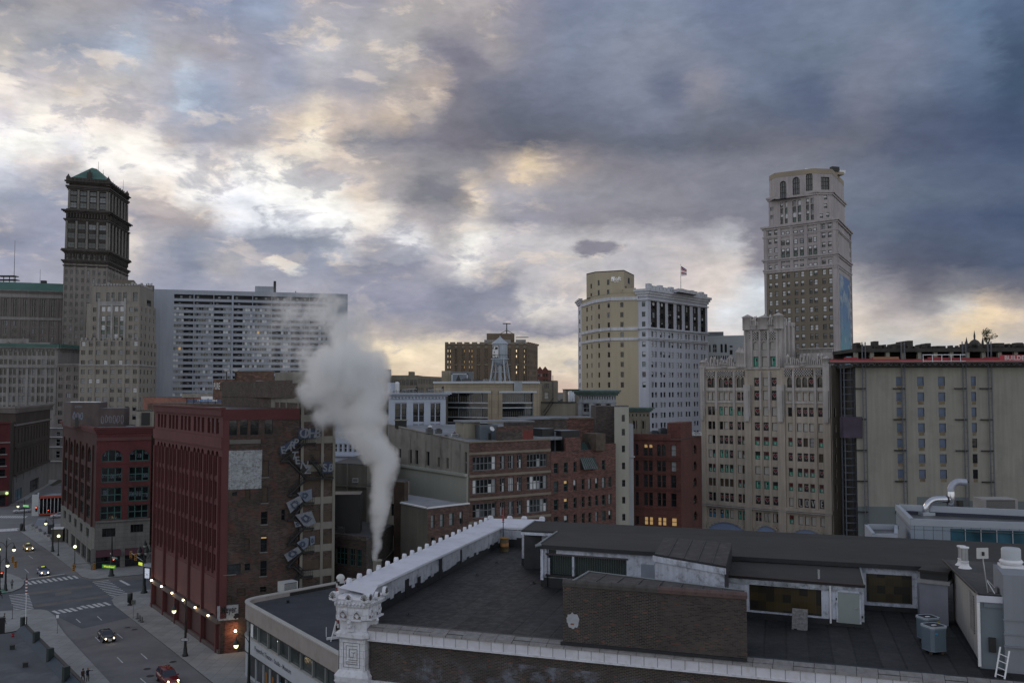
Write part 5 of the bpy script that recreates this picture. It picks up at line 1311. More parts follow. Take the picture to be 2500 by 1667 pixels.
def hvac(name,label,c,ang,sx,sy,sz,z,m=GALV,group=None,fan=True):
 t=Thing(name,label,'air conditioner' if 'condition' in name else 'rooftop unit',(c[0],c[1],z),group)
 t.part('curb').obox(c,ang,sx*.9,sy*.9,z,z+.15,STEEL);t.part('casing').obox(c,ang,sx,sy,z+.15,z+sz,m)
 ca,sa=math.cos(ang),math.sin(ang)
 p=Facade(t,(c[0]-sx/2*ca+sy/2*sa,c[1]-sx/2*sa-sy/2*ca),(c[0]+sx/2*ca+sy/2*sa,c[1]+sx/2*sa-sy/2*ca),0,1,m)
 lv_=t.part('louvre');n=max(4,int(sz/.15))
 lv_.fbox(p,sx*.08,sx*.92,z+.25,z+sz-.1,0,.01,STEEL)
 for k in range(n):lv_.fbox(p,sx*.08,sx*.92,z+.25+(sz-.4)*k/n,z+.25+(sz-.4)*(k+.4)/n,.01,.04,m)
 if fan:t.part('fan').lathe((c[0],c[1],z+sz),[(min(sx,sy)*.38,0),(min(sx,sy)*.38,.15),(min(sx,sy)*.32,.15),(min(sx,sy)*.3,.03),(.01,.04)],STEEL,14)
 return t.finish()
hvac('rooftop_unit','long grey cooling unit on the tan building roof left of the water tower',XY(X3(1130),247),0,2.9,2,1.7,zt-.4,FR_G)
hvac('rooftop_unit','low pale cooling unit directly behind the water tower legs',XY(X3(1370),254),0,3.1,2,1.6,zt-.4,GALV)
hvac('rooftop_unit','small row of pale exhaust boxes between roof house and water tower',XY(X3(1250),252),0,2.8,2,1.5,zt-.4,FR_G)
# water tower
random.seed(42)
WTM=mat('tank_steel_paint',(.34,.38,.43),.55,.12,.5,streak=.25)
wx,wy=XY(1220.7,250);z_=lambda y:ZA(Y3(y),250)
wt=Thing('water_tower','grey steel water tower with conical lid and a black and white panel','water tower',(wx,wy,zt-.4))
r=(X3(1563)-X3(1402))/2/FPX*250
tk=wt.part('tank');zb0,zb1=z_(505),z_(345)
tk.lathe((wx,wy,0),[(.05,zb0-2.3*r*.42),(r*.45,zb0-r*.82),(r*.8,zb0-r*.5),(r,zb0),(r,zb1)],WTM,28)
wt.part('roof').lathe((wx,wy,0),[(r*1.12,zb1-.1),(r*1.1,zb1+.1),(r*.5,zb1+(z_(268)-zb1)*.55),(.12,z_(270)),(.12,z_(262)),(.02,z_(258))],WTM,28)
wt.part('balcony').lathe((wx,wy,0),[(r*1.16,zb0-.15),(r*1.16,zb0+.05),(r,zb0+.05)],WTM,28)
rl=wt.part('balcony_rail');rl.lathe((wx,wy,0),[(r*1.15,zb0+1.0),(r*1.17,zb0+1.0),(r*1.17,zb0+1.08),(r*1.15,zb0+1.08)],STEEL,28)
for k in range(20):a_=2*math.pi*k/20;rl.cyl((wx+r*1.16*math.cos(a_),wy+r*1.16*math.sin(a_),zb0),(wx+r*1.16*math.cos(a_),wy+r*1.16*math.sin(a_),zb0+1.05),.03,.03,STEEL,4)
wt.part('riser_pipe').cyl((wx,wy,zt-.5),(wx,wy,zb0-r*.9),.45,.45,WTM,12)
feet=[]
for k,a_ in enumerate((R(28),R(118),R(208),R(298))):
 tp_=Vector((wx+r*.98*math.cos(a_),wy+r*.98*math.sin(a_),zb0));ft_=Vector((wx+r*1.55*math.cos(a_),wy+r*1.55*math.sin(a_),zt-.4));feet.append((ft_,tp_))
 wt.part('leg','leg%d'%k).cyl(ft_,tp_,.2,.18,WTM,8)
br_=wt.part('bracing')
for k in range(4):
 (f0,t0),(f1,t1)=feet[k],feet[(k+1)%4]
 br_.cyl(f0,t1,.05,.05,WTM,4);br_.cyl(f1,t0,.05,.05,WTM,4);m0,m1=(f0+t0)/2,(f1+t1)/2;br_.cyl(m0,m1,.07,.07,WTM,4)
pn=wt.part('panel');a0,a1=R(196),R(264);n=8
PB,PW=mat('panel_black',(.015,.015,.015),.7),mat('panel_white',(.6,.6,.6),.7)
def cylpt(t_,v,rr):a_=a0+(a1-a0)*t_;return(wx+rr*math.cos(a_),wy+rr*math.sin(a_),v)
vz0,vz1=z_(497),z_(366)
for k in range(n):pn.poly([cylpt(k/n,vz0,r+.06),cylpt((k+1)/n,vz0,r+.06),cylpt((k+1)/n,vz1,r+.06),cylpt(k/n,vz1,r+.06)],PW)
def pshape(pts):pn.poly([cylpt(t_,vz0+(vz1-vz0)*v,r+.1)for t_,v in pts],PB)
for k in range(n):
 for v0,v1 in((0,.03),(.97,1)):pn.poly([cylpt(k/n,vz0+(vz1-vz0)*v0,r+.1),cylpt((k+1)/n,vz0+(vz1-vz0)*v0,r+.1),cylpt((k+1)/n,vz0+(vz1-vz0)*v1,r+.1),cylpt(k/n,vz0+(vz1-vz0)*v1,r+.1)],PB)
pshape([(.95,0),(1,0),(1,1),(.95,1)]);pshape([(.08,.86),(.3,.93),(.28,.74),(.12,.7)]);pshape([(.45,.62),(.6,.9),(.88,.82),(.8,.66),(.6,.7)]);pshape([(.3,.45),(.42,.38),(.5,.5),(.4,.53)]);pshape([(.2,.22),(.45,.3),(.62,.2),(.4,.14)]);pshape([(.5,.08),(.85,.1),(.9,.03),(.5,.03)])
wt.finish()
# white terracotta building left of it
random.seed(43)
wb_=Thing('office_building','blue-white building with three large dark windows, beside the steam','building',(-25,240,0))
a,b=XY(X3(300),226),XY(X3(906),229);zt_=ZA(Y3(895),227);zw_=lambda y:ZA(Y3(y),227)
F=Facade(wb_,a,b,0,zt_,WPAINT)
for x0,x1 in((365,500),(550,688),(730,862)):
 u0,u1=F.u_at(X3(x0)),F.u_at(X3(x1));um_=(u0+u1)/2
 for p,q in((u0,um_-.12),(um_+.12,u1)):F.win(p,q,zw_(1110),zw_(982),glass='dark',ny=2,rec=.5,ft=.12,reveal=FR_D);F.win(p,q,zw_(1172),zw_(1112),glass='mid',ny=1,nx=2,rec=.5,ft=.14,reveal=FR_D);F.win(p,q,zw_(1330),zw_(1200),glass='dark',ny=2,rec=.5)
F.done()
for p,q in((b,add2(b,(1,30))),(add2(b,(1,30)),add2(a,(1,30))),(add2(a,(1,30)),a)):Facade(wb_,p,q,0,zt_,STB).done()
wb_.part('roof').prism([a,b,add2(b,(1,30)),add2(a,(1,30))],zt_-.1,zt_-.02,ROOFG)
for x in(332,525,710,884):u=F.u_at(X3(x));wb_.part('pilaster').fbox(F,max(0,u-.8),min(F.L,u+.8),0,zw_(965),0,.25,WPAINT)
wb_.part('string_course').fbox(F,0,F.L,zw_(968),zw_(958),0,.3,WPAINT);cornice(wb_.part('cornice'),F,zt_-.2,.8,1.3,WPAINT);dentils(wb_.part('cornice'),F,zt_-.8,.5,.35,.8,.5,WPAINT)
for k in range(40):u=F.L*k/40;wb_.part('cresting').fbox(F,u,u+.18,zt_+.6,zt_+.6+random.uniform(.3,.9),.6,.7,FR_G)
wb_.part('roof_house').obox(XY(X3(352),240),0,2.8,3,zt_,zw_(755),WPAINT);wb_.part('roof_tank').lathe((*XY(X3(390),238),zt_),[(.5,0),(.5,2.9),(.55,3.0),(.45,3.3),(.1,3.4)],WHITEP,14)
wb_.finish()
def lampmast(x,y,label,dy=230):
 q=XY(X3(x),dy);t=Thing('light_mast',label,'light',(q[0],q[1],zt_));z1_=ZA(Y3(y),dy)
 t.part('mast').cyl((q[0],q[1],zt_-1),(q[0],q[1],z1_),.1,.08,STEEL,6);t.part('arm').cyl((q[0],q[1],z1_-.6),(q[0]-3.8,q[1]+.4,z1_-.9),.07,.05,ALU,5)
 for k in range(5):t.part('arm').cyl((q[0]-.75*k,q[1]+.08*k,z1_-.6-.06*k),(q[0]-.35-.75*k,q[1]+.08*k,z1_-1.05),.025,.025,ALU,4)
 t.part('lamp_head').mesh([(q[0],q[1]-.15,z1_+.1),(q[0]-.55,q[1]-.15,z1_-.4),(q[0],q[1]-.15,z1_-.7),(q[0],q[1]+.15,z1_+.1),(q[0]-.55,q[1]+.15,z1_-.4),(q[0],q[1]+.15,z1_-.7)],[(0,1,2),(3,5,4),(0,3,4,1),(1,4,5,2),(2,5,3,0)],STEEL)
 t.part('foot').obox(q,.3,1.2,1.2,zt_-.1,zt_+.5,STEEL);t.finish()
lampmast(605,795,'sign light arm above the middle of the blue-white building');lampmast(882,795,'sign light arm at the right end of the blue-white building')
# small tan building with fire stairs, right of the glass-banded one
random.seed(44)
sm=Thing('office_building','small tan building with iron stair right of the glass-banded building','building',(25,250,0))
a,b=XY(X3(1895),242),XY(X3(2088),242);z1_=ZA(Y3(738),242);Fz=lambda y:ZA(Y3(y),242)
F=Facade(sm,a,b,0,z1_,CREAM_D)
for x0,x1,y0,y1,g in((1910,1930,762,815,'dark'),(1958,2003,765,815,'dark'),(1910,1932,858,932,'board'),(1955,2003,858,932,'board'),(1916,1940,985,1090,'board'),(1955,2020,988,1030,'dimblind')):
 F.win(F.u_at(X3(x0)),F.u_at(X3(x1)),Fz(y1),Fz(y0),glass=g,nx=2 if g=='dark' else 1)
F.done()
for p,q in((b,add2(b,(1,14))),(add2(b,(1,14)),add2(a,(1,14))),(add2(a,(1,14)),a)):Facade(sm,p,q,0,z1_,CREAM_D).done()
sm.part('roof').prism([a,b,add2(b,(1,14)),add2(a,(1,14))],z1_-.1,z1_+.05,ROOFD)
a2,b2=XY(X3(1905),238),XY(X3(2285),238);F2=Facade(sm,a2,b2,0,Fz(965),CREAM_D,'annex')
for x0,x1,y0,y1,g in((2068,2102,990,1070,'dimblind'),(2190,2232,1002,1068,'dimblind'),(2185,2232,1105,1130,'board')):F2.win(F2.u_at(X3(x0)),F2.u_at(X3(x1)),Fz(y1),Fz(y0),glass=g)
F2.done();sm.part('annex').prism([add2(a2,(0,.05)),add2(b2,(0,.05)),add2(b2,(0,10)),add2(a2,(0,10))],0,Fz(965)-.01,CREAM_D,mtop=ROOFD)
sm.part('annex').fbox(F2,-.2,F2.L+.2,Fz(970),Fz(958),-.3,.3,STEEL)
lad=sm.part('stair');u0=F2.u_at(X3(2050));u1=F2.u_at(X3(1945))
for dz in(0,1.1):lad.cyl(F2.pt(u0,Fz(960)+dz,.8),F2.pt(u1,Fz(1112)+dz,.8),.08,.08,STEEL,5);lad.cyl(F2.pt(u0,Fz(960)+dz,1.6),F2.pt(u1,Fz(1112)+dz,1.6),.08,.08,STEEL,5)
for k in range(20):
 t_=k/20;lad.fbox(F2,u0+(u1-u0)*t_-.15,u0+(u1-u0)*t_+.15,Fz(960)+(Fz(1112)-Fz(960))*t_-.05,Fz(960)+(Fz(1112)-Fz(960))*t_,.8,1.6,STEEL)
lad.fbox(F2,u1-2.5,u1,Fz(1118),Fz(1112),.1,1.8,STEEL)
for k in range(2):lad.cyl(F.pt(F.u_at(X3(2040+k*8)),Fz(960),.5),F.pt(F.u_at(X3(2040+k*8)),z1_+1.4,.5),.05,.05,STEEL,4)
sm.finish()
gy=Thing('office_building','small grey rooftop block in front of the horizon left of the hotel','building',(35,300,0))
a,b=XY(X3(2180),290),XY(X3(2330),290);blk(gy,[a,b,add2(b,(0,15)),add2(a,(0,15))],0,ZA(Y3(832),290),CREAM_D);gy.part('coping').prism([add2(a,(-.3,-.3)),add2(b,(.3,-.3)),add2(b,(.3,15)),add2(a,(-.3,15))],ZA(Y3(832),290),ZA(Y3(826),290),ROOFD)
gy.part('tank').lathe((*XY(X3(2245),284),ZA(Y3(985),284)),[(1.0,0),(1.0,3.6),(.8,3.9),(.1,4.0)],ALU,16)
gy.finish()
# ornate white arcade building before the hotel
random.seed(45)
oa=Thing('commercial_building','short ornate white building with arched windows at the foot of the hotel','building',(25,262,0))
OW=mat('ornate_white',(.36,.375,.41),.85,.15,.4,streak=.3)
a,b=XY(xa(77),262),XY(xa(388),256);zo=lambda y:ZA(ya(y),259)
F=Facade(oa,a,b,0,zo(1160),OW)
for x0,x1 in((105,170),(205,275),(298,350)):
 F.win(F.u_at(xa(x0)),F.u_at(xa(x1)),zo(1318),zo(1245),glass='mid',nx=2,ny=2,arch=.8,rec=.7,ft=.15,frame=FR_W);F.win(F.u_at(xa(x0)),F.u_at(xa(x1)),zo(1368),zo(1342),glass='mid',nx=2,ny=1,rec=.6,frame=FR_W)
for k in range(15):
 u=F.L*(k+.35)/15;F.win(u,u+F.L/15*.4,zo(1210),zo(1182),glass='dark',ny=1,arch=1,rec=.4)
F.done();Facade(oa,b,add2(b,(2,20)),0,zo(1160),OW).done();Facade(oa,add2(b,(2,20)),add2(a,(2,20)),0,zo(1160),OW).done();Facade(oa,add2(a,(2,20)),a,0,zo(1160),OW).done()
oa.part('roof').prism([a,b,add2(b,(2,20)),add2(a,(2,20))],zo(1160)-.1,zo(1160),ROOFD)
cornice(oa.part('cornice'),F,zo(1178),1.5,1.4,mat('copper_dull',(.10,.15,.14),.8,.3,1));oa.part('parapet').fbox(F,0,F.L,zo(1165),zo(1128),-.8,-.1,OW);oa.part('string_course').fbox(F,-.2,F.L+.2,zo(1240),zo(1228),0,.5,OW);oa.part('string_course').fbox(F,0,F.L,zo(1338),zo(1322),0,.3,OW)
for x in(88,186,285,366):u=F.u_at(xa(x));oa.part('pilaster').fbox(F,max(0,u-.7),min(F.L,u+.7),0,zo(1228),0,.35,OW)
oa.finish()
ct_=Thing('commercial_building','tan classical building with green eaves below the white hotel front','building',(35,255,0))
a,b=XY(xa(480),252),XY(xa(668),250);zo=lambda y:ZA(ya(y),251)
F=Facade(ct_,a,b,0,zo(1300),CREAM_D)
for x in(528,555,604,631):F.win(F.u_at(xa(x)),F.u_at(xa(x+16)),zo(1452),zo(1388),glass='mid',ny=2,rec=.5)
for k in range(6):F.win(F.L*(k+.3)/6,F.L*(k+.6)/6,zo(1349),zo(1330),glass='dark',ny=1)
F.done()
for p,q in((b,add2(b,(2,14))),(add2(b,(2,14)),add2(a,(2,14))),(add2(a,(2,14)),a)):Facade(ct_,p,q,0,zo(1300),CREAM_D).done()
cornice(ct_.part('cornice'),F,zo(1312),1.2,1.3,mat('copper_dull',0));ct_.part('roof').prism([a,b,add2(b,(2,14)),add2(a,(2,14))],zo(1300),zo(1300)+.1,ROOFD)
for x in(510,580,650):ct_.part('pilaster').fbox(F,F.u_at(xa(x))-.5,min(F.L,F.u_at(xa(x))+.5),0,zo(1370),0,.4,CREAM_D)
ct_.finish()
# brick offices in the middle
random.seed(46)
BRK=mat('brick_office',(.095,.052,.043),.9,.18,.25,brick=(.6,.2),streak=.2,dirt=(.06,.045,.04))
BRK2=mat('brick_red',(.115,.055,.045),.9,.18,.25,brick=(.6,.2),streak=.2,dirt=(.09,.05,.045))
BRKD=mat('brick_dark_parapet',(.06,.047,.042),.9,.2,.3,brick=(.6,.2));STR=mat('stone_course',(.20,.17,.135),.9,.15,.5)
STC=mat('stucco_grey',(.27,.25,.22),.9,.12,.12,streak=.3,dirt=(.15,.14,.125));STCP=mat('stucco_patch_pale',(.36,.365,.32),.9,.05,.1,streak=.08)
def X5(x):return 1100+x/3.675
def Y5(y):return 980+y/3.675
def X4(x):return 660+x/2.904
def Y4(y):return 880+y/2.904
ba=Thing('office_building','dark brick office block with three bands of wide windows and grey stucco side','building',(0,195,0))
a,b=XY(X5(168),173),XY(X5(895),184);l=XY(X4(840),201)
zA=ZA(Y5(372),173)
F=Facade(ba,a,b,0,zA,BRK)
for(xs,n)in(((200,410),6),((445,640),6),((685,865),6)):
 u0,u1=F.u_at(X5(xs[0])),F.u_at(X5(xs[1]))
 for(y0,y1)in((487,612),(690,818),(905,1030),(1110,1230)):
  v0,v1=ZA(Y5(y1),176.2),ZA(Y5(y0),176.2)
  if xs[0]==445:segs=((0,.22,2),(.37,.63,3),(.78,1,2))
  else:segs=((0,1,n),)
  for s0,s1,k in segs:F.win(u0+(u1-u0)*s0,u0+(u1-u0)*s1,v0,v1,glass='dark',nx=k,ny=2,rec=.3,ft=.13,frame=FR_G,art=(lambda mb,w,h,y,k=k,r_=random.Random(int(y0+xs[0]+s0*10)):[qd(mb,w*i/k+.1,w*(i+1)/k-.1,.1,h*r_.choice([.62,.95]),y+.005,r_.choice([GBL,GB,GM]))for i in range(k)if r_.random()<.5]))
F.done();FA=F
for(y0)in(487,690,897,1105):v=ZA(Y5(y0-8),173.3);ba.part('string_course').fbox(F,0,F.L,v,v+.45,0,.15,STR)
for y0 in(455,660):pass
rz=ZA(Y5(225),177)
ba.part('parapet').fbox(F,F.u_at(X5(425)),F.u_at(X5(740)),zA-.2,rz,-.5,.03,BRK);ba.part('parapet').fbox(F,F.u_at(X5(428)),F.u_at(X5(640)),ZA(Y5(345),178),ZA(Y5(262),178),0,.06,BRKD);ba.part('parapet').fbox(F,F.u_at(X5(650)),F.u_at(X5(738)),ZA(Y5(345),178),ZA(Y5(262),178),0,.05,mat('brick_red_patch',(.16,.04,.035),.9,.2,.5));ba.part('parapet').fbox(F,0,F.L,zA,zA+.25,-.5,.12,STR)
Fs=Facade(ba,l,a,0,zA,STC)
for x0,x1,y0,y1 in((910,930,625,690),(983,1005,630,728),(1028,1050,635,735),(1107,1130,645,745),(1187,1202,685,755),(1250,1265,690,765),(1378,1394,648,720),(1378,1394,725,810)):
 xm_=X4((x0+x1)/2);u0,u1=Fs.u_at(X4(x0)),Fs.u_at(X4(x1));Fs.win(u0,u1,Fs.z_at(xm_,Y4(y1)),Fs.z_at(xm_,Y4(y0)),glass='dark',ny=1,rec=.4)
Fs.done();zF=zA+2.3
ba.part('wall').poly([Fs.pt(0,zA),Fs.pt(Fs.L,zA),Fs.pt(0,zF)],STC)
u0=Fs.u_at(X4(915));zp_=Fs.z_at(X4(1400),Y4(822));ba.part('side_panel').fbox(Fs,u0,Fs.L-.3,0,zp_,0,.35,STCP);ba.part('side_panel').fbox(Fs,u0,Fs.L-.3,zp_,zp_+.5,0,.7,STCP)
for u in(Fs.L*.3,Fs.L*.5,Fs.L*.68,Fs.L*.8,Fs.L*.9):ba.part('side_rib').fbox(Fs,u-.12,u+.12,zp_+.5,zA-.4,0,.1,STC)
ba.part('parapet').cyl(Fs.pt(0,zF,-.1),Fs.pt(Fs.L,zA+.1,-.1),.22,.22,STC,6)
bk=add2(b,(l[0]-a[0]+14,l[1]-a[1]))
Facade(ba,b,bk,0,zA,BRK).done();Facade(ba,bk,l,0,zA,BRK).done()
ba.part('roof').poly([(*l,zF-.1),(*a,zA-.1),(*b,zA-.1),(*bk,zF-.1)],ROOFG);ba.part('wall').poly([(*l,zA),(*bk,zA),(*bk,zF-.1),(*l,zF-.1)],BRK)
rh=ba.part('roof_house');q0,q1=XY(X5(118),181),XY(X5(265),183);z2=ZA(Y5(188),181);rh.prism([q0,q1,add2(q1,(-2,7)),add2(q0,(-2,7))],zA-.2,z2,CREAM,mtop=ROOFG)
rh.prism([add2(q0,(-.4,-.4)),add2(q1,(10.6,1.4)),add2(q1,(8,8)),add2(q0,(-2.4,7))],z2,z2+.25,ROOFG)
rh2=ba.part('roof_house','rg');q0,q1=XY(X5(263),179.5),XY(X5(424),181);z2=ZA(Y5(212),180);rh2.prism([q0,q1,add2(q1,(-2,6)),add2(q0,(-2,6))],zA-.2,z2,mat('metal_grey_blue',(.10,.12,.14),.6,.15,.5),mtop=ROOFG)
Fh=Facade(ba,q0,q1,0,1,STC);rh2.fbox(Fh,Fh.u_at(X5(340)),Fh.u_at(X5(362)),zA,ZA(Y5(282),180),0,.05,FR_D)
ba.part('skylight_box').obox(XY(X5(760),198),.6,12,6,zA-.2,zA+3.6,BRKD);ba.part('skylight_box').obox(XY(X5(760),198),.6,12.6,6.6,zA+3.6,zA+3.9,ROOFG)
ba.part('coping').obox(XY(X5(820),188),.6,7,4,zA-.2,zA+.4,ROOFG)
ba.finish()
q=XY(X5(365),178.6);dt=Thing('satellite_dish','white satellite dish on the grey roof box of the brick office block','satellite dish',(q[0],q[1],zA))
dt.part('mount').cyl((q[0],q[1],zA-.1),(q[0],q[1],zA+1.9),.06,.06,STEEL,5)
dm=dt.part('dish');D0=Vector((q[0],q[1]-.2,zA+2.2));ax=Vector((.5,-.6,.55)).normalized();aa=ax.orthogonal().normalized();bb_=ax.cross(aa)
rg_=[[D0+ax*(.35*(k/3)**2)+(aa*math.cos(2*math.pi*j/14)+bb_*math.sin(2*math.pi*j/14))*(.5*k/3+.02)for j in range(14)]for k in range(4)]
dm.mesh([v for r_ in rg_ for v in r_],[(i*14+j,i*14+(j+1)%14,(i+1)*14+(j+1)%14,(i+1)*14+j)for i in range(3)for j in range(14)],WHITEP);dt.finish()
for i,(x,y,sx,sy,sz,lab,m)in enumerate(((735,1300,1.3,1.1,1.1,'cluster of dark rooftop fans in the middle of the pale roof',FR_G),(830,1290,1.3,1.2,.8,'dark rooftop fan right of the fan cluster on the pale roof',FR_G),(910,1350,.9,.8,.6,'low dark unit near the front edge of the pale roof',FR_D),(1000,1350,1.3,.8,1.0,'white cabinet left of the rusty frame on the pale roof',WHITEP),(1195,1345,1.7,.9,1.1,'white cabinet right of the rusty frame on the pale roof',WHITEP))):
 zr_=zA+(1.3 if y<1320 else .25);g_=g2(X3(x),Y3(y),zr_);hvac('rooftop_unit',lab,g_,.3,sx,sy,sz,zr_-.1,m)
g_=g2(X3(1085),Y3(1345),zA);rfm=Thing('rusty_frame','rusty steel frame of old plant on the pale roof','rooftop equipment',(g_[0],g_[1],zA));RST=mat('rust',(.11,.045,.025),.9,.3,2)
for k in range(7):rfm.part('frame').cyl((g_[0]-1.6+k*.53,g_[1],zA-.1),(g_[0]-1.6+k*.53,g_[1],zA+1.2),.04,.04,RST,4)
for z in(.4,.8,1.15):rfm.part('rail','r%s'%z).obox(g_,.1,3.4,.12,zA+z,zA+z+.1,RST)
rfm.finish()
hp=g2(X3(740),Y3(1275),zA+1.5);hu=Thing('roof_vent','small white round vent cap beside the dark fans on the pale roof','vent',(hp[0],hp[1],zA));hu.part('stack').lathe((hp[0],hp[1],zA+1.3),[(.25,0),(.25,.9),(.42,1.0),(.42,1.2),(.1,1.4)],WHITEP,12);hu.part('curb').obox(hp,0,.7,.7,zA+1,zA+1.6,STEEL);hu.finish()
p_=XY(X3(432),198);zh=zA+2.1;bx=Thing('roof_hatch','black hooded box at the far edge of the pale roof beside the steam','rooftop equipment',(p_[0],p_[1],zh));bx.part('box').obox(p_,.1,2.4,2,zh-.4,zh+1.2,STEEL);bx.part('lid').obox(p_,.1,2.9,2.4,zh+1.2,zh+1.35,STC);bx.finish()
bb2=Thing('apartment_building','red brick building with narrow sash windows and a sloping glass skylight','building',(22,200,0))
a,b=XY(X5(897),184.2),XY(X5(1478),196);zB=ZA(Y5(452),184.3)
F=Facade(bb2,a,b,0,zB,BRK2)
for ci,(x0,x1)in enumerate(((925,965),(1015,1050),(1100,1128),(1175,1200),(1232,1258),(1295,1320),(1355,1385),(1412,1437))):
 for r,(y0,y1)in enumerate(((540,632),(700,798),(860,955),(1010,1100))):
  if r==0 and ci in(3,4,5,7):continue
  g='litq' if(ci==1 and r in(1,2))else random.choice(['dark','half','dimblind','mid','dark'])
  Yc=184.2+(X5(x0)-X5(897))/(X5(1478)-X5(897))*11
  dy=(X5(x0)-X5(925))*-.0
  v0,v1=ZA(Y5(y1),188.5),ZA(Y5(y0),188.5)
  F.win(F.u_at(X5(x0)),F.u_at(X5(x1)),v0,v1,glass=g,ny=2,rec=.3,ft=.1,frame=FR_GR)
F.done();fb_=add2(b,(-14,20));fc_=add2(a,(-14,20))
for p,q in((b,fb_),(fb_,fc_),(fc_,a)):Facade(bb2,p,q,0,zB,BRK2).done()
bb2.part('roof').prism([a,b,fb_,fc_],zB-.3,zB-.2,ROOFG);bb2.part('parapet').fbox(F,F.u_at(X5(1290)),F.L,zB,zB+1.0,-.5,.04,BRK2);bb2.part('parapet').fbox(F,F.u_at(X5(1030)),F.u_at(X5(1165)),zB,zB+2.6,-.5,.04,BRK2)
for y in(648,805,965):bb2.part('string_course').fbox(F,0,F.L,ZA(Y5(y+8),188),ZA(Y5(y),188),0,.08,BRK2)
sk=bb2.part('skylight');u0,u1=F.u_at(X5(1162)),F.u_at(X5(1290));zlo,zhi=ZA(Y5(605),190),ZA(Y5(365),193)
sk.poly([F.pt(u0,zlo,1.1),F.pt(u1,zlo,1.1),F.pt(u1-1.6,zhi,-1.5),F.pt(u0,zhi,-1.5)],GM);sk.poly([F.pt(u1,zlo,1.1),F.pt(u1,zlo,0),F.pt(u1,zhi,-1.5),F.pt(u1-1.6,zhi,-1.5)],FR_D);sk.poly([F.pt(u0,zlo,1.1),F.pt(u0,zhi,-1.5),F.pt(u0,zlo,0)],FR_D)
for k in range(8):t_=k/7;sk.cyl(F.pt(u0+(u1-u0)*t_,zlo,1.14),F.pt(u0+(u1-1.6-u0)*t_,zhi,-1.46),.07,.07,FR_GR,4)
sk.cyl(F.pt(u0,zlo*.5+zhi*.5,-.16),F.pt(u1-.8,zlo*.5+zhi*.5,-.16),.07,.07,FR_GR,4)
for k,(x0,x1,y0,m)in enumerate(((822,930,245,STEEL),(990,1160,262,STEEL),(930,990,270,ROOFG),(1305,1388,290,mat('rusty_brown',(.09,.07,.055),.9,.3,1.0)))):
 YY=188+k;q0,q1=XY(X5(x0),YY),XY(X5(x1),YY+2);bb2.part('roof_box','rb%d'%k).prism([q0,q1,add2(q1,(-2.5,4)),add2(q0,(-2.5,4))],zB-.2,ZA(Y5(y0),YY),m,mtop=ROOFG if k<2 else m)
bb2.finish()
bd=Thing('warehouse','low brick building behind the red brick one, with a tall dark brick shaft','building',(30,225,0))
a,b=XY(X5(610),216),XY(X5(1310),210);zD=ZA(Y5(150),213);p_=[a,b,add2(b,(0,22)),add2(a,(0,16))]
blk(bd,p_,0,zD,mat('brick_rear',(.12,.06,.048),.9,.2,.2,brick=(.8,.25),dirt=(.07,.045,.04)),mtop=ROOFG);F=Facade(bd,a,b,0,1,STC);bd.part('coping').fbox(F,0,F.L,zD,zD+.3,-.5,.15,STR)
a,b=XY(X5(1302),205),XY(X5(1470),204);p_=[a,b,add2(b,(0,12)),add2(a,(0,12))];zS=ZA(Y5(42),205);blk(bd,p_,0,zS,BRKD,part='shaft',roof='shaft_cap')
bd.finish()
stw=Thing('stair_tower','slim cream stair tower with one column of small windows','building',(27,203,0))
a,b=XY(X5(1468),198),XY(X5(1598),198.5);zS=ZA(Y5(44),198);c_,d_=add2(b,(1,9)),add2(a,(1,9));CRM=mat('stair_cream',(.34,.33,.285),.9,.06,.15,streak=.12)
F=Facade(stw,a,b,0,zS,CRM)
for y in(120,245,395,548,703,855,1008):F.win(F.u_at(X5(1534)),F.u_at(X5(1562)),ZA(Y5(y+60),198),ZA(Y5(y),198),glass='dark',nx=2,rec=.25,ft=.06)
F.done()
for p,q in((b,c_),(c_,d_),(d_,a)):Facade(stw,p,q,0,zS,CRM).done()
stw.part('roof').prism([a,b,c_,d_],zS-.1,zS+.08,ROOFD)
a2,b2=XY(X5(1614),201),XY(X5(1637),201);stw.part('side_pier').prism([add2(a2,(-1.4,0)),b2,add2(b2,(.5,6)),add2(a2,(-1.4,6))],0,ZA(Y5(205),201),mat('pier_white',(.34,.35,.38),.85,.1,.2,streak=.15));stw.part('side_pier').prism([add2(a2,(-1.4,-.3)),add2(b2,(.3,-.3)),add2(b2,(.5,6)),add2(a2,(-1.4,6))],ZA(Y5(500),201),ZA(Y5(492),201),mat('pier_white',0))
stw.finish()
random.seed(47)
DRED=mat('dark_red_stone',(.085,.028,.022),.85,.2,.2,streak=.2,brick=(.7,.25),bvar=.25);DRED2=mat('dark_red_side',(.095,.034,.026),.88,.2,.2,streak=.2,brick=(.7,.25),bvar=.25)
dr=Thing('office_building','dark red building with arched top windows and lit ground windows','building',(40,210,0))
a,b=XY(X5(1640),206),XY(X5(2062),202);c_=XY(X5(2246),222);d_=add2(a,(c_[0]-b[0],c_[1]-b[1]));zR=ZA(Y5(340),203.5)
F=Facade(dr,a,b,0,zR,DRED)
for r,(y0,y1,ar)in enumerate(((385,490,1),(535,628,0),(660,772,0),(820,940,0),(1040,1115,0))):
 for x0,x1 in((1652,1682),(1728,1763),(1772,1807),(1848,1882),(1890,1925),(1970,2018)):
  g='lit' if r==4 and x0>1700 else('litq' if r==0 and x0 in(1728,1772)else('dimblind' if x0==1970 and r<2 else 'dark'))
  F.win(F.u_at(X5(x0)),F.u_at(X5(x1)),ZA(Y5(y1),203.5),ZA(Y5(y0),203.5),glass=g,arch=ar,rec=.5,ny=2,frame=FR_D,ft=.1)
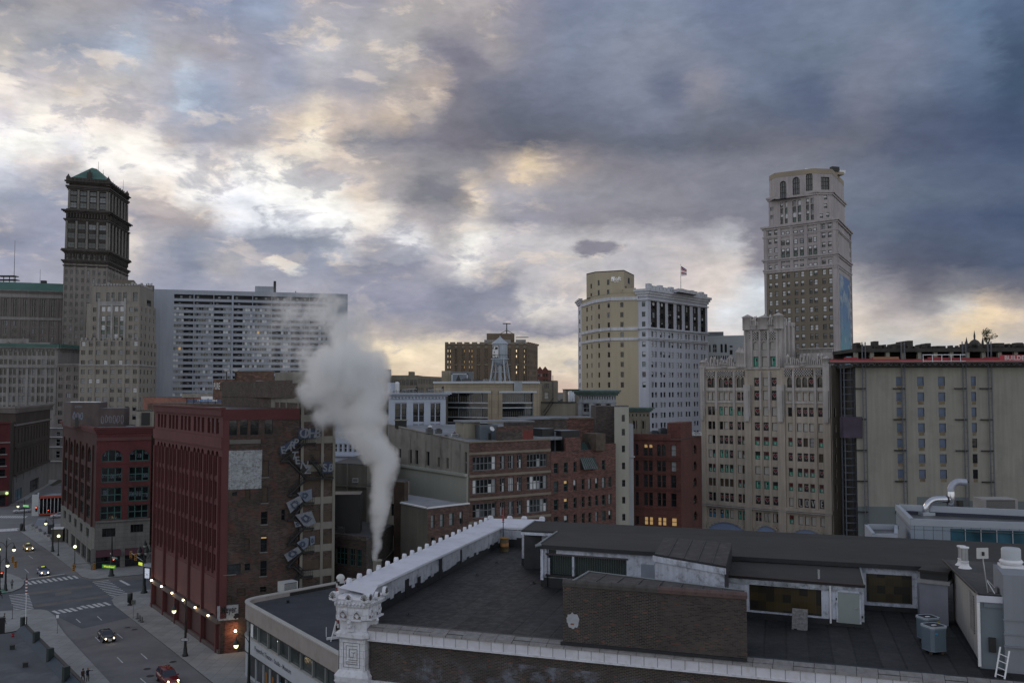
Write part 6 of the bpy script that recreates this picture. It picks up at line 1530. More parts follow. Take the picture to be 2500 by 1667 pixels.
F.done();F2=Facade(dr,b,c_,0,zR,DRED2);F2.grid([(F2.L*.55,F2.L*.75)],[(ZA(Y5(y+85),210),ZA(Y5(y),210))for y in(400,550,700,860,1010)],('dark',),arch=.8);F2.done()
Facade(dr,c_,d_,0,zR,DRED).done();Facade(dr,d_,a,0,zR,DRED).done();dr.part('roof').prism([a,b,c_,d_],zR-.1,zR+.02,ROOFD)
for y in(340,500,520,640,775,792,955):dr.part('string_course').fbox(F,0,F.L,ZA(Y5(y+8),203.5),ZA(Y5(y),203.5),0,.35 if y==340 else .2,DRED)
q0,q1=XY(X5(1940),206),XY(X5(2062),204.8);q2=XY(X5(2162),214);dr.part('roof_house').prism([q0,q1,q2,add2(q0,(q2[0]-q1[0],q2[1]-q1[1]))],zR,ZA(Y5(192),205),DRED2)
dr.part('string_course').fbox(F,0,F.L*.78,zR,zR+1.1,-.5,.02,DRED)
dr.finish()
hvac('rooftop_unit','grey ribbed rooftop unit on the dark red building',XY(X5(1830),214),.1,2.4,2,1.3,zR,FR_G);hvac('rooftop_unit','blue-grey tank housing left of the brick roof house of the dark red building',XY(X5(1905),212),.1,1.8,1.6,2.0,zR,mat('metal_grey_blue',0));hvac('rooftop_unit','pale boxes right of the brick roof house of the dark red building',XY(X5(2205),218),.1,1.8,1.2,.9,zR,WHITEP)
lbk=Thing('commercial_building','low building with pale flat roof below the grey stucco wall','building',(-18,160,0))
zl=19.0;p=[g2(X4(925),Y4(1012),zl),g2(X4(1112),Y4(1050),zl),g2(X4(1408),Y4(1016),zl),g2(X4(930),Y4(938),zl)]
F0=Facade(lbk,p[0],p[1],0,zl,mat('stucco_olive',(.13,.125,.105),.9,.15,.2,streak=.3));F0.done();F=Facade(lbk,p[1],p[2],0,zl,mat('brick_small',(.085,.05,.042),.9,.2,.3,brick=(.5,.17)))
for x0,x1 in((1143,1170),(1207,1235),(1272,1303),(1345,1367)):
 for(y0,y1)in((1090,1180),(1245,1330),(1400,1480)):F.win(F.u_at(X4(x0)),F.u_at(X4(x1)),ZA(Y4(y1),153),ZA(Y4(y0),153),glass=random.choice(['half','dimblind','dark']),ny=2,frame=FR_GR,ft=.08)
F.done();Facade(lbk,p[2],p[3],0,zl,STC).done();Facade(lbk,p[3],p[0],0,zl,STC).done()
lbk.part('roof').prism(p,zl-.15,zl-.05,ROOFG)
for F_ in(F0,F):lbk.part('coping').fbox(F_,-.1,F_.L+.1,zl,zl+.2,-.35,.12,WHITEP)
lbk.finish()
# blocks behind the steam
random.seed(48)
pf=Thing('office_building','tall cream walls with narrow slit windows behind the steam plume','building',(-30,180,0))
a,b=XY(X4(440),176),XY(X4(690),172);c_=add2(b,(2,24));d_=add2(a,(2,24));zq=ZA(Y4(732),174);CRG=mat('stucco_cream_old',(.17,.16,.135),.9,.15,.15,streak=.3)
F=Facade(pf,a,b,0,zq,CRG)
for x,y in((512,1000),(588,1015)):F.win(F.u_at(X4(x-6)),F.u_at(X4(x+7)),ZA(Y4(y+58),174),ZA(Y4(y),174),glass='dark',ny=1)
F.done()
for p_,q_ in((b,c_),(c_,d_),(d_,a)):Facade(pf,p_,q_,0,zq,CRG).done()
pf.part('roof').prism([a,b,c_,d_],zq-.1,zq+.03,ROOFD)
pf.part('pilaster').fbox(F,F.u_at(X4(548)),F.u_at(X4(556)),0,zq,0,.2,CRG);pf.part('string_course').fbox(F,0,F.L,ZA(Y4(895),174),ZA(Y4(885),174),0,.25,CRG)
pf.finish()
pw=Thing('office_building','narrow cream block with dark windows directly behind the steam column','building',(-22,163,0))
a,b=XY(X4(688),166),XY(X4(888),163);c_=add2(b,(1,14));d_=add2(a,(1,14));zq=ZA(Y4(890),165);CRW=mat('cream_white_old',(.27,.255,.22),.9,.15,.2,streak=.35)
F=Facade(pw,a,b,0,zq,CRW)
for x0,x1,y0,y1 in((712,724,1020,1110),(860,880,1005,1090),(835,880,1155,1230),(832,880,1335,1425),(712,730,1180,1250)):F.win(F.u_at(X4(x0)),F.u_at(X4(x1)),ZA(Y4(y1),165),ZA(Y4(y0),165),glass='dark')
F.done()
for p_,q_ in((b,c_),(c_,d_),(d_,a)):Facade(pw,p_,q_,0,zq,CRW).done()
pw.part('roof').prism([a,b,c_,d_],zq-.1,zq+.03,ROOFD);pw.part('downpipe').fbox(F,F.L,F.L+2.2,0,zq+1,-.8,.3,mat('brick_dark_strip',(.06,.04,.03),.9,.3,.6))
sp_=pw.part('spray_paint');text_on(sp_,F,'S',F.u_at(X4(805)),ZA(Y4(1425),165),4.2,mat('tag_pale_blue',(.30,.38,.45),.8),.03,bold=.12)
fe=pw.part('fire_escape')
for y in(1250,1300):fe.fbox(F,F.u_at(X4(700)),F.u_at(X4(850)),ZA(Y4(y+4),164),ZA(Y4(y),164),.1,1.1,STEEL)
for k in range(12):u=F.u_at(X4(700))+k*.8;fe.fbox(F,u,u+.05,ZA(Y4(1300),164),ZA(Y4(1282),164),1.0,1.05,STEEL)
pw.finish()
wc=Thing('commercial_building','white classical front glimpsed left of the steam','building',(-35,205,0))
a,b=XY(X4(430),202),XY(X4(700),200);zq=ZA(Y4(515),201);F=Facade(wc,a,b,0,zq,WPAINT)
for k in range(7):F.win(F.u_at(X4(455+k*34)),F.u_at(X4(478+k*34)),ZA(Y4(650),201),ZA(Y4(590),201),glass='mid',frame=FR_W,ft=.15)
F.done();Facade(wc,b,add2(b,(1,15)),0,zq,WPAINT).done();Facade(wc,add2(b,(1,15)),add2(a,(1,15)),0,zq,WPAINT).done();Facade(wc,add2(a,(1,15)),a,0,zq,WPAINT).done()
cornice(wc.part('cornice'),F,zq-.6,1,.9,WPAINT);wc.part('string_course').fbox(F,0,F.L,ZA(Y4(678),201),ZA(Y4(665),201),0,.8,WPAINT);wc.part('roof').prism([a,b,add2(b,(1,15)),add2(a,(1,15))],zq,zq+.3,ROOFD);wc.finish()
bl=Thing('workshop','low dark brick workshop with industrial windows left of the steam','building',(-28,150,0))
a,b=XY(X4(440),150),XY(X4(690),146);c_=add2(b,(2,18));d_=add2(a,(2,18));zq=ZA(Y4(1262),148);F=Facade(bl,a,b,0,zq,mat('brick_soot',(.035,.024,.02),.9,.25,.3,brick=(.5,.17)))
for x0,x1 in((475,555),(572,608),(622,655)):F.win(F.u_at(X4(x0)),F.u_at(X4(x1)),ZA(Y4(1450),148),ZA(Y4(1330),148),glass='dark',nx=3 if x0==475 else 2,ny=3,frame=FR_GR)
F.done()
for p_,q_ in((b,c_),(c_,d_),(d_,a)):Facade(bl,p_,q_,0,zq,BRKD).done()
bl.part('roof').prism([a,b,c_,d_],zq-.1,zq,ROOFD);bl.part('parapet').fbox(F,0,F.L,zq,zq+.6,-.4,.1,BRKD);bl.part('roof_box').obox(XY(X4(480),156),.1,8,5,zq,zq+6.2,STEEL);bl.finish()
hvac('rooftop_unit','dark box on the low dark brick workshop roof',XY(X4(500),151),.1,1.6,1.4,1.3,zq,FR_D)
ax_=XY(X4(615),171.5);hvac('rooftop_unit','small wall cooling unit on the cream wall beside the steam',(ax_[0],ax_[1]-1),.1,1.0,.8,.9,ZA(Y4(872),170),GALV,fan=False)
random.seed(49)
X2=lambda x:370+x/4.438
Y2=lambda y:660+y/4.438
PINK=mat('brick_pink',(.22,.10,.075),.9,.15,.15,brick=(.9,.3),bvar=.2)
pk=Thing('warehouse','plain pinkish brick wall rising behind the maroon building','building',(-110,300,0))
a,b=XY(350,300),XY(X2(660),285);zq=ZA(Y2(1375),295);blk(pk,[a,b,add2(b,(3,25)),add2(a,(3,25))],0,zq,PINK,mtop=ROOFD);pk.part('roof_house').prism([XY(X2(330),290),XY(X2(660),286),add2(XY(X2(660),286),(2,12)),add2(XY(X2(330),290),(2,12))],zq,ZA(Y2(1335),290),STC);pk.finish()
pr=Thing('warehouse','brown brick building with white rooftop lettering behind the maroon building','building',(-80,262,0))
a,b=XY(X2(668),262),XY(X2(1310),255);zq=ZA(Y2(1180),258);BRP=mat('brick_brown_old',(.13,.075,.055),.9,.3,.1,brick=(.9,.3),dirt=(.08,.06,.05),streak=.3);F=Facade(pr,a,b,0,zq,BRP);F.done()
for p_,q_ in((b,add2(b,(2,20))),(add2(b,(2,20)),add2(a,(2,20))),(add2(a,(2,20)),a)):Facade(pr,p_,q_,0,zq,BRP).done()
pr.part('roof').prism([a,b,add2(b,(2,20)),add2(a,(2,20))],zq-.1,zq+.02,ROOFD);pr.part('parapet').fbox(F,F.L*.38,F.L,zq,zq+2.2,-.6,0,BRP);pr.part('parapet').fbox(F,F.L*.38,F.L,zq+2.2,zq+2.5,-.7,.1,ROOFG)
lt=pr.part('lettering');LW=mat('letter_white',(.55,.55,.55),.7)
text_on(lt,F,'PURE',F.u_at(X2(684)),ZA(Y2(1288),261),2.6,LW,.5,bold=.04,sx=.36);lt.fbox(F,F.u_at(X2(684)),F.u_at(X2(770)),ZA(Y2(1292),261),ZA(Y2(1289),261),.3,.5,STEEL)
pr.finish()
for i,(x,y,s,lab)in enumerate(((810,1165,3.5,'left satellite dish on the brown brick roof parapet'),(905,1170,3.5,'right satellite dish on the brown brick roof parapet'))):
 q=XY(X2(x),259);t=Thing('satellite_dish',lab,'satellite dish',(q[0],q[1],zq),'dishes on the brown brick roof');t.part('mount').cyl((q[0],q[1],zq),(q[0],q[1],zq+2.5),.15,.15,STEEL,5);t.part('dish').lathe((q[0],q[1],zq+2),[(.05,0),(.4,.12),(.7,.4),(.85,.8)],WHITEP,12);t.finish()
tr_=Thing('roof_terrace','rooftop bar terrace with banner fence behind the maroon building','building',(-90,215,0))
a,b=XY(X2(-40),222),XY(X2(1300),205);zq=ZA(Y2(1445),214);p_=[a,b,add2(b,(2,26)),add2(a,(2,26))];blk(tr_,p_,0,zq,BRP,mtop=ROOFD);F=Facade(tr_,a,b,0,1,STC)
fn=tr_.part('fence');u0,u1=F.u_at(X2(365)),F.u_at(X2(1205))
fn.fbox(F,u0,u1,zq+.2,ZA(Y2(1398),214),-.6,-.55,mat('fence_cloth_blue',(.09,.10,.16),.8,.2,.5))
k=u0
while k<u1:fn.fbox(F,k,k+.1,zq,ZA(Y2(1385),214),-.5,-.4,STEEL);k+=2.2
bnr=tr_.part('banner')
for x0,x1 in((485,697),(898,1100)):
 q0,q1=F.u_at(X2(x0)),F.u_at(X2(x1));bnr.fbox(F,q0,q1,zq+.5,ZA(Y2(1400),214),-.5,-.42,mat('banner_cloth',(.42,.42,.45),.8,.1,1));m_=(q0+q1)/2
 text_on(bnr,F,'ROCKSTAR',q0+2.1,zq+.6,.45,mat('banner_blue',(.05,.18,.45),.7),-.4,bold=.02);text_on(bnr,F,'MAX',q0+.75,zq+.6,.5,mat('banner_blue',0),-.38,bold=.02);bnr.mesh([F.pt(q0+.15,zq+.55,-.4),F.pt(q0+.5,zq+.55,-.4),F.pt(q0+.35,zq+.95,-.4)],[(0,1,2)],STEEL)
bnr.fbox(F,F.u_at(X2(1205)),F.u_at(X2(1300)),zq+.3,ZA(Y2(1405),214),-.5,-.42,WHITEP);bnr.fbox(F,F.u_at(X2(470)),F.u_at(X2(595)),ZA(Y2(1398),214),ZA(Y2(1365),214),-2,-1.9,WHITEP)
tr_.part('shade').fbox(F,F.u_at(X2(760)),F.u_at(X2(850)),zq+4.6,zq+4.8,-6,-3,WHITEP);tr_.part('shade').fbox(F,F.u_at(X2(1030)),F.u_at(X2(1140)),zq+5,zq+5.2,-7,-3,WHITEP)
tr_.finish()
for x0,x1,y,m,lab in((1095,1185,1240,mat('box_blue_grey',(.15,.18,.23),.6),'tall blue-grey plant box on the rooftop terrace'),(1185,1242,1285,mat('box_blue_grey',0),'narrow blue-grey plant box at the right of the terrace'),(1035,1095,1310,FR_D,'dark machine with white pipes on the rooftop terrace'),(905,955,1275,BRP,'brick shaft standing on the rooftop terrace')):
 q0,q1=XY(X2(x0),224),XY(X2(x1),224);hvac('rooftop_unit',lab,((q0[0]+q1[0])/2,226),0,q1[0]-q0[0],4,ZA(Y2(y),224)-zq,zq,m,fan=False)
# near building: flat tarred roof, brick front, white terracotta corner
random.seed(51)
TAR=mat('tar_roof',(.030,.031,.033),.62,.3,.5,dirt=(.055,.053,.050),panels=(30.0,.95,.0,.014),bump=.15)
def tarmat():
 m=bpy.data.materials.new('tar_roof_felt');m.use_nodes=True;t=NT(m.node_tree);bs=t.n['Principled BSDF'];tc=t.node('ShaderNodeTexCoord')
 mp=t.node('ShaderNodeMapping');t.put(mp.inputs[0],tc.outputs['UV']);mp.inputs['Rotation'].default_value=(0,0,R(-74))
 b=t.node('ShaderNodeTexBrick');t.put(b.inputs['Vector'],mp.outputs[0]);b.offset=.4
 b.inputs['Scale'].default_value=1;b.inputs['Brick Width'].default_value=14;b.inputs['Row Height'].default_value=1.0;b.inputs['Mortar Size'].default_value=.06;b.inputs['Mortar Smooth'].default_value=.6
 b.inputs['Color1'].default_value=(.6,.6,.62,1);b.inputs['Color2'].default_value=(1.5,1.45,1.4,1);b.inputs['Mortar'].default_value=(.35,.35,.35,1)
 n=t.noise(tc.outputs['Object'],.45,7,.62);c=t.mix(t.maprange(n,.35,.68),(.009,.010,.012),(.026,.025,.026))
 n2=t.noise(tc.outputs['Object'],2.2,8,.7);c=t.mix(t.maprange(n2,.58,.72,0,.6),c,(.058,.053,.050))
 n3=t.noise(tc.outputs['Object'],40,3,.6);f=t.maprange(n3,.3,.7,.8,1.2)
 c=t.mix(1.,t.mix(1.,c,b.outputs['Color'],'MULTIPLY'),t.comb(f,f,f),'MULTIPLY');t.l.new(c,bs.inputs['Base Color'])
 r_=t.maprange(n2,.4,.7,.55,.85);t.l.new(r_,bs.inputs['Roughness']);bs.inputs['Specular IOR Level'].default_value=.35
 bp=t.node('ShaderNodeBump');bp.inputs['Strength'].default_value=.35;bp.inputs['Distance'].default_value=.03
 t.put(bp.inputs['Height'],t.m('ADD',t.m('MULTIPLY',n3,.25),t.m('ADD',n,t.m('MULTIPLY',b.outputs['Fac'],-.6))));t.l.new(bp.outputs[0],bs.inputs['Normal'])
 _M['tar_felt']=m;return m
TARF=tarmat();TARB=mat('tar_black',(.012,.013,.017),.5,.3,2.0,bump=.2)
NBR=mat('near_brick',(.040,.027,.023),.92,.25,.5,brick=(.215,.0715),mortar=(.105,.098,.09),bvar=.5,bump=.5,dirt=(.052,.048,.047),odd=(.13,.048,.03))
NBR2=mat('near_brick_washed',(.052,.040,.036),.92,.22,.6,brick=(.215,.0715),mortar=(.07,.062,.058),bvar=.45,bump=.4,dirt=(.068,.058,.053),odd=(.12,.048,.03))
TERR=mat('white_terracotta',(.60,.61,.66),.45,.1,1.2,streak=.2,dirt=(.42,.39,.38),panels=(.42,.36,.5,.008),streakw=5)
TERRP=mat('white_terracotta_plain',(.58,.59,.64),.45,.12,1.6,dirt=(.40,.37,.36))
WASH=mat('whitewash_wall',(.34,.36,.41),.85,.15,.8,streak=.25,dirt=(.12,.13,.15),brick=None,bump=.4,streakw=3)
WASHB=mat('white_board_paint',(.50,.53,.62),.75,.15,1.0,streak=.3,dirt=(.13,.14,.16),streakw=4)
COPW=mat('coping_white',(.56,.57,.64),.6,.1,.5,dirt=(.45,.45,.48))
FLT=mat('felt_roof_brown',(.026,.024,.0235),.85,.2,.35,streak=.0,dirt=(.036,.033,.032),panels=(12.0,.9,.3,.012),bump=.2)
CLAY=mat('clay_coping',(.085,.05,.046),.6,.25,2.0);CLAY_G=mat('clay_coping_grey',(.055,.05,.048),.7,.25,2.0)
f_=26.0
L0=G(905,1524.5,26.1);L1=G(2491,1670,26.1);Ld=(L1-L0).normalized();L1=L0+Ld*40
SI0=G(894,1438,27.5);SI1=G(1220.7,1286,27.5);SO0=G(828,1438,27.5);SO1=G(1199,1268.6,27.5)
RB1=G(1330,1290,27.5);RB0=G(1330,1271.5,27.5)
nb=Thing('commercial_building','nearest building, brick with white terracotta trim and a wide tarred flat roof','building',(8,55,0))
v2=lambda v:(v.x,v.y)
far=[v2(SO1),v2(RB0+Vector((0,0,0)))]
body=[v2(L0),v2(L1),add2(v2(L1),(12,32)),v2(RB0),v2(SO1),v2(SO0)]
fl_=nb.part('roof_deck');fl_.poly([(p[0],p[1],f_)for p in body],TARF)
FFr=Facade(nb,v2(L0),v2(L1),0,f_-.5,NBR,'front_wall')
FFr.done()
for i in(1,2,3):Facade(nb,body[i],body[i+1],0,f_,NBR,'rear_wall').done()
FSd=Facade(nb,v2(SO1),v2(SO0),0,27.2,TERR,'side_wall')
FSd.grid(FSd.cols(7,1.6),[(22.3-4.2*k,24.6-4.2*k)for k in range(5)],('dark','q','dimblind'),rec=.3);FSd.done()
wf=nb.part('terracotta_band');cp_=nb.part('coping')
wf.fbox(FFr,-.2,FFr.L,f_-.58,f_-.14,-.3,.12,mat('terracotta_tiles',(.58,.58,.64),.4,.1,1.5,dirt=(.5,.47,.47),panels=(.62,3,0,.02)));wf.fbox(FFr,-.2,FFr.L,f_-.66,f_-.58,-.3,.18,TERRP);wf.fbox(FFr,-.2,FFr.L,23.0,23.38,-.1,.10,TERR)
u=-.1;k=0
while u<FFr.L:
 w=.86;m=random.choice([mat('coping_stained',0)if 'coping_stained' in _M else COPW,mat('coping_stained',(.20,.19,.19),.7,.25,2.5,dirt=(.14,.125,.12))]);h=random.uniform(-.012,.012)
 A_=[FFr.pt(u,f_-.14,.2),FFr.pt(u+w-.02,f_-.14,.2),FFr.pt(u+w-.02,f_-.14,-.42),FFr.pt(u,f_-.14,-.42),FFr.pt(u,f_-.06+h,.17),FFr.pt(u+w-.02,f_-.06+h,.17),FFr.pt(u+w-.02,f_+.10+h,-.38),FFr.pt(u,f_+.10+h,-.38)]
 cp_.hexa(A_,m);cp_.fbox(FFr,u+w-.022,u+w+.002,f_-.15,f_-.05,-.38,.19,mat('joint_dark',(.06,.055,.055),.8));u+=w;k+=1
cp_.fbox(FFr,-.2,FFr.L,f_-.02,f_+.06,-.75,-.38,TARB)
GH=bpy.data.materials.new('faded_wall_paint');GH.use_nodes=True
def ghost():
 t=NT(GH.node_tree);bs=t.n['Principled BSDF'];tc=t.node('ShaderNodeTexCoord');t.put(bs.inputs['Base Color'],(.20,.21,.25,1));bs.inputs['Roughness'].default_value=.9
 n=t.noise(tc.outputs['UV'],1.1,8,.75);n1=t.noise(tc.outputs['UV'],.5,3,.5)
 t.put(bs.inputs['Alpha'],t.m('MULTIPLY',t.maprange(n,.47,.62),t.maprange(n1,.4,.6,.15,.75)))
ghost()
gs=nb.part('faded_sign');gs.poly([FFr.pt(1.2,23.45,.006),FFr.pt(FFr.L*.9,23.45,.006),FFr.pt(FFr.L*.9,24.9,.006),FFr.pt(1.2,24.9,.006)],GH)
text_on(gs,FFr,'AUTO RADIO',1.6,23.6,1.55,GH,.012,sx=1.15,bold=.02)
sp=nb.part('parapet')
sp.mesh([(SI0.x,SI0.y,f_),(SI1.x,SI1.y,f_),(SI1.x,SI1.y,27.3),(SI0.x,SI0.y,27.3)],[(0,1,2,3)],WASH)
sp.mesh([(SI1.x,SI1.y,f_),(RB1.x,RB1.y,f_),(RB1.x,RB1.y,27.3),(SI1.x,SI1.y,27.3)],[(0,1,2,3)],WASH)
dS=(SI1-SI0).normalized();nS=Vector((dS.y,-dS.x,0))
cpw=nb.part('parapet_coping')
e_=nS*.14
cpw.mesh([SO0+Vector((0,0,.12)),SI0+e_+Vector((0,0,.0)),SI1+e_,SO1+Vector((0,0,.12)),SO0-Vector((0,0,.2)),SI0+e_-Vector((0,0,.12)),SI1+e_-Vector((0,0,.12)),SO1-Vector((0,0,.2))],[(0,1,2,3),(1,5,6,2),(0,4,5,1),(3,2,6,7),(0,3,7,4)],COPW)
cpw.mesh([SO1+Vector((0,0,.12)),SI1+e_,RB1+Vector((0,-.14,0)),RB0+Vector((0,0,.12)),SI1+e_-Vector((0,0,.14)),RB1+Vector((0,-.14,-.14))],[(0,1,2,3),(1,4,5,2)],COPW)
fls=nb.part('flashing')
n=46;prev=None;Lw=(SI1-SI0).length
for k in range(n):
 p0,p1=SI0+dS*(Lw*k/n),SI0+dS*(Lw*(k+1)/n);h=random.choice([.32,.36,.42,.5])+.05*random.random();o=nS*.02
 fls.mesh([(p0+o).to_tuple()[:2]+(f_,),(p1+o).to_tuple()[:2]+(f_,),(p1+o).to_tuple()[:2]+(f_+h,),(p0+o).to_tuple()[:2]+(f_+h,)],[(0,1,2,3)],TARB)
dR=(RB1-SI1).normalized();nR=Vector((dR.y,-dR.x,0));Lr=(RB1-SI1).length
for k in range(8):
 p0,p1=SI1+dR*(Lr*k/8),SI1+dR*(Lr*(k+1)/8);h=random.uniform(.5,.85);o=nR*.02
 fls.mesh([(p0+o).to_tuple()[:2]+(f_,),(p1+o).to_tuple()[:2]+(f_,),(p1+o).to_tuple()[:2]+(f_+h,),(p0+o).to_tuple()[:2]+(f_+h,)],[(0,1,2,3)],TARB)
for fr_,w,h0,h1 in((.22,.5,.0,1.0),(.30,.42,.2,.8),(.45,.5,.0,1.25),(.62,.25,.3,1.2)):
 p0=SI0+dS*(Lw*fr_);p1=p0+dS*w;o=nS*.045
 fls.hexa([(p0.x,p0.y,f_+h0),(p1.x,p1.y,f_+h0),(p1.x+o.x,p1.y+o.y,f_+h0),(p0.x+o.x,p0.y+o.y,f_+h0),(p0.x,p0.y,f_+h1),(p1.x,p1.y,f_+h1),(p1.x+o.x,p1.y+o.y,f_+h1),(p0.x+o.x,p0.y+o.y,f_+h1)],TARB)
dO=(SO1-SO0).normalized();Lo=(SO1-SO0).length;nO=Vector((-dO.y,dO.x,0));NA=21
def antefix(mb,c,ax,s=1.0):
 up_=Vector((0,0,1));pts=[]
 for k in range(9):
  a=math.pi*k/8;pts.append(c+ax*math.cos(a)*.19*s+up_*(.12+math.sin(a)*.26)*s)
 o=nO*.12*s
 base_=[c+ax*.2*s,c-ax*.2*s]
 fr=[base_[1]]+pts[::-1]+[base_[0]]
 mb.poly([p-o for p in fr],TERRP);mb.poly([p+o for p in fr][::-1],TERRP)
 for k in range(len(fr)-1):mb.poly([fr[k]-o,fr[k]+o,fr[k+1]+o,fr[k+1]-o],TERRP)
for k in range(NA):
 p=SO0+dO*(Lo*(k+1)/NA)+nO*.05
 antefix(nb.part('antefix','af%d'%k),p+Vector((0,0,.05)),dO if k<NA-1 else dR,.8)
for k,t_ in enumerate((.35,.62,.95)):
 p=SO1+(RB0-SO1)*t_;antefix(nb.part('antefix','afr%d'%k),p+Vector((0,.1,.05)),dR,.8)
rc_=nb.part('cornice');rc_.fbox(FSd,-.2,FSd.L+.1,26.9,27.3,-.2,.35,TERRP);dentils(rc_,FSd,26.6,.3,.25,.5,.3,TERRP)
# ornate white corner pier
pc=(L0+Ld*(-.75));pcx,pcy=pc.x-.0,pc.y+.42;ang=math.atan2(Ld.y,Ld.x)
pi2=Thing.part(nb,'corner_pier')
def oct_(w,z0,z1,m=TERRP,cut=.25,c=(0,0)):
 h=w/2;q=h*(1-cut);pts=[(-q,-h),(q,-h),(h,-q),(h,q),(q,h),(-q,h),(-h,q),(-h,-q)]
 ca,sa=math.cos(ang),math.sin(ang);P2=[(pcx+c[0]+x*ca-y*sa,pcy+c[1]+x*sa+y*ca)for x,y in pts]
 return P2
def lift(w0,z0,w1,z1,m=TERRP,cut=.22):
 a_,b_=oct_(w0,0,0,cut=cut),oct_(w1,0,0,cut=cut);n_=8
 pi2.mesh([(p[0],p[1],z0)for p in a_]+[(p[0],p[1],z1)for p in b_],[(k,(k+1)%n_,n_+(k+1)%n_,n_+k)for k in range(n_)]+[tuple(range(n_,2*n_))]+[tuple(range(n_))[::-1]],m)
lift(1.44,0,1.44,23.0,TERR,.06);lift(1.62,22.95,1.9,23.3,TERRP,.12);lift(1.9,23.3,1.95,23.55);lift(1.95,23.55,1.5,23.85)
lift(1.46,23.8,1.46,25.4,TERR,.06);lift(1.6,25.38,1.85,25.5);lift(1.85,25.5,1.85,25.68);lift(1.85,25.68,1.56,25.78);lift(1.52,25.7,1.56,26.3)
lift(1.56,26.3,1.86,26.4);lift(1.82,26.4,1.82,27.0,TERR,.24);lift(1.9,27.0,2.0,27.08);lift(1.9,27.08,1.95,27.34);lift(1.96,27.34,2.0,27.42)
FP=Facade(nb,(pcx-math.cos(ang)*.9+math.sin(ang)*.92,pcy-math.sin(ang)*.9-math.cos(ang)*.92),(pcx+math.cos(ang)*.9+math.sin(ang)*.92,pcy+math.sin(ang)*.9-math.cos(ang)*.92),0,1,TERRP)
FPr=Facade(nb,(pcx+math.cos(ang)*.92+math.sin(ang)*.9,pcy+math.sin(ang)*.92-math.cos(ang)*.9),(pcx+math.cos(ang)*.92-math.sin(ang)*.9,pcy+math.sin(ang)*.92+math.cos(ang)*.9),0,1,TERRP)
orn=nb.part('pier_ornament')
for FF in(FP,FPr):
 Wd=FF.L
 for cx_ in(Wd*.28,Wd*.72):
  pts=[(cx_+.2*math.cos(math.pi*k/10),26.62+.2*math.sin(math.pi*k/10))for k in range(11)]
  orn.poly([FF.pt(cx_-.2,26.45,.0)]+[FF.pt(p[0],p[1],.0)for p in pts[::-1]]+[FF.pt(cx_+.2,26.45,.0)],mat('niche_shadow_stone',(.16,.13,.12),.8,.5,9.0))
  for k in range(10):orn.fbox(FF,min(pts[k][0],pts[k+1][0])-.02,max(pts[k][0],pts[k+1][0])+.02,min(pts[k][1],pts[k+1][1]),max(pts[k][1],pts[k+1][1])+.04,-.05,.06,TERRP)
  for k in range(5):a=math.pi*(k+.5)/5;orn.cyl(FF.pt(cx_,26.5,.0),FF.pt(cx_+.14*math.cos(a),26.6+.14*math.sin(a),.04),.035,.02,TERRP,5)
  orn.fbox(FF,cx_-.27,cx_+.27,26.38,26.46,-.1,.16,TERRP)
 for k in range(9):
  c=FF.pt(Wd*(k+.5)/9,27.2,.06);orn.ball(c,.085,TERRP,8)
  orn.fbox(FF,Wd*(k+.2)/9,Wd*(k+.5)/9,27.08,27.16,.0,.08,TERRP)
 orn.fbox(FF,Wd*.44,Wd*.56,26.05,26.42,-.2,.14,TERRP);orn.ball(FF.pt(Wd*.5,26.28,.1),.12,TERRP,10);orn.ball(FF.pt(Wd*.5,26.05,.04),.10,TERRP,8)
 orn.fbox(FF,Wd*.4,Wd*.6,25.8,26.08,-.3,-.02,TERRP)
 for cx_,s in((0.0,1.25),(Wd*.5,1.0),(Wd,1.25)):
  c=FF.pt(cx_,27.36,.12);ax=FF.U;o=FF.N*.09;pts=[c+ax*math.cos(math.pi*k/8)*.17*s+Vector((0,0,(.1+math.sin(math.pi*k/8)*.24)*s))for k in range(9)]
  fr=[c-ax*.15*s]+pts[::-1]+[c+ax*.15*s];orn.poly([p+o for p in fr][::-1],TERRP);orn.poly([p-o for p in fr],TERRP)
  for k in range(len(fr)-1):orn.poly([fr[k]-o,fr[k]+o,fr[k+1]+o,fr[k+1]-o],TERRP)
  for k in range(7):a=math.pi*(k+.5)/7;orn.cyl(c+o*1.05+Vector((0,0,.08)),c+o*1.05+ax*math.cos(a)*.16*s+Vector((0,0,(.1+math.sin(a)*.22)*s)),.012,.02,mat('joint_dark',0),4)
hw=.73
FK=Facade(nb,(pcx-math.cos(ang)*hw+math.sin(ang)*(hw+.001),pcy-math.sin(ang)*hw-math.cos(ang)*(hw+.001)),(pcx+math.cos(ang)*hw+math.sin(ang)*(hw+.001),pcy+math.sin(ang)*hw-math.cos(ang)*(hw+.001)),0,1,TERRP)
JD=mat('joint_line',(.10,.095,.10),.8)
def key(pts,closed=False):
 for i in range(len(pts)-1):
  (a,b),(c,d)=pts[i],pts[i+1];orn.fbox(FK,min(a,c)-.012,max(a,c)+.012,min(b,d)-.012,max(b,d)+.012,0,.008,JD)
k0,k1,z0_,z1_k=.27,1.19,23.98,25.2
key([(k0,z0_),(k1,z0_),(k1,z1_k),(k0,z1_k),(k0,z0_)])
key([(.42,24.35),(.42,25.05),(1.04,25.05)]);key([(.6,24.9),(1.04,24.9),(1.04,24.35),(.55,24.35)]);key([(.6,24.9),(.6,24.5),(.82,24.5),(.82,24.72)]);key([(.72,24.72),(.92,24.72),(.92,24.78)]);key([(.42,24.15),(1.04,24.15),(1.04,24.25),(.42,24.25),(.42,24.15)])
nb.part('pier_lid').mesh([SO0+Vector((-.05,-.1,.12)),L0+Vector((.05,.2,1.42)),SI0+Vector((.5,.9,.02)),SO0+dS*2.2+Vector((0,0,.12))],[(0,1,2,3)],COPW)
nb.finish()
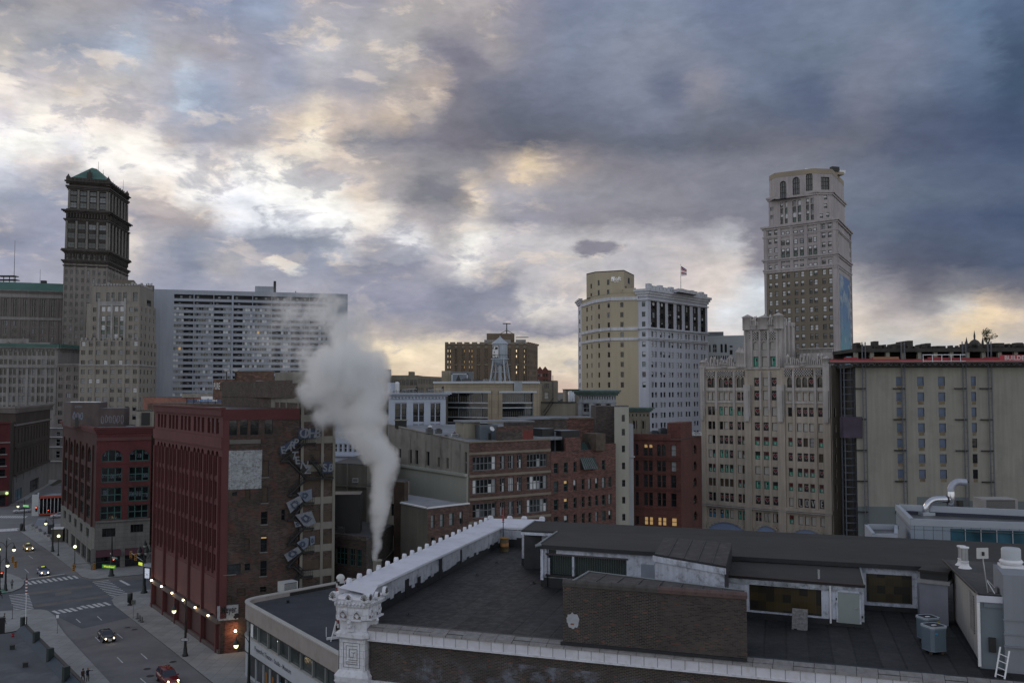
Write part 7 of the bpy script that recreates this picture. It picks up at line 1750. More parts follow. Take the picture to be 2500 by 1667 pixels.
# brick penthouse just behind the front parapet
random.seed(52)
bp_=Thing('brick_penthouse','long low brick roof house with clay coping behind the front parapet','roof house',tuple(G(1600,1590,26.1)))
Q0=G(1370,1571,26.1);Q1=G(1823,1613,26.1);Q0=Q0+Vector((.1,.28,0));Q1=Q1+Vector((.1,.28,0));zt_b=28.86
Qm=Q0+(Q1-Q0)*.532;R0=G(1438,1396,28.35);R1=G(1815,1443,28.35);
Fa=Facade(bp_,v2(Q0),v2(Qm),f_,zt_b,NBR,'wall');Fa.done();Fb=Facade(bp_,v2(Qm),v2(Q1),f_,zt_b,NBR2,'wall');Fb.done()
bp_.part('wall').mesh([(Q0.x,Q0.y,f_),(R0.x,R0.y,f_),(R0.x,R0.y,28.3),(Q0.x,Q0.y,zt_b-.1)],[(3,2,1,0)],NBR);bp_.part('wall').mesh([(Q1.x,Q1.y,f_),(R1.x,R1.y,f_),(R1.x,R1.y,28.3),(Q1.x,Q1.y,zt_b-.1)],[(0,1,2,3)],NBR);bp_.part('wall').mesh([(R0.x,R0.y,f_),(R1.x,R1.y,f_),(R1.x,R1.y,28.3),(R0.x,R0.y,28.3)],[(0,3,2,1)],NBR)
rf=bp_.part('roof');o_=9
rq=[(Q0.x+.2,Q0.y+.15,zt_b-.12),(Q1.x,Q1.y+.15,zt_b-.12),(R1.x+.1,R1.y,28.36),(R0.x,R0.y,28.36)]
rf.mesh(rq+[(p[0],p[1],p[2]-.14)for p in rq],[(0,1,2,3),(1,5,6,2),(2,6,7,3),(3,7,4,0)],mat('felt_patched',(.036,.031,.029),.8,.25,.8,dirt=(.09,.085,.08),bump=.3))
A0,A1,B0,B1=Vector(rq[0]),Vector(rq[1]),Vector(rq[3]),Vector(rq[2])
for k in range(1,8):t_=k/8;rf.cyl(A0+(A1-A0)*t_,B0+(B1-B0)*t_,.03,.03,TARB,4)
for t0,t1 in((0,0),(1,1)):rf.cyl(A0+(A1-A0)*t0+Vector((0,0,.03)),B0+(B1-B0)*t1+Vector((0,0,.03)),.05,.05,mat('flashing_grey',(.20,.22,.23),.5,.2,1),5)
rf.cyl(B0+Vector((0,0,.03)),B1+Vector((0,0,.03)),.04,.04,mat('flashing_grey',0),5)
cc=bp_.part('coping')
for F_,m in((Fa,CLAY_G),(Fb,CLAY)):
 n=int(F_.L/.64)
 for k in range(n+1):
  u0=F_.L*k/(n+1);u1=F_.L*(k+1)/(n+1)
  a_,b_=F_.pt(u0,zt_b+.0,-.1),F_.pt(u1,zt_b+.0,-.1);cc.cyl(a_,b_,.155,.15,m,10);cc.cyl(a_,a_+(b_-a_)*.12,.185,.18,m,10)
  cc.fbox(F_,u0,u1,zt_b-.14,zt_b-.02,-.3,.06,m)
pt_=bp_.part('paint_patch');blob(pt_,Fa,.5,27.15,.62,.72,mat('patch_white',(.34,.35,.38),.85,.15,3),.008,26,.14,3);pt_.fbox(Fa,.38,.55,26.95,27.02,.008,.012,mat('patch_brick',(.20,.08,.05),.9))
bp_.part('flashing').fbox(Fa,-.1,Fa.L,f_+.02,f_+.16,0,.1,TARB);bp_.part('flashing').fbox(Fb,0,Fb.L,f_+.02,f_+.14,0,.1,TARB)
bp_.finish()
# long rear roof house
random.seed(53)
rw=Thing('rear_roof_house','long whitewashed roof house with brown felt roof across the back of the near roof','roof house',tuple(G(1800,1400,26)))
zE=28.55;zK=28.85
P_=[G(1317,1329,zE),G(1598,1347,zE),G(1788,1357,zE),G(2247,1382,zE),G(2330,1388,zE),G(2520,1392,zE),G(2520,1329,zK),G(2436,1324,zK),G(1960,1301,zK),G(1306,1270.5,zK),G(1272.5,1293.5,zE),G(1359.6,1297.6,zE+.05)]
rf=rw.part('roof');rf.poly(P_,FLT);rf.mesh([p for q in P_ for p in(q,q-Vector((0,0,.24)))],[(2*i,2*i+1,(2*i+3)%24,(2*i+2)%24)for i in range(12)],TARB)
rf.poly([p-Vector((0,0,.24))for p in P_][::-1],TARB)
fl2=rw.part('fascia')
def strip(a_,b_,dz0,dz1,m,off=-.05,part=None):
 a_,b_=Vector(a_),Vector(b_);d_=(b_-a_).normalized();n_=Vector((d_.y,-d_.x,0))*(-off)
 (part or fl2).hexa([a_+n_*1+Vector((0,0,dz0)),b_+n_+Vector((0,0,dz0)),b_+Vector((0,0,dz0)),a_+Vector((0,0,dz0)),a_+n_+Vector((0,0,dz1)),b_+n_+Vector((0,0,dz1)),b_+Vector((0,0,dz1)),a_+Vector((0,0,dz1))],m)
FG_=mat('flashing_grey',0)
strip(P_[10],P_[11],-.3,-.12,WASHB);fl2.cyl(P_[11]+Vector((0,0,.02)),P_[0]+Vector((-.1,0,.02)),.06,.06,FG_,5);fl2.cyl(P_[10],P_[9],.05,.05,FG_,5);fl2.cyl(P_[0]+Vector((-.25,-.1,-.06)),P_[0]+Vector((.1,0,.0)),.1,.1,FG_,6)
def wallseg(pa,pb,m,z0=f_,z1=zE-.25,back=.3,openings=(),frame=None,part='wall',plinth=.34):
 d_=Vector((pb.x-pa.x,pb.y-pa.y,0)).normalized();n_=Vector((-d_.y,d_.x,0))*back
 F_=Facade(rw,(pa.x+n_.x,pa.y+n_.y),(pb.x+n_.x,pb.y+n_.y),z0,z1,m,part)
 for o in openings:F_.h.append((round(F_.u_at(o[0]),3),round(F_.u_at(o[1]),3),round(o[2],3),round(o[3],3),o[4],0,m))
 F_.done()
 if plinth:rw.part('plinth').fbox(F_,0,F_.L,f_,f_+plinth,0,.04,TARB)
 return F_
Fw=wallseg(P_[0],P_[1],WASHB,openings=((1336,1527,26.75,27.95,.25),),plinth=.55)
u0,u1=Fw.u_at(1336),Fw.u_at(1527)
gz=rw.part('clerestory');
gz.fbox(Fw,u0,u1,26.75,27.95,-.28,-.24,mat('ribbed_glass',(.022,.035,.035),.25,.3,1.5))
for k in range(34):uu_=u0+(u1-u0)*k/34;gz.fbox(Fw,uu_,uu_+.03,26.75,27.9,-.24,-.22,mat('glass_rib',(.045,.06,.058),.4))
um_=Fw.u_at(1398);gz.fbox(Fw,um_-.06,um_+.06,26.75,27.98,-.22,.04,WASHB)
gz.fbox(Fw,u0-.1,u1+.1,27.93,28.02,-.1,.08,mat('frame_purple_grey',(.06,.05,.06),.6));gz.fbox(Fw,u0-.1,u1+.1,26.62,26.76,-.2,.12,STEEL)
cpp=rw.part('corner_post');cpp.fbox(Fw,.0,.18,26.4,zE-.3,0,.12,WASHB);cpp.fbox(Fw,.42,.58,26.6,zE-.8,0,.05,WASHB)
rw.part('board').fbox(Fw,Fw.u_at(1562),Fw.u_at(1594),26.6,27.75,0,.03,mat('board_grey_blue',(.24,.27,.32),.8,.15,1));rw.part('board').fbox(Fw,.5,Fw.u_at(1357),28.0,28.25,0,.02,TARB)
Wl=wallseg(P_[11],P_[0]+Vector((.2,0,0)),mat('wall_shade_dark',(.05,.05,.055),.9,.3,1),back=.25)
pz_=G(1290,1377,f_);rw.part('pier').obox((pz_.x,pz_.y),-.3,.75,.6,f_+.45,zE-.3,WASHB);rw.part('pier').obox((pz_.x,pz_.y),-.3,.8,.64,f_,f_+.45,TARB)
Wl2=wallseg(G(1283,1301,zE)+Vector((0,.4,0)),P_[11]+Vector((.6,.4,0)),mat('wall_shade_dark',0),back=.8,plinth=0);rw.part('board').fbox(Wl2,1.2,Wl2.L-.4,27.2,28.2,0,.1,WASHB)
c0=G(1598,1351,29.2);c1=G(1772,1381,29.2);d0=G(1622,1311,29.3);d1=G(1787,1325,29.3)
s2=rw.part('raised_roof');q4=[c0,c1,d1,d0];s2.poly(q4,mat('felt_patched',0));s2.mesh([p for q in q4 for p in(q,q-Vector((0,0,.1)))],[(2*i,2*i+1,(2*i+3)%8,(2*i+2)%8)for i in range(4)],TARB)
for t_ in(.2,.42,.62,.82):s2.cyl(c0+(c1-c0)*t_+Vector((0,0,.01)),d0+(d1-d0)*t_+Vector((0,0,.01)),.025,.025,TARB,4)
f2=Facade(rw,(c0.x+.05,c0.y+.12),(c1.x-.05,c1.y+.12),f_,29.08,WASHB,'raised_wall');f2.h.append((round(f2.u_at(1620),3),round(f2.u_at(1748),3),26.9,27.55,.5,0,TARB));f2.done()
rw.part('raised_wall').fbox(f2,f2.u_at(1620),f2.u_at(1748),26.9,27.55,-.55,-.5,mat('dark_glass_block',(.03,.024,.012),.3,.5,4));rw.part('fascia').fbox(f2,-.1,f2.L+.1,28.78,29.08,0,.10,WASHB)
Facade(rw,(c1.x-.05,c1.y+.12),(d1.x,d1.y),f_,29.08,TARB,'raised_wall').done();Facade(rw,(d0.x,d0.y),(c0.x+.05,c0.y+.12),f_,29.08,WASHB,'raised_wall').done()
e0=G(1766,1402,28.15);e1=G(2112,1428,28.15);g0=G(1786,1362,28.3);g1=G(2099,1381,28.3)
s3=rw.part('lean_to_roof');q4=[e0,e1,g1,g0];s3.poly(q4,FLT);s3.mesh([p for q in q4 for p in(q,q-Vector((0,0,.14)))],[(2*i,2*i+1,(2*i+3)%8,(2*i+2)%8)for i in range(4)],TARB);s3.cyl(e1,g1,.05,.05,FG_,5);s3.cyl(e0,e1,.05,.05,mat('edge_dark_brown',(.05,.035,.032),.6),5)
hz_=G(1999,1410,28.25);s3.cyl(hz_-Vector((0,0,.05)),hz_+Vector((0,0,.42)),.07,.07,GALV,8)
F3=Facade(rw,(e0.x,e0.y+.1),(e1.x-.03,e1.y+.1),f_,28.0,WASHB,'wall')
GBK=bpy.data.materials.new('glass_block');GBK.use_nodes=True
def gbk():
 t=NT(GBK.node_tree);bs=t.n['Principled BSDF'];tc=t.node('ShaderNodeTexCoord');u_,v_,_=t.sep(tc.outputs['UV'])
 cell=t.comb(t.m('FLOOR',t.m('DIVIDE',u_,.42)),t.m('FLOOR',t.m('DIVIDE',v_,.42)),0.);wn=t.node('ShaderNodeTexWhiteNoise',noise_dimensions='3D');t.put(wn.inputs['Vector'],cell)
 c=t.ramp(wn.outputs['Value'],[(0,(.008,.008,.007)),(.3,(.012,.010,.007)),(.5,(.040,.028,.010)),(1,(.060,.042,.014))]);st_=t.node('ShaderNodeTexWave');t.put(st_.inputs['Vector'],tc.outputs['UV']);st_.inputs['Scale'].default_value=4;st_.bands_direction='X'
 c=t.mix(1.,c,t.mix(st_.outputs['Fac'],(.7,.7,.7),(1.1,1.1,1.1)),'MULTIPLY');t.l.new(c,bs.inputs['Base Color']);bs.inputs['Roughness'].default_value=.35
gbk()
for o in((1822,1997,26.35,27.72),):F3.h.append((round(F3.u_at(o[0]),3),round(F3.u_at(o[1]),3),o[2],o[3],.25,0,WASHB))
F3.done();gb_=rw.part('glass_block_window','gb1');gb_.fbox(F3,F3.u_at(1822),F3.u_at(1997),26.35,27.72,-.3,-.22,GBK)
rw.part('plinth').fbox(F3,0,F3.L,f_,f_+.3,0,.04,TARB);rw.part('fascia').fbox(F3,0,F3.L,27.74,28.0,0,.06,mat('peeling_white',(.30,.32,.36),.85,.4,2.5,dirt=(.05,.05,.055)))
dd=rw.part('door');ud0,ud1=F3.u_at(2037),F3.u_at(2089);dd.fbox(F3,ud0,ud1,f_+.18,27.72,.03,.09,mat('door_grey_green',(.25,.29,.29),.6,.06,1,streak=.08));dd.fbox(F3,ud0-.08,ud0,f_+.2,27.8,.02,.11,WASHB);dd.fbox(F3,ud1,ud1+.08,f_+.2,27.8,.02,.11,WASHB);dd.fbox(F3,ud0-.08,ud1+.08,27.72,27.8,.02,.11,WASHB)
hd=rw.part('handle',parent='door');hd.cyl(F3.pt(ud1-.1,f_+.98,.09),F3.pt(ud1-.1,f_+.98,.17),.02,.02,GALV,6);hd.cyl(F3.pt(ud1-.1,f_+.98,.16),F3.pt(ud1-.24,f_+.98,.16),.016,.016,GALV,6)
rw.part('hinge').fbox(F3,ud0-.1,ud0-.04,27.3,27.42,.1,.13,STEEL);rw.part('hinge','h2').fbox(F3,ud1+.08,ud1+.16,f_+.5,f_+.6,.02,.1,STEEL)
dp=rw.part('downpipe');dp.cyl(F3.pt(F3.u_at(2019),28.0,.12),F3.pt(F3.u_at(2019),f_+.12,.12),.05,.05,WHITEP,8)
Facade(rw,(e1.x-.03,e1.y+.1),(g1.x,g1.y),f_,28.0,WASHB,'wall').done();Facade(rw,(g0.x,g0.y),(e0.x,e0.y+.1),f_,28.0,WASHB,'wall').done()
F4=wallseg(P_[2],P_[3],WASHB,openings=((2106,2217,26.4,27.95,.25),),back=.35,plinth=.25)
gb_=rw.part('glass_block_window','gb2');gb_.fbox(F4,F4.u_at(2106),F4.u_at(2217),26.4,27.95,-.3,-.22,GBK)
s5a,s5b=G(2247,1519,f_),G(2316,1528,f_);F5=Facade(rw,v2(s5a),v2(s5b),f_,28.05,mat('render_grey',(.20,.21,.25),.9,.1,1,streak=.15),'chimney');F5.done();ch=rw.part('chimney');F5b=Facade(rw,v2(s5b),add2(v2(s5b),(.6,1.7)),f_,28.05,TARB,'chimney');F5b.done();Facade(rw,add2(v2(s5a),(.6,1.7)),v2(s5a),f_,28.05,mat('render_grey',0),'chimney').done()
rw.part('chimney_cap').fbox(F5,-.1,F5.L+.12,28.05,28.22,-1.8,.1,mat('cap_grey',(.24,.24,.25),.8,.2,2));rw.part('chimney_cap').fbox(F5,0,F5.L,28.22,28.6,-1.8,-.15,TARB);rw.part('chimney_cap').fbox(F5,-.05,F5.L+.05,28.6,28.7,-1.9,0,FLT)
rw.finish()
# right-hand plant room
random.seed(54)
pr2=Thing('plant_room','pale metal-clad plant room with louvre at the right end of the near roof','roof house',tuple(G(2400,1600,26)))
s0=G(2328,1515,f_);s1=G(2393,1630,f_);s2_=s1+Ld*4.5;zP=29.12
METP=mat('clad_pale',(.30,.29,.285),.6,.08,.5,panels=(1.1,5,0,.02),streak=.2,streakw=3)
Fl=Facade(pr2,v2(s0),v2(s1),f_+.25,zP,METP);Fl.done();pr2.part('base').fbox(Fl,0,Fl.L,f_,f_+.25,-.3,-.03,TARB)
lv2=pr2.part('louvre');
for k in range(15):z=27.15+k*.115;lv2.fbox(Fl,Fl.L*.72,Fl.L*.86,z,z+.05,-.02,.035,TARB);lv2.fbox(Fl,Fl.L*.72,Fl.L*.86,z+.05,z+.08,0,.05,METP)
Fr=Facade(pr2,v2(s1),v2(s2_),f_,zP-.2,mat('clad_blue_grey',(.15,.18,.21),.7,.06,.4,streak=.12));Fr.done()
pr2.part('fascia').fbox(Fr,-.08,Fr.L,zP-.28,zP-.02,0,.1,COPW);pr2.part('fascia').fbox(Fr,.2,Fr.L,zP-.5,zP-.3,0,.06,mat('clad_blue_grey',0));pr2.part('corner_pipe').cyl(Fr.pt(-.02,f_+.1,.08),Fr.pt(-.02,zP-.3,.08),.07,.07,WHITEP,8);pr2.part('meter_box').fbox(Fr,.35,.62,26.75,27.35,0,.18,STEEL)
rr4=[G(2302,1365,zP),G(2389,1449,zP),G(2389,1449,zP)+Ld*5.5,G(2302,1365,zP)+Ld*6]
pr2.part('roof').poly(rr4,mat('felt_dark',(.045,.044,.045),.8,.25,.6,dirt=(.08,.078,.075)));pr2.part('roof').mesh([p for q in rr4 for p in(q,q-Vector((0,0,.12)))],[(2*i,2*i+1,(2*i+3)%8,(2*i+2)%8)for i in range(4)],TARB)
pr2.part('roof_edge').cyl(rr4[0],rr4[1],.05,.05,STEEL,5)
pr2.finish()
du=Thing('duct_housing','tall pale grey metal duct housing at the right edge of the near roof','duct',tuple(G(2480,1640,26)))
t0=G(2455,1641,f_);Fd=Facade(du,v2(t0),v2(t0+Ld*5),f_,30.1,mat('duct_grey',(.21,.23,.265),.5,.07,.6,streak=.12,streakw=3));Fd.done()
Facade(du,add2(v2(t0),(.9,2.6)),v2(t0),f_,30.1,mat('duct_grey',0)).done();du.part('top').poly([Fd.pt(0,30.1,0),Fd.pt(5,30.1,0),Fd.pt(5,30.1,-2.6),Fd.pt(0,30.1,-2.6)],mat('duct_grey',0))
for z,o in((28.2,.05),(27.6,.05),(27.1,.14)):du.part('seam').fbox(Fd,-.05,5,z,z+.05,0,o,mat('duct_edge',(.2,.21,.24),.5))
du.finish()
vv=G(2469,1383,30.1);mv=Thing('mushroom_vent','white mushroom vent on top of the grey duct housing','vent',tuple(vv));mv.part('base').obox((vv.x,vv.y),-.3,.95,.95,30.08,30.2,WHITEP);mv.part('ring').lathe((vv.x,vv.y,30.2),[(.34,0),(.42,.05),(.5,.14),(.44,.22),(.3,.26)],WHITEP,24);mv.part('cap').lathe((vv.x,vv.y,30.42),[(.4,0),(.4,.46),(.36,.52),(.02,.54)],mat('cap_white',(.42,.44,.47),.5),24);mv.finish()
for k,(px,py,hh)in enumerate(((2348,1379,.95),(2356,1386,1.02))):
 q=G(px,py,zP);fp_=Thing('flue_pipe',['rear of the two galvanised flue pipes on the plant room roof','front of the two galvanised flue pipes on the plant room roof'][k],'flue',tuple(q),'flue pipes on the plant room');fp_.part('pipe').cyl(q-Vector((0,0,.02)),q+Vector((0,0,hh)),.16,.16,GALV,16);fp_.part('collar').lathe(tuple(q),[(.17,hh-.06),(.21,hh-.04),(.21,hh+.03),(.02,hh+.05)],WHITEP,16);fp_.part('flashing').lathe(tuple(q),[(.32,0),(.2,.12),(.17,.3),(.2,.32),(.17,.36)],WHITEP,14);fp_.finish()
q=G(2412,1446,zP);an=Thing('panel_antenna','white square panel antenna on a leaning pole on the plant room roof','antenna',tuple(q));tp=q+Vector((-.18,.1,1.75));an.part('pole').cyl(q,tp,.03,.03,GALV,6);an.part('brace').cyl(q+Vector((.5,.1,.05)),q+Vector((-.02,0,.55)),.02,.02,WHITEP,5);an.part('brace').cyl(q+Vector((.15,-.3,.02)),q+Vector((-.02,0,.5)),.02,.02,WHITEP,5)
an.part('panel').obox((tp.x,tp.y-.06),.1,.52,.06,tp.z-.28,tp.z+.18,mat('panel_white_p',(.5,.5,.5),.5));an.part('mount').obox((tp.x,tp.y-.12),.1,.08,.1,tp.z-.14,tp.z+.02,STEEL);an.finish()
for k,dx in enumerate((.35,.62,.9)):qq=q+Vector((dx,.15,0));t=Thing('ballast_block',['left of three grey ballast blocks by the antenna foot','middle of three grey ballast blocks by the antenna foot','right of three grey ballast blocks by the antenna foot'][k],'block',tuple(qq),'ballast blocks');t.part('block').obox((qq.x,qq.y),.5,.2,.4,zP,zP+.2,mat('block_grey',(.16,.16,.17),.9));t.part('block').obox((qq.x,qq.y),.5,.12,.3,zP+.2,zP+.22,mat('block_grey',0));t.finish()
def condenser(name,label,c,ang,w,h,flag):
 t=Thing(name,label,'air conditioner',tuple(c),'condensers on the near roof');z=f_
 BL=mat('condenser_blue_grey',(.14,.19,.24),.45,.06,1);n=8;r=w/2
 def ring(r_,zz,cut=.3):
  q_=r_*(1-cut);pts=[(-q_,-r_),(q_,-r_),(r_,-q_),(r_,q_),(q_,r_),(-q_,r_),(-r_,q_),(-r_,-q_)];ca,sa=math.cos(ang),math.sin(ang);return[(c.x+x*ca-y*sa,c.y+x*sa+y*ca,zz)for x,y in pts]
 b_=t.part('casing');a1,a2=ring(r,z+.14),ring(r,z+h);b_.mesh(a1+a2,[(k,(k+1)%8,8+(k+1)%8,8+k)for k in range(8)]+[tuple(range(8))[::-1]],BL)
 for k in range(26):zz=z+.2+(h-.3)*k/26;g=ring(r+.006,zz,.3);b_.mesh(g+ring(r+.006,zz+.012,.3),[(j,(j+1)%8,8+(j+1)%8,8+j)for j in range(8)],mat('grille_dark',(.06,.08,.10),.5))
 tp_=t.part('top_rim');g=ring(r+.025,z+h-.05);g2_=ring(r+.025,z+h+.03);g3=ring(r-.06,z+h+.03);tp_.mesh(g+g2_+g3,[(k,(k+1)%8,8+(k+1)%8,8+k)for k in range(8)]+[(8+k,8+(k+1)%8,16+(k+1)%8,16+k)for k in range(8)],mat('rim_pale',(.34,.38,.42),.5))
 t.part('fan_grille').mesh(ring(r-.06,z+h+.0),[tuple(range(8))],STEEL);t.part('fan_plate').obox((c.x,c.y),ang,.2,.12,z+h+.005,z+h+.03,WHITEP)
 for sx in(-1,1):
  for sy in(-1,1):t.part('foot','f%d%d'%(sx,sy)).obox((c.x+sx*r*.6,c.y+sy*r*.6),ang,.1,.1,z,z+.14,BOARD_D)
 if flag:t.part('sticker').obox((c.x-.2*math.cos(ang)+(r+.004)*math.sin(ang),c.y-.2*math.sin(ang)-(r+.004)*math.cos(ang)),ang,.14,.012,z+h-.3,z+h-.22,mat('sticker_blue',(.05,.28,.5),.5))
 else:t.part('sticker').obox((c.x+.26*math.cos(ang)+(r+.004)*math.sin(ang),c.y+.26*math.sin(ang)-(r+.004)*math.cos(ang)),ang,.16,.012,z+h-.32,z+h-.1,mat('sticker_yellow',(.35,.30,.04),.5))
 t.finish()
condenser('condenser','rear of two blue-grey condensers, with a yellow sticker',G(2266,1563,f_),.25,.82,1.12,False)
condenser('condenser','front of two blue-grey condensers, with a blue sticker',G(2281,1592,f_),.25,.86,1.22,True)
q0,q1=G(2430,1652,f_),G(2452,1660,f_);la=Thing('ladder','white ladder leaning against the grey duct housing','ladder',tuple(q0))
tp0,tp1=q0+Vector((.42,.35,1.15)),q1+Vector((.42,.35,1.1))
for nm_,a_,b_ in(('rail',q0,tp0),('rail',q1,tp1)):la.part('rail','r%s'%a_.x).cyl(a_,b_,.035,.035,WHITEP,6)
for k in range(4):t_=(k+.5)/4.5;la.part('rung','g%d'%k).cyl(q0+(tp0-q0)*t_,q1+(tp1-q1)*t_,.02,.02,WHITEP,5)
la.finish()
qa,qb=G(1933,1535,f_),G(1971,1539,f_);sl_=Thing('paving_slab','speckled grey slab propped against the dark glass blocks','slab',tuple(qa));d_=(qb-qa).normalized();n_=Vector((-d_.y,d_.x,0));tpz=Vector((0,0,.98))+n_*.25
sl_.part('slab').hexa([qa,qb,qb+n_*.08,qa+n_*.08,qa+tpz,qb+tpz,qb+tpz+n_*.08,qa+tpz+n_*.08],mat('slab_speckle',(.17,.165,.17),.9,.4,9,bump=.5));sl_.part('stain').fbox(Facade(sl_,v2(qa),v2(qb),0,1,WASH),.1,.25,f_,f_+.05,-.02,.02,STEEL);sl_.finish()
q=G(1231.5,1345,f_);ba_=Thing('oil_drum','rusty yellow and brown oil drum in the far corner of the near roof','barrel',tuple(q));r=.31
DR=mat('drum_olive',(.085,.065,.03),.7,.3,3,dirt=(.14,.06,.02));ba_.part('body').lathe(tuple(q),[(r,0),(r,.33),(r+.02,.35),(r,.37),(r,.66),(r+.02,.68),(r,.7),(r,.98)],DR,20);ba_.part('band').lathe(tuple(q),[(r+.006,.38),(r+.006,.65)],mat('drum_orange',(.30,.14,.05),.7,.35,4),20);ba_.part('rim').lathe(tuple(q),[(r+.02,.96),(r+.02,1.0),(r-.02,1.0),(r-.03,.9),(.02,.9)],mat('drum_rim',(.30,.15,.03),.6,.3,3),20);ba_.finish()
q=SI1+Vector((.25,-.35,0));q.z=f_;ms=Thing('pole','thin pole with faded red sleeve in the far corner of the near roof','pole',tuple(q));ms.part('pole').cyl(q,q+Vector((0,0,2.0)),.035,.03,STEEL,6);ms.part('sleeve').cyl(q+Vector((0,0,2.0)),q+Vector((.02,0,3.05)),.075,.03,mat('sleeve_red',(.30,.04,.045),.7,.2,3),8);ms.part('bracket').obox((q.x,q.y),0,.2,.04,q.z+1.9,q.z+1.94,STEEL);ms.finish()
for k,(px,py)in enumerate(((1213,1374),(1301,1424),(1165,1404),(1000,1500))):
 q=G(px,py,f_);t=Thing('roof_drain',['small roof drain near the corner drum','small roof drain left of the raised window wall','small roof drain in the middle of the open roof','small roof drain near the white corner pier'][k],'drain',tuple(q),'roof drains');t.part('flange').lathe(tuple(q),[(.18,.0),(.18,.02),(.1,.03)],TARB,10);t.part('strainer').lathe(tuple(q),[(.1,.02),(.09,.1),(.01,.13)],STEEL,10);t.finish()
q=G(1106,1393,f_)
q=G(1375,1418,f_);vh=Thing('vent_box','small dark steel intake box left of the brick roof house','vent',tuple(q));vh.part('box').obox((q.x,q.y),-.3,.7,.5,f_,f_+.55,STEEL);vh.part('lid').obox((q.x,q.y),-.3,.8,.6,f_+.55,f_+.6,FG_);vh.part('pipe').cyl((q.x+.55,q.y,f_),(q.x+.6,q.y,f_+.7),.07,.07,WHITEP,6);vh.finish()
# metal-clad and glass building to the right, beyond the near roof
random.seed(55)
tg=Thing('office_building','modern grey metal building with teal glass band behind the near roof','building',(35,95,0));zT=26.0
t_=[G(2223,1266,zT),G(2187,1230,zT),G(2640,1250,zT),G(2640,1280,zT)]
p0,p1,p2,p3=v2(t_[1]),v2(t_[0]),v2(t_[3]),v2(t_[2]);RIB=mat('ribbed_cladding',(.26,.31,.37),.5,.05,.3,metal=.2,panels=(.8,30,0,.03))
Facade(tg,p0,p1,0,zT-.6,mat('flat_cladding',(.22,.255,.30),.55,.05,.2)).done()
F=Facade(tg,p1,p2,0,zT-.6,RIB);u1_=F.u_at(2311);F.h.append((round(u1_,3),round(F.L-.3,3),10,zT-.75,.2,0,ALU));F.done()
gl=tg.part('glass_band');TE2=glassmat('glass_teal_b',(.035,.095,.13),.06)
n=8;wq=F.L-.3-u1_
for k in range(n):
 a_,b_=u1_+wq*k/n,u1_+wq*(k+1)/n;gl.fbox(F,a_+.04,b_-.04,zT-3.3,zT-.8,-.2,-.15,TE2);gl.fbox(F,a_+.04,b_-.04,zT-7,zT-3.45,-.2,-.15,GD);gl.fbox(F,a_+.04,b_-.04,10,zT-7.1,-.2,-.15,GD);gl.fbox(F,a_-.03,a_+.04,10,zT-.75,-.2,-.05,ALU)
gl.fbox(F,u1_,F.L-.3,zT-3.45,zT-3.3,-.2,-.05,ALU)
for i,(a_,b_)in enumerate(((p0,p1),(p1,p2),(p2,p3),(p3,p0))):
 Fx=Facade(tg,a_,b_,0,1,ALU);tg.part('coping').fbox(Fx,0,Fx.L,zT-.6,zT,-.32,.06,mat('coping_metal',(.34,.37,.42),.5,.05,.5));
 if i in(2,3):tg.part('parapet').fbox(Fx,0,Fx.L,zT-1.0,zT-.02,-.3,-.28,mat('parapet_navy',(.03,.035,.055),.6))
Facade(tg,p2,p3,0,zT-.6,RIB).done();Facade(tg,p3,p0,0,zT-.6,RIB).done();tg.part('roof').prism([p0,p1,p2,p3],zT-1.0,zT-.95,mat('roof_grey_wet',(.07,.07,.072),.5,.35,.3,dirt=(.14,.14,.145)))
lb0=[G(2111,1290,24.5),G(2130,1315,24.5),G(2192,1315,24.5),G(2192,1291,24.5)];tg.part('annex').prism([v2(q)for q in lb0],0,24.5,mat('coping_metal',0),mtop=mat('roof_grey_wet',0))
for i in range(4):Fx=Facade(tg,v2(lb0[(i+1)%4]),v2(lb0[i]),0,1,ALU);tg.part('annex_coping').fbox(Fx,0,Fx.L,24.5,24.95,0,.3,mat('coping_metal',0))
qv=F.pt(F.u_at(2270),0,0);tg.part('wall_vent').fbox(F,F.u_at(2252),F.u_at(2284),21.3,22.0,0,.5,COPW)
tg.finish()
q=G(2262,1257,zT-.95);dc=Thing('exhaust_duct','shiny curved exhaust duct on the modern building roof','duct',tuple(q));CHR=mat('bright_steel',(.55,.56,.6),.22,.1,1,metal=.95)
zr=zT-.95;dc.part('curb').obox((q.x,q.y),.1,1.3,1.1,zr,zr+.3,ALU)
arc=[q+Vector((0,0,.3))]+[q+Vector((1.1*(1-math.cos(math.pi/2*k/6)),0,.5+1.1*math.sin(math.pi/2*k/6)))for k in range(7)]+[q+Vector((2.6,.1,1.6))]
dc.part('duct').tube(arc,.36,CHR,16);q2=q+Vector((2.6,.1,0));dc.part('collar').cyl(q2+Vector((-.5,0,1.6)),q2+Vector((-.3,0,1.6)),.4,.4,STEEL,16)
dc.part('riser').lathe(tuple(q2),[(.3,.5),(.42,.7),(.42,2.0),(.36,2.4)],CHR,16);arc=[q2+Vector((0,0,2.2))]+[q2+Vector((.9*(1-math.cos(math.pi/2*k/6)),0,2.5+.9*math.sin(math.pi/2*k/6)))for k in range(7)]+[q2+Vector((1.6,0,3.35))]
dc.part('duct','d2').tube(arc,[.34]*len(arc),mat('flex_grey',(.36,.38,.45),.5,.1,2,metal=.4),14);dc.part('fan_stand').obox((q2.x+.3,q2.y-.1),.1,1.3,.9,zr,zr+.8,FR_D);dc.part('fan_stand').obox((q2.x+.9,q2.y),.1,.5,.5,zr+.8,zr+1.5,STEEL);dc.finish()
q=G(2430,1237,zT-.95);hvac('rooftop_unit','low pale shed behind the modern building parapet',(q.x+1,q.y+2),.0,3.8,2.5,1.3,zT-1.5,mat('shed_beige',(.27,.255,.25),.8,.1,.5),fan=False)
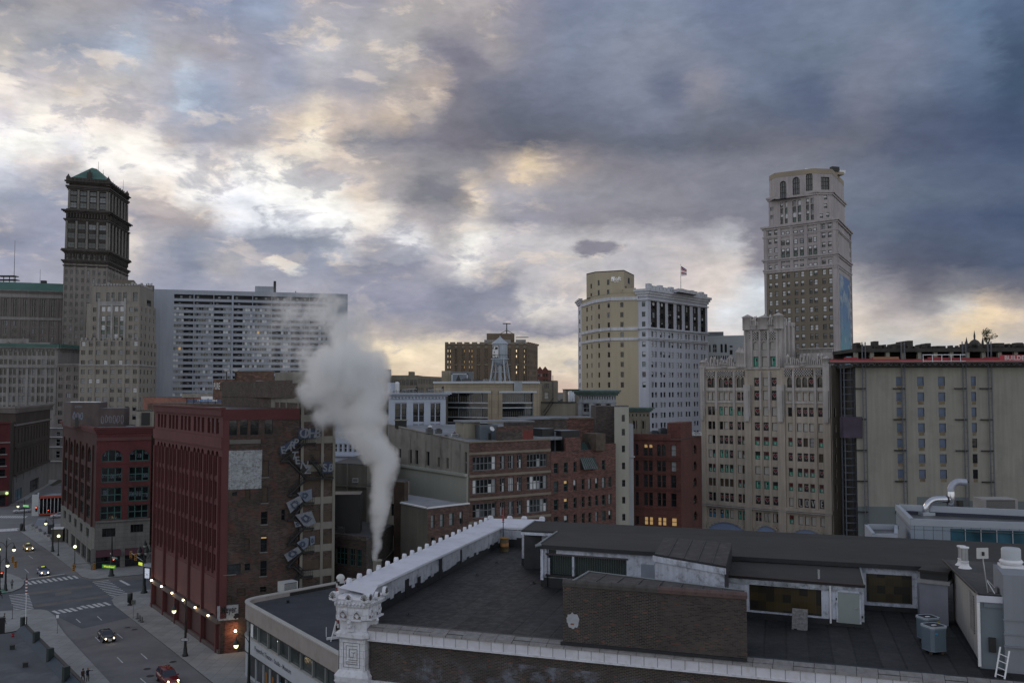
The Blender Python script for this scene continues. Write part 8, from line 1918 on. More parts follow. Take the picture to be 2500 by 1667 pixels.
# rounded two-storey shop building
random.seed(56)
PLS=mat('render_pink_grey',(.29,.26,.245),.85,.1,.3,streak=.12,dirt=(.24,.20,.17));WSG=mat('sign_band_white',(.42,.44,.48),.6,.05,.5);DKR=mat('roof_blue_grey',(.040,.044,.055),.75,.2,.3,dirt=(.06,.062,.075),bump=.1)
sh=Thing('shop','rounded two-storey white shop building with dark roof beside the street','building',(-28,118,0));zS_=9.7
A=Vector(v2(G(589,1462,zS_))+(0,));Bv=Vector(v2(G(838,1600,zS_))+(0,));dA=(Bv-A).normalized();nA=Vector((-dA.y*-1,dA.x*-1,0))
Bv=A+dA*52
Rr=Vector(v2(G(867,1411,zS_))+(0,));dn=(Rr-A).normalized();rad=2.6
c0_=A+dA*rad*1.1;c1_=A+dn*rad*1.1;crn=[]
for k in range(9):
 t1=k/8;crn.append(c1_*(1-t1)**2+A*2*t1*(1-t1)+c0_*t1**2)
outl=[Rr]+[Vector(p)for p in crn]+[Bv];back2=Bv+dn*26
poly2=[v2(p)for p in outl]+[v2(back2),v2(Rr+dn*8)]
def ringwall(z0,z1,m,part,off=0.):
 for i in range(len(outl)-1):
  a_,b_=outl[i],outl[i+1]
  if(b_-a_).length<.01:continue
  Fx=Facade(sh,v2(a_),v2(b_),0,1,m);sh.part(part).fbox(Fx,0,Fx.L,z0,z1,-.4,off,m)
ringwall(7.5,9.55,PLS,'parapet',.12);ringwall(9.55,9.7,mat('coping_cream',(.42,.41,.39),.7,.08,.5),'coping',.2);ringwall(7.42,7.5,STEEL,'string_course',.2);ringwall(3.35,5.3,WSG,'sign_band',.1);ringwall(3.25,3.36,STEEL,'string_course',.16);ringwall(5.3,5.4,mat('coping_cream',0),'string_course',.18)
FD_=Facade(sh,v2(crn[-1]),v2(Bv),0,1,PLS)
GSH=glassmat('glass_shop',(.035,.045,.045),.1);gl=sh.part('ribbon_window')
for i in range(len(outl)-1):
 Fx=Facade(sh,v2(outl[i]),v2(outl[i+1]),0,1,PLS);
 if Fx.L>.01:gl.fbox(Fx,0,Fx.L,5.4,7.42,-.35,-.25,GSH)
k=0
while k*3.6<FD_.L:sh.part('mullion').fbox(FD_,k*3.6,k*3.6+.22,5.4,7.42,-.3,.02,mat('mullion_grey',(.2,.21,.21),.6));k+=1
for p in crn[::4]:sh.part('mullion').cyl((p.x,p.y,5.4),(p.x,p.y,7.42),.1,.1,mat('mullion_grey',0),6)
sh.part('poster').fbox(FD_,.6,1.5,5.5,7.3,-.2,-.15,WHITEP)
LAMPM=mat('warm_bulb',(1,.8,.5),.5,emit=(1,.66,.3),es=5.0);tl=sh.part('ceiling_lamp');tl.ball(FD_.pt(10.5,6.95,-.2),.13,LAMPM,8);tl.ball(FD_.pt(10.6,6.55,-.2),.13,LAMPM,8)
text_on(sh.part('lettering'),FD_,'PuppetArt Theater - Studio - Museum',2.9,4.25,.82,mat('letter_dark',(.06,.06,.09),.6),.12,bold=.01)
sf_=sh.part('shopfront');k=0;u=0.3
while u<FD_.L-2:
 w=random.choice([1.3,2.2,2.6]);sf_.fbox(FD_,u,u+w,.35,3.1,-.3,-.22,random.choice([GD,GM,GSH]));sf_.fbox(FD_,u+w,u+w+.14,0,3.25,-.35,0,WSG);
 if random.random()<.4:sf_.fbox(FD_,u+.3,u+.9,.9,2.2,-.22,-.2,random.choice([ARED,ABLU,mat('toy_orange',(.3,.12,.02),.7),WHITEP]))
 sf_.fbox(FD_,u,u+w,0,.35,-.35,-.1,WSG);u+=w+.14
for k in range(len(crn)-1):Fx=Facade(sh,v2(crn[k]),v2(crn[k+1]),0,1,WSG);sf_.fbox(Fx,0,Fx.L,0,3.25,-.3,.02,WSG)
Facade(sh,v2(Rr),v2(crn[0]),0,7.5,STUC,'wall').done()
sh.part('roof').prism(poly2,8.9,9.0,DKR);sh.part('rear_parapet').fbox(Facade(sh,v2(Rr),v2(crn[0]),0,1,PLS),0,(crn[0]-Rr).length*.72,9.0,9.45,-.4,.0,STEEL)
for a_,b_ in((v2(Bv),v2(back2)),(v2(back2),v2(Rr+dn*8)),(v2(Rr+dn*8),v2(Rr))):Facade(sh,a_,b_,0,9.2,BRKD,'wall').done()
sh.finish()
q=G(700,1447,9.0);hvac('air_conditioner','white boxy cooling unit on the dark shop roof near its rear edge',(q.x,q.y+.6),math.atan2(dn.y,dn.x)-.1,2.3,1.7,1.55,9.0,mat('unit_white',(.42,.44,.45),.6,.08,1),fan=False)
q=G(703,1471,9.0);t=Thing('roof_vent','tiny black vent cap on the dark shop roof','vent',tuple(q));t.part('cap').lathe(tuple(q),[(.18,0),(.18,.25),(.25,.26),(.2,.38),(.01,.42)],STEEL,10);t.part('flange').lathe(tuple(q),[(.35,.0),(.3,.04),(.1,.05)],STEEL,10);t.finish()
q=G(830,1560,9.0);q.z=9.0;st_=Thing('striped_pole_sign','red, white and black striped pole sign behind the white corner pier','sign',tuple(q));cols_=[ARED,mat('pole_white',(.5,.5,.5),.5),STEEL,mat('pole_white',0)]
zlo_,zhi_=10.2,16.0;n=24;m_=12;pr_=.52
for i in range(n):
 for j in range(m_):
  a0,a1=2*math.pi*j/m_,2*math.pi*(j+1)/m_;z0_,z1_=zlo_+(zhi_-zlo_)*i/n,zlo_+(zhi_-zlo_)*(i+1)/n;mm=cols_[int((i*.55+j*4/m_))%4]
  st_.part('pole').mesh([(q.x+pr_*math.cos(a0),q.y+pr_*math.sin(a0),z0_),(q.x+pr_*math.cos(a1),q.y+pr_*math.sin(a1),z0_),(q.x+pr_*math.cos(a1),q.y+pr_*math.sin(a1),z1_),(q.x+pr_*math.cos(a0),q.y+pr_*math.sin(a0),z1_)],[(0,1,2,3)],mm,True)
st_.part('cap').ball((q.x,q.y,zhi_),pr_,cols_[1],12);fr_=st_.part('stand')
for dx,dy in((-1,-1),(1,-1),(1,1),(-1,1)):fr_.cyl((q.x+dx*.9,q.y+dy*.9,9.0),(q.x+dx*.4,q.y+dy*.4,11.2),.07,.07,WHITEP,6)
fr_.obox((q.x,q.y),.5,3.2,.25,9.15,9.4,WHITEP);fr_.obox((q.x,q.y),-.9,3.2,.25,9.4,9.6,WHITEP);fr_.cyl((q.x-1.6,q.y,9.3),(q.x-1.6,q.y,10.4),.05,.05,WHITEP,6);st_.finish()
# streets
random.seed(61)
def gp(pts,z=0):return[G(p[0],p[1],z)for p in pts]
rd=MB();rd.poly([(-330,60,-.12),(60,60,-.12),(60,420,-.12),(-330,420,-.12)],ASPH);struct('road',rd)
rz=-.116
dk=MB()
def gpoly(mb,pts,m,dz=0):mb.poly([G(p[0],p[1],0)-Vector((0,0,-rz-dz))for p in pts],m)
gpoly(dk,[(-80,1500),(31,1486),(110,1485),(140,1503),(200,1532),(322,1504),(270,1462),(430,1436),(520,1402),(219,1414),(158,1400),(59,1416),(50,1436),(-80,1460)],ASPH_D)
struct('junction_asphalt',dk)
sm_=MB();SEAM=mat('concrete_seam',(.14,.135,.13),.9,.2,.4)
gpoly(sm_,[(68,1444),(225,1426),(226,1431),(70,1450)],SEAM,.006);gpoly(sm_,[(82,1474),(262,1450),(267,1455),(84,1481)],SEAM,.006);gpoly(sm_,[(134,1446),(175,1436),(174,1447),(136,1453)],SEAM,.012)
gpoly(sm_,[(226,1414),(520,1394),(520,1402),(226,1420)],SEAM,.006)
struct('concrete_bands',sm_)
def pave(name,pts,h=.03):
 mb=MB();P2=[v2(p)for p in gp(pts)];mb.prism(P2,-.12,h,KERB,mtop=PAVE);struct(name,mb)
pave('pavement_corner_near_left',[(31,1490),(78,1487),(100,1487),(116,1490),(134,1502),(141,1522),(158,1546),(270,1667),(335,1740),(-300,1740),(-200,1503)])
pave('pavement_corner_far_left',[(-120,1466),(0,1448),(30,1443),(50,1435),(59,1425),(58,1416),(48,1409),(30,1402),(-120,1368)])
pave('pavement_far_side',[(560,1385),(367,1399),(240,1412),(219,1412),(200,1407),(189,1398),(117,1343),(95,1328),(41,1291),(52,1285),(70,1281),(149,1278),(300,1265),(560,1320)])
pave('pavement_maroon_side',[(560,1416),(367,1438),(300,1450),(280,1456),(273,1464),(278,1476),(305,1497),(400,1571),(500,1650),(620,1745),(900,1745),(900,1500),(640,1400)])
pave('pavement_far_block',[(-80,1236),(62,1222),(88,1203),(150,1166),(150,1120),(-80,1140)])
pl_=MB();gpoly(pl_,[(86,1212),(104,1186),(152,1184),(152,1202),(120,1206)],mat('pale_plaza',(.19,.19,.195),.8,.15,.2),.02);gpoly(pl_,[(116,1180),(152,1166),(152,1176),(128,1186)],mat('verge',(.05,.05,.03),.9),.03);struct('plaza',pl_)
mk=MB();MZ=.010
def stripe(a,b,w):
 A_,B_=G(a[0],a[1],0),G(b[0],b[1],0);d_=(B_-A_).normalized();n_=Vector((-d_.y,d_.x,0))*w/2;z=Vector((0,0,rz+MZ));mk.poly([A_-n_+z,B_-n_+z,B_+n_+z,A_+n_+z],LINE)
bz=lambda x,y:(x/5.873,1400+y/5.873)
for k,(x,y)in enumerate(((760,515),(848,502),(930,490),(1008,478),(1092,464),(1170,445),(1254,432),(1335,420),(1404,408),(1490,395))):
 dx,dy=(90,45)if k not in(4,5)else(80,36);stripe(bz(x+(22 if k==4 else 0),y+5),bz(x+dx,y+dy),.55)
for k in range(10):x=385+k*74;y=106-k*9.6;stripe(bz(x,y),bz(x+62,y+38),.5)
def ladder(tl,tr,bl,br,n,w):
 for k in range(n):
  t_=k/(n-1);stripe((tl[0]+(bl[0]-tl[0])*t_,tl[1]+(bl[1]-tl[1])*t_),(tr[0]+(br[0]-tr[0])*t_,tr[1]+(br[1]-tr[1])*t_),w)
ladder((22,1451),(70,1447),(34,1490),(82,1483),11,.42);ladder((226,1419),(265,1414.5),(272,1455),(315,1449),11,.42)
stripe((57,1413.5),(158,1399),.4);stripe((-20,1258),(60,1255.5),.25);stripe((-20,1230),(79,1228.5),.25)
for k in range(13):stripe((-8+k*5.6,1263),(-1+k*5.6,1258),.45)
for k in range(7):stripe((-8+k*9.5,1297-k*.6),(-6+k*9.5,1290.5-k*.6),.9)
for a,b in(((1090,635),(1155,690)),((1395,598),(1460,655)),((1365,893),(1432,960)),((1680,850),(1760,915)),((1680,1183),(1760,1262))):stripe(bz(*a),bz(*b),.14)
ez=lambda x,y:(200+x/9.046,1500+y/9.046)
for a,b in(((1305,835),(1445,960)),((1290,1380),(1440,1510))):stripe(ez(*a),ez(*b),.14)
az_=lambda x,y:(x/7.125,1200+y/7.125)
for a,b in(((430,1330),(500,1400)),((500,1100),(570,1150)),((140,790),(185,825)),((210,1062),(275,1066))):stripe(az_(*a),az_(*b),.13)
cz=lambda x,y:(200+x/9.22,1300+y/9.22)
stripe(cz(860,1055),cz(1065,1165),.55)
struct('road_markings',mk)
for k,(x,y,r,lab)in enumerate(((1005,265,.45,'manhole cover nearest the kerb beyond the black car'),(1160,310,.5,'pair of dark gully covers by the kerb right of the black car'),(1440,1175,.5,'oval manhole cover in the lane just behind the red car'),(2010,1020,.5,'manhole cover by the kerb near the tall lamp'),(1510,1330,.55,'manhole cover beside the rear wheel of the red car'))):
 q=G(*ez(x,y),0);t=Thing('manhole_cover',lab,'manhole cover',(q.x,q.y,rz),'manhole covers in the street');t.part('rim').lathe((q.x,q.y,rz+.005),[(r,0),(r,.012),(r*.86,.014)],ASPH_D,18);t.part('lid').lathe((q.x,q.y,rz+.006),[(r*.85,.004),(.01,.008)],STEEL,18);t.finish()
# maroon narrow building
random.seed(62)
MAR=mat('maroon_paint',(.105,.030,.031),.8,.12,.15,streak=.18);MARD=mat('maroon_dark',(.085,.02,.022),.8,.15,.3);MARP=mat('maroon_panel',(.125,.046,.044),.8,.12,.2,streak=.15);SIDEB=mat('side_brick_old',(.058,.040,.034),.92,.35,.25,brick=(.45,.15),mortar=(.07,.06,.055),bvar=.45,dirt=(.11,.042,.030),streak=.1)
mr=Thing('commercial_building','narrow maroon painted building with arched windows and graffiti-tagged brick side','building',(-50,155,0))
C=v2(G(537,1596,0));Lf=v2(G(370,1478,0));zR_=35.1
cdir=(31/37.8,21.6/37.8);Rt=(-31.9,142.0);Bk=add2(Lf,(Rt[0]-C[0],Rt[1]-C[1]))
F=Facade(mr,Lf,C,0,zR_,MAR)
bx=lambda x:360+x/2.375
by=lambda y:960+y/2.375
zc=lambda y:ZA(by(y),135.8)
nb_=5;mgn=F.L*.03;bw2=(F.L-2*mgn)/nb_
rows5=[(28.9,25.3,1),(24.4,21.9,0),(21.0,18.2,0),(17.4,14.7,0),(13.9,11.4,0)]
for b in range(nb_):
 for k in range(3):
  u0=mgn+bw2*b+bw2*(.10+.29*k);u1=u0+bw2*.19
  F.win(u0,u1,31.4,33.7,glass=random.choice(['dimblind','dark','q','dimblind']),ny=2,rec=.35,reveal=MARD,frame=FR_R)
  for r,(v1,v0,ar)in enumerate(rows5):
   g='dark' if random.random()<.8 else 'mid'
   if(r in(2,3,4)and b<2 and random.random()<.75):g=None
   if g:F.win(u0,u1,v0,v1,glass=g,ny=2,rec=.45,arch=.9 if ar else 0,reveal=MARD,frame=FR_R)
   else:F.win(u0,u1,v0,v1,rec=.25,nopane=True);F.th.part('boarded_window').fbox(F,u0,u1,v0,v1,-.25,-.2,MARP)
 F.h.append((round(mgn+bw2*(b+.06),3),round(mgn+bw2*(b+.94),3),.6,4.0,.35,0,MARD))
 mr.part('shutter','sh%d'%b).fbox(F,mgn+bw2*(b+.06),mgn+bw2*(b+.94),.6,4.0,-.35,-.3,mat('shutter_brown',(.085,.038,.035),.7,.1,.5,panels=(20,.12,0,.02)))
 mr.part('panel','pn%d'%b).fbox(F,mgn+bw2*(b+.1),mgn+bw2*(b+.95),5.2,10.4,0,.12,MARP)
F.done()
pil=mr.part('pilaster');
for b in range(nb_+1):u=mgn+bw2*b;pil.fbox(F,max(0,u-.22),min(F.L,u+.28),0,28.2,0,.42,MAR)
for b in range(nb_):
 for k in(1,2):u=mgn+bw2*b+bw2*(.10+.29*k)-bw2*.05;pil.fbox(F,u-.13,u+.13,11,28.2,0,.3,MAR)
st=mr.part('string_course');st.fbox(F,0,F.L,29.4,31.0,0,.3,MAR);st.fbox(F,0,F.L,34.1,35.1,0,.35,MARD);st.fbox(F,0,F.L,35.1,35.35,-.3,.55,MAR);st.fbox(F,0,F.L,4.3,5.0,0,.55,mat('shopfront_grey_brown',(.10,.075,.07),.8,.1,.5));st.fbox(F,0,F.L,0,.6,0,.3,mat('shopfront_grey_brown',0))
for r in(25.0,21.4,17.8,14.2):
 for b in range(nb_):st.fbox(F,mgn+bw2*(b+.07),mgn+bw2*(b+.95),r-.35,r+.15,-.05,.12,MARD)
mr.part('corner_post').fbox(F,-.1,.5,0,4.4,-.4,.1,mat('shopfront_grey_brown',0))
for k in range(6):
 u=F.L*(.07+.168*k);p=F.pt(u,4.95,.75)
 lm=mr.part('wall_lamp','wl%d'%k);lm.ball(p,.17,mat('lamp_glow',(1,.9,.7),.5,emit=(1,.78,.45),es=8),8);lm.fbox(F,u-.04,u+.04,5.0,5.2,0,.8,STEEL)
Fs=Facade(mr,C,Rt,0,zR_,SIDEB)
fx=lambda x:Fs.u_at(bx(x))
def sz(x,y):return Fs.z_at(bx(x),by(y))
for x0,x1,y0,y1,g in((475,525,155,245,'dark'),(540,585,152,242,'dark'),(600,648,152,242,'dark'),(682,730,150,238,'dark'),(672,710,388,485,'boardd'),(672,708,540,635,'boardd'),(668,706,685,760,'dark'),(668,706,825,920,'litq'),(668,706,970,1060,'dark'),(668,705,1120,1152,'dark'),(500,530,572,594,'dark'),(575,605,545,615,'boardd'),(575,605,840,910,'boardd'),(460,555,990,1052,'mid'),(578,610,985,1027,'dark'),(785,808,672,735,'dark'),(535,585,1130,1175,'boardd'),(480,510,1175,1215,'boardd'),(498,532,385,412,'dark')):
 xm_=(x0+x1)/2
 if g=='litq':Fs.win(fx(x0),fx(x1),sz(xm_,y1),sz(xm_,y0),glass='dark',rec=.25,ny=2);mr.part('lit_pane').fbox(Fs,fx(x0)+.1,fx(x1)-.1,sz(xm_,y0+16),sz(xm_,y0+8),-.2,-.17,GW)
 else:Fs.win(fx(x0),fx(x1),sz(xm_,y1),sz(xm_,y0),glass=g,rec=.25,ny=2)
Fs.done();sl2=mr.part('sill')
for x0,x1,y in((668,710,486),(665,710,636),(665,708,760),(663,708,920),(663,708,1060),(455,530,1052)):sl2.fbox(Fs,fx(x0),fx(x1),sz(x0,y+5),sz(x0,y),0,.12,mat('sill_stone',(.16,.16,.16),.9))
sl2.fbox(Fs,fx(480),fx(660),sz(560,292),sz(560,268),0,.1,mat('lintel_grey',(.13,.12,.11),.9))
wp=mr.part('whitewash_patch');WPM=mat('whitewash',(.26,.275,.29),.9,.2,1.2,dirt=(.06,.05,.048),brick=(.45,.15),bvar=.2)
wp.fbox(Fs,fx(450),fx(670),sz(560,470),sz(560,330),0,.02,WPM);wp.fbox(Fs,fx(447),fx(668),sz(560,555),sz(560,470),0,.022,WPM)
fr2=mr.part('frieze');fr2.fbox(Fs,-.05,Fs.L,zR_-1.6,zR_,0,.12,MARD);fr2.fbox(Fs,-.1,.8,5,zR_,0,.06,MAR)
sg_=mr.part('painted_sign');sg_.fbox(Fs,fx(424),fx(545),sz(430,1318),sz(430,1232),0,.06,mat('sign_grey_white',(.33,.35,.37),.8,.25,1.5,dirt=(.15,.15,.16)))
text_on(sg_,Fs,'Meyer',fx(446),sz(450,1274),1.35,STEEL,.075,bold=.03,sx=.62);blob(sg_,Fs,fx(535),sz(530,1290),.8,.7,STEEL,.08,14,.3,5)
wl=mr.part('wall_lamp','side_lamp');wl.ball(Fs.pt(fx(528),sz(528,1372),.45),.2,mat('lamp_glow',0),8);mr.part('side_wall_red').fbox(Fs,.6,fx(545),0,4.4,0,.03,mat('red_brick_lit',(.14,.05,.035),.9,.2,.5,brick=(.45,.15)))
for(pa,pb_)in((Rt,Bk),(Bk,Lf)):Facade(mr,pa,pb_,0,zR_,SIDEB).done()
mr.part('roof').prism([Lf,C,Rt,Bk],zR_-.3,zR_-.2,ROOFD)
tgp=mr.part('graffiti');TW=mat('spray_white',(.17,.18,.205),.8,.2,3);TB=mat('spray_blue',(.035,.05,.085),.8,.2,3);TP=mat('spray_pale_blue',(.14,.165,.21),.8,.2,3)
mr.finish()
pl0=Fs.pt(fx(528),sz(528,1372),.8);
def pointlamp(name,loc,e,col,r=.12):
 l=bpy.data.lights.new(name,'POINT');l.energy=e;l.color=col;l.shadow_soft_size=r;o=bpy.data.objects.new(name,l);S.collection.objects.link(o);o.location=loc
pointlamp('side_wall_lamp_light',pl0,60,(1,.62,.3))
for k in(0,2,4):pointlamp('front_wall_lamp_light',F.pt(F.L*(.07+.168*k),4.7,1.1),16,(1,.72,.4))
random.seed(63)
CFR=mat('frame_concrete',(.20,.19,.165),.9,.12,.3,streak=.2);INF=mat('infill_brick',(.060,.045,.038),.92,.3,.4,brick=(.5,.17),dirt=(.09,.05,.04))
cf=Thing('warehouse','concrete framed building with bricked-in panels right of the maroon building','building',(-35,152,0))
A_=(Rt[0]+.12,Rt[1]+.08);dU=Vector((31,21.6)).normalized()
Ff=Facade(cf,A_,(A_[0]+dU.x*5.55,A_[1]+dU.y*5.55),0,36.6,INF)
B_=v2(Ff.pt(Ff.L,0));Ff2=Facade(cf,B_,add2(B_,(-10,16)),0,36.6,INF);
for FF in(Ff,Ff2):FF.done()
frm=cf.part('frame')
for u in(.05,3.3,5.2):frm.fbox(Ff,u,u+.42,0,36.6,0,.16,CFR)
fzz=lambda y:Ff.z_at(bx(1030),by(y))
for y in(60,145,270,430,620,767,895,1040,1180):z=fzz(y+18);frm.fbox(Ff,0,Ff.L,z,z+1.05,0,.12,CFR)
pn_=cf.part('recess_panel')
for y in(165,290,450,640,785,915,1060):
 for u0,u1 in((.6,3.1),(3.85,5.05)):pn_.fbox(Ff,u0,u1,fzz(y+95),fzz(y+42),0,.03,BOARD_D)
D_=(-38.3,153.3);E_=add2(D_,(-16,23));up0=ZA(909,152)
Fu=Facade(cf,D_,A_,30,up0-1.3,INF,'upper_wall');Fu.done();uu=lambda px:Fu.u_at(px);frm2=cf.part('frame','frame_upper')
for px in(664,686,702,731):frm2.fbox(Fu,max(0,uu(px)-.2),min(Fu.L,uu(px)+.2),30,up0-1.3,0,.2,CFR)
frm2.fbox(Fu,0,Fu.L,35.9,36.8,0,.16,CFR);frm2.fbox(Fu,0,uu(702),up0-1.3,up0,-6,.25,CFR);frm2.fbox(Fu,uu(702),Fu.L,up0-1.8,up0-1.3,-6,.22,CFR)
cf.part('roof').prism([D_,A_,B_,add2(B_,(-10,16)),E_],36.5,36.62,ROOFD);Facade(cf,E_,D_,0,up0-1.3,INF).done();Facade(cf,add2(B_,(-10,16)),E_,0,36.6,INF).done()
cf.part('gable').prism([D_,A_,add2(A_,(-8,12)),add2(D_,(-8,12))],36.6,up0-1.3,INF,mtop=ROOFD)
cf.finish()
random.seed(64)
fe=Thing('fire_escape','zigzag black fire escape covered in white and blue graffiti','fire escape',tuple(Fs.pt(Fs.L-2,2,.5)))
FE=Facade(fe,C,v2(Ff.pt(Ff.L,0)),0,1,STEEL)
X6=lambda x:660+x/3.563
Y6=lambda y:1000+y/3.563
def fp(x,y,d=0):px,py=X6(x),Y6(y);u=FE.u_at(px);return u,FE.z_at(px,py)
def plat(x0,x1,y,key):
 u0,z=fp(x0,y);u1,_=fp(x1,y);mb=fe.part('platform',key);mb.fbox(FE,u0,u1,z-.22,z,.05,1.2,STEEL)
 k=u0
 while k<=u1+.01:mb.fbox(FE,k,k+.04,z,z+1.0,1.1,1.14,STEEL);k+=.28
 mb.fbox(FE,u0,u1,z+.96,z+1.02,1.08,1.16,STEEL);mb.fbox(FE,u0,u1,z+.5,z+.53,1.1,1.14,STEEL)
 for u in(u0+.1,u1-.1):mb.cyl(FE.pt(u,z-.05,1.1),FE.pt(u,z-.95,.08),.04,.04,STEEL,4)
def stair(x0,y0,x1,y1,key):
 u0,z0=fp(x0,y0);u1,z1=fp(x1,y1);mb=fe.part('stair',key)
 for d in(.35,1.0):
  a,b=FE.pt(u0,z0,d),FE.pt(u1,z1,d);mb.cyl(a,b,.16,.16,STEEL,5);mb.cyl(a+Vector((0,0,.95)),b+Vector((0,0,.95)),.06,.06,STEEL,4);mb.cyl(a+Vector((0,0,.5)),b+Vector((0,0,.5)),.04,.04,STEEL,4)
  for k in range(9):t_=k/8;c=a+(b-a)*t_;mb.cyl(c,c+Vector((0,0,.95)),.04,.04,STEEL,4)
 n=max(6,int(abs(z0-z1)/.22))
 for k in range(n):t_=(k+.5)/n;u=u0+(u1-u0)*t_;z=z0+(z1-z0)*t_;mb.fbox(FE,u-.13,u+.13,z-.03,z,.35,1.0,STEEL)
for i,a in enumerate(((230,385,285),(80,160,440),(300,540,592),(335,400,442),(280,375,802),(150,222,735),(285,375,1022),(150,218,945),(280,380,1226),(150,218,1155),(270,370,1440),(150,215,1352))):plat(*a,'pf%d'%i)
for i,a in enumerate(((300,285,100,440),(150,445,310,600),(345,442,465,590),(300,605,165,735),(215,735,300,802),(290,802,190,945),(210,945,300,1022),(290,1022,165,1155),(215,1155,290,1226),(280,1226,165,1352),(200,1352,290,1440),(260,1440,190,1530))):stair(*a,'st%d'%i)
gf=fe.part('graffiti_panel')
def panel(pts,m,d):gf.poly([FE.pt(*fp(x,y),d)for x,y in pts],m)
def tagat(x0,y0,x1,y1,word,m,d,hgt):
 """letters climbing along a line between two points"""
 (u0,z0),(u1,z1)=fp(x0,y0),fp(x1,y1);n=len(word)
 for k,ch in enumerate(word):t_=k/n;text_on(gf,FE,ch,u0+(u1-u0)*t_,z0+(z1-z0)*t_,hgt,m,d+.01*k,bold=.03,sx=1.0,shear=random.uniform(-.2,.3))
panel([(228,248),(385,246),(390,165),(235,160)],TB,1.2);tagat(235,240,392,240,'OIHB',TW,1.25,2.0)
panel([(80,392),(218,300),(205,238),(70,325)],TB,1.2);tagat(84,376,215,290,'EARP',TW,1.25,1.5)
panel([(150,395),(300,560),(325,510),(180,375)],STEEL,1.2);tagat(165,425,320,590,'TENZ',TW,1.25,1.6)
panel([(440,545),(525,540),(520,445),(445,450)],TB,1.2);tagat(445,530,520,530,'SB',TW,1.25,1.6);tagat(350,415,430,470,'RD',TP,.25,1.9)
for i,(pp,m)in enumerate((([(225,715),(350,680),(355,765),(300,795)],TP),([(132,800),(250,738),(275,790),(170,890)],TW),([(210,905),(350,870),(392,975),(330,1003),(290,1003)],TW),([(200,960),(240,970),(265,1000),(215,1012)],TW),([(225,1145),(300,1100),(330,1110),(325,1170),(285,1205)],TP),([(118,1248),(235,1178),(270,1222),(155,1308)],TW),([(340,1090),(380,1085),(380,1150),(345,1170)],TP),([(160,560),(250,545),(240,640),(160,660)],mat('spray_grey',(.06,.06,.075),.9)),([(120,1010),(205,990),(190,1080),(130,1090)],mat('spray_faint',(.09,.09,.075),.9)),([(345,1330),(390,1345),(380,1370),(345,1375)],TP))):
 dd_=1.22 if i<7 else .06;panel(pp,m,dd_);U_=[fp(*p)for p in pp];um0,um1=min(p[0]for p in U_),max(p[0]for p in U_);zm0,zm1=min(p[1]for p in U_),max(p[1]for p in U_)
 cu_,cz_=(um0+um1)/2,(zm0+zm1)/2
 for k in range(6 if i<7 else 3):a_=random.uniform(0,6);stroke(gf,FE,[(cu_+(um1-um0)*.3*math.cos(a_+j*1.1)*random.uniform(.3,1),cz_+(zm1-zm0)*.3*math.sin(a_+j*1.1)*random.uniform(.3,1))for j in range(6)],.07,TB,dd_+.02+k*.006)
fe.finish()
# dark red corner building across the junction
random.seed(65)
CRD=mat('corner_red_brick',(.080,.014,.016),.85,.2,.2,brick=(.5,.17),bvar=.2,streak=.15,dirt=(.06,.02,.02));CRS=mat('corner_side_brick',(.055,.022,.020),.9,.25,.2,streak=.2);CST=mat('corner_stone',(.155,.15,.14),.88,.12,.3,streak=.3,panels=(1.6,.8,.5))
dc2=Thing('commercial_building','dark red corner building with green-framed arched windows and pale stone base','building',(-95,215,0))
Cc=v2(G(229,1390,0));Lc=v2(G(147,1311,0));Rc=(XA(372,206),206.0);zt=29.6
y1z=lambda y:ZA(960+y/3.5625,201)
F=Facade(dc2,Cc,Rc,y1z(1118),zt,CRD);x1f=lambda x:F.u_at(x/3.5625)
for x0,x1 in((895,1080),(1135,1312)):
 for y0,y1,ar in((495,600,.75),(650,780,0),(825,955,0),(985,1108,0)):
  F.win(x1f(x0),x1f(x1),y1z(y1),y1z(y0),nx=3,ny=2 if not ar else 1,rec=.45,ft=.2,frame=FR_GR,glass='dark',arch=ar)
F.done();tgm=dc2.part('window_graffiti')
for x0,x1 in((895,1080),(1135,1312)):
 for y0,y1 in((500,590),(665,770),(840,945)):
  for k in range(3):
   if random.random()<.75:scatter_tag(tgm,F,x1f(x0+(x1-x0)*k/3+8),y1z(y0+(y1-y0)*random.uniform(.5,.95)),x1f(x0+(x1-x0)*(k+1)/3-8)-x1f(x0+(x1-x0)*k/3+8),random.uniform(.8,1.4),[TP,mat('spray_grey',0)],d=-.40,th=.07,n=3)
Fb=Facade(dc2,Cc,Rc,0,y1z(1118),CST,'stone_base')
for x0,x1,y0,y1,nx in((915,1030,1180,1255,3),(1160,1270,1160,1230,4)):Fb.win(x1f(x0),x1f(x1),y1z(y1),y1z(y0),nx=nx,ny=1,rec=.4,glass='dark')
for x0,x1 in((868,1075),(1118,1300)):Fb.win(x1f(x0),x1f(x1),.1,y1z(1395),nx=3,ny=1,rec=.6,glass='dark',frame=FR_D)
Fb.done()
for x0,x1 in((865,1080),(1115,1305)):dc2.part('awning','aw%d'%x0).hexa([Fb.pt(x1f(x0),y1z(1422),1.0),Fb.pt(x1f(x1),y1z(1422),1.0),Fb.pt(x1f(x1),y1z(1415),0),Fb.pt(x1f(x0),y1z(1415),0),Fb.pt(x1f(x0),y1z(1372),.35),Fb.pt(x1f(x1),y1z(1372),.35),Fb.pt(x1f(x1),y1z(1368),0),Fb.pt(x1f(x0),y1z(1368),0)],mat('awning_plum',(.07,.025,.035),.9))
for x in(843,1095,1310):dc2.part('pilaster').fbox(Fb,x1f(x)-.45,x1f(x)+.45,0,y1z(1350),0,.25,CST)
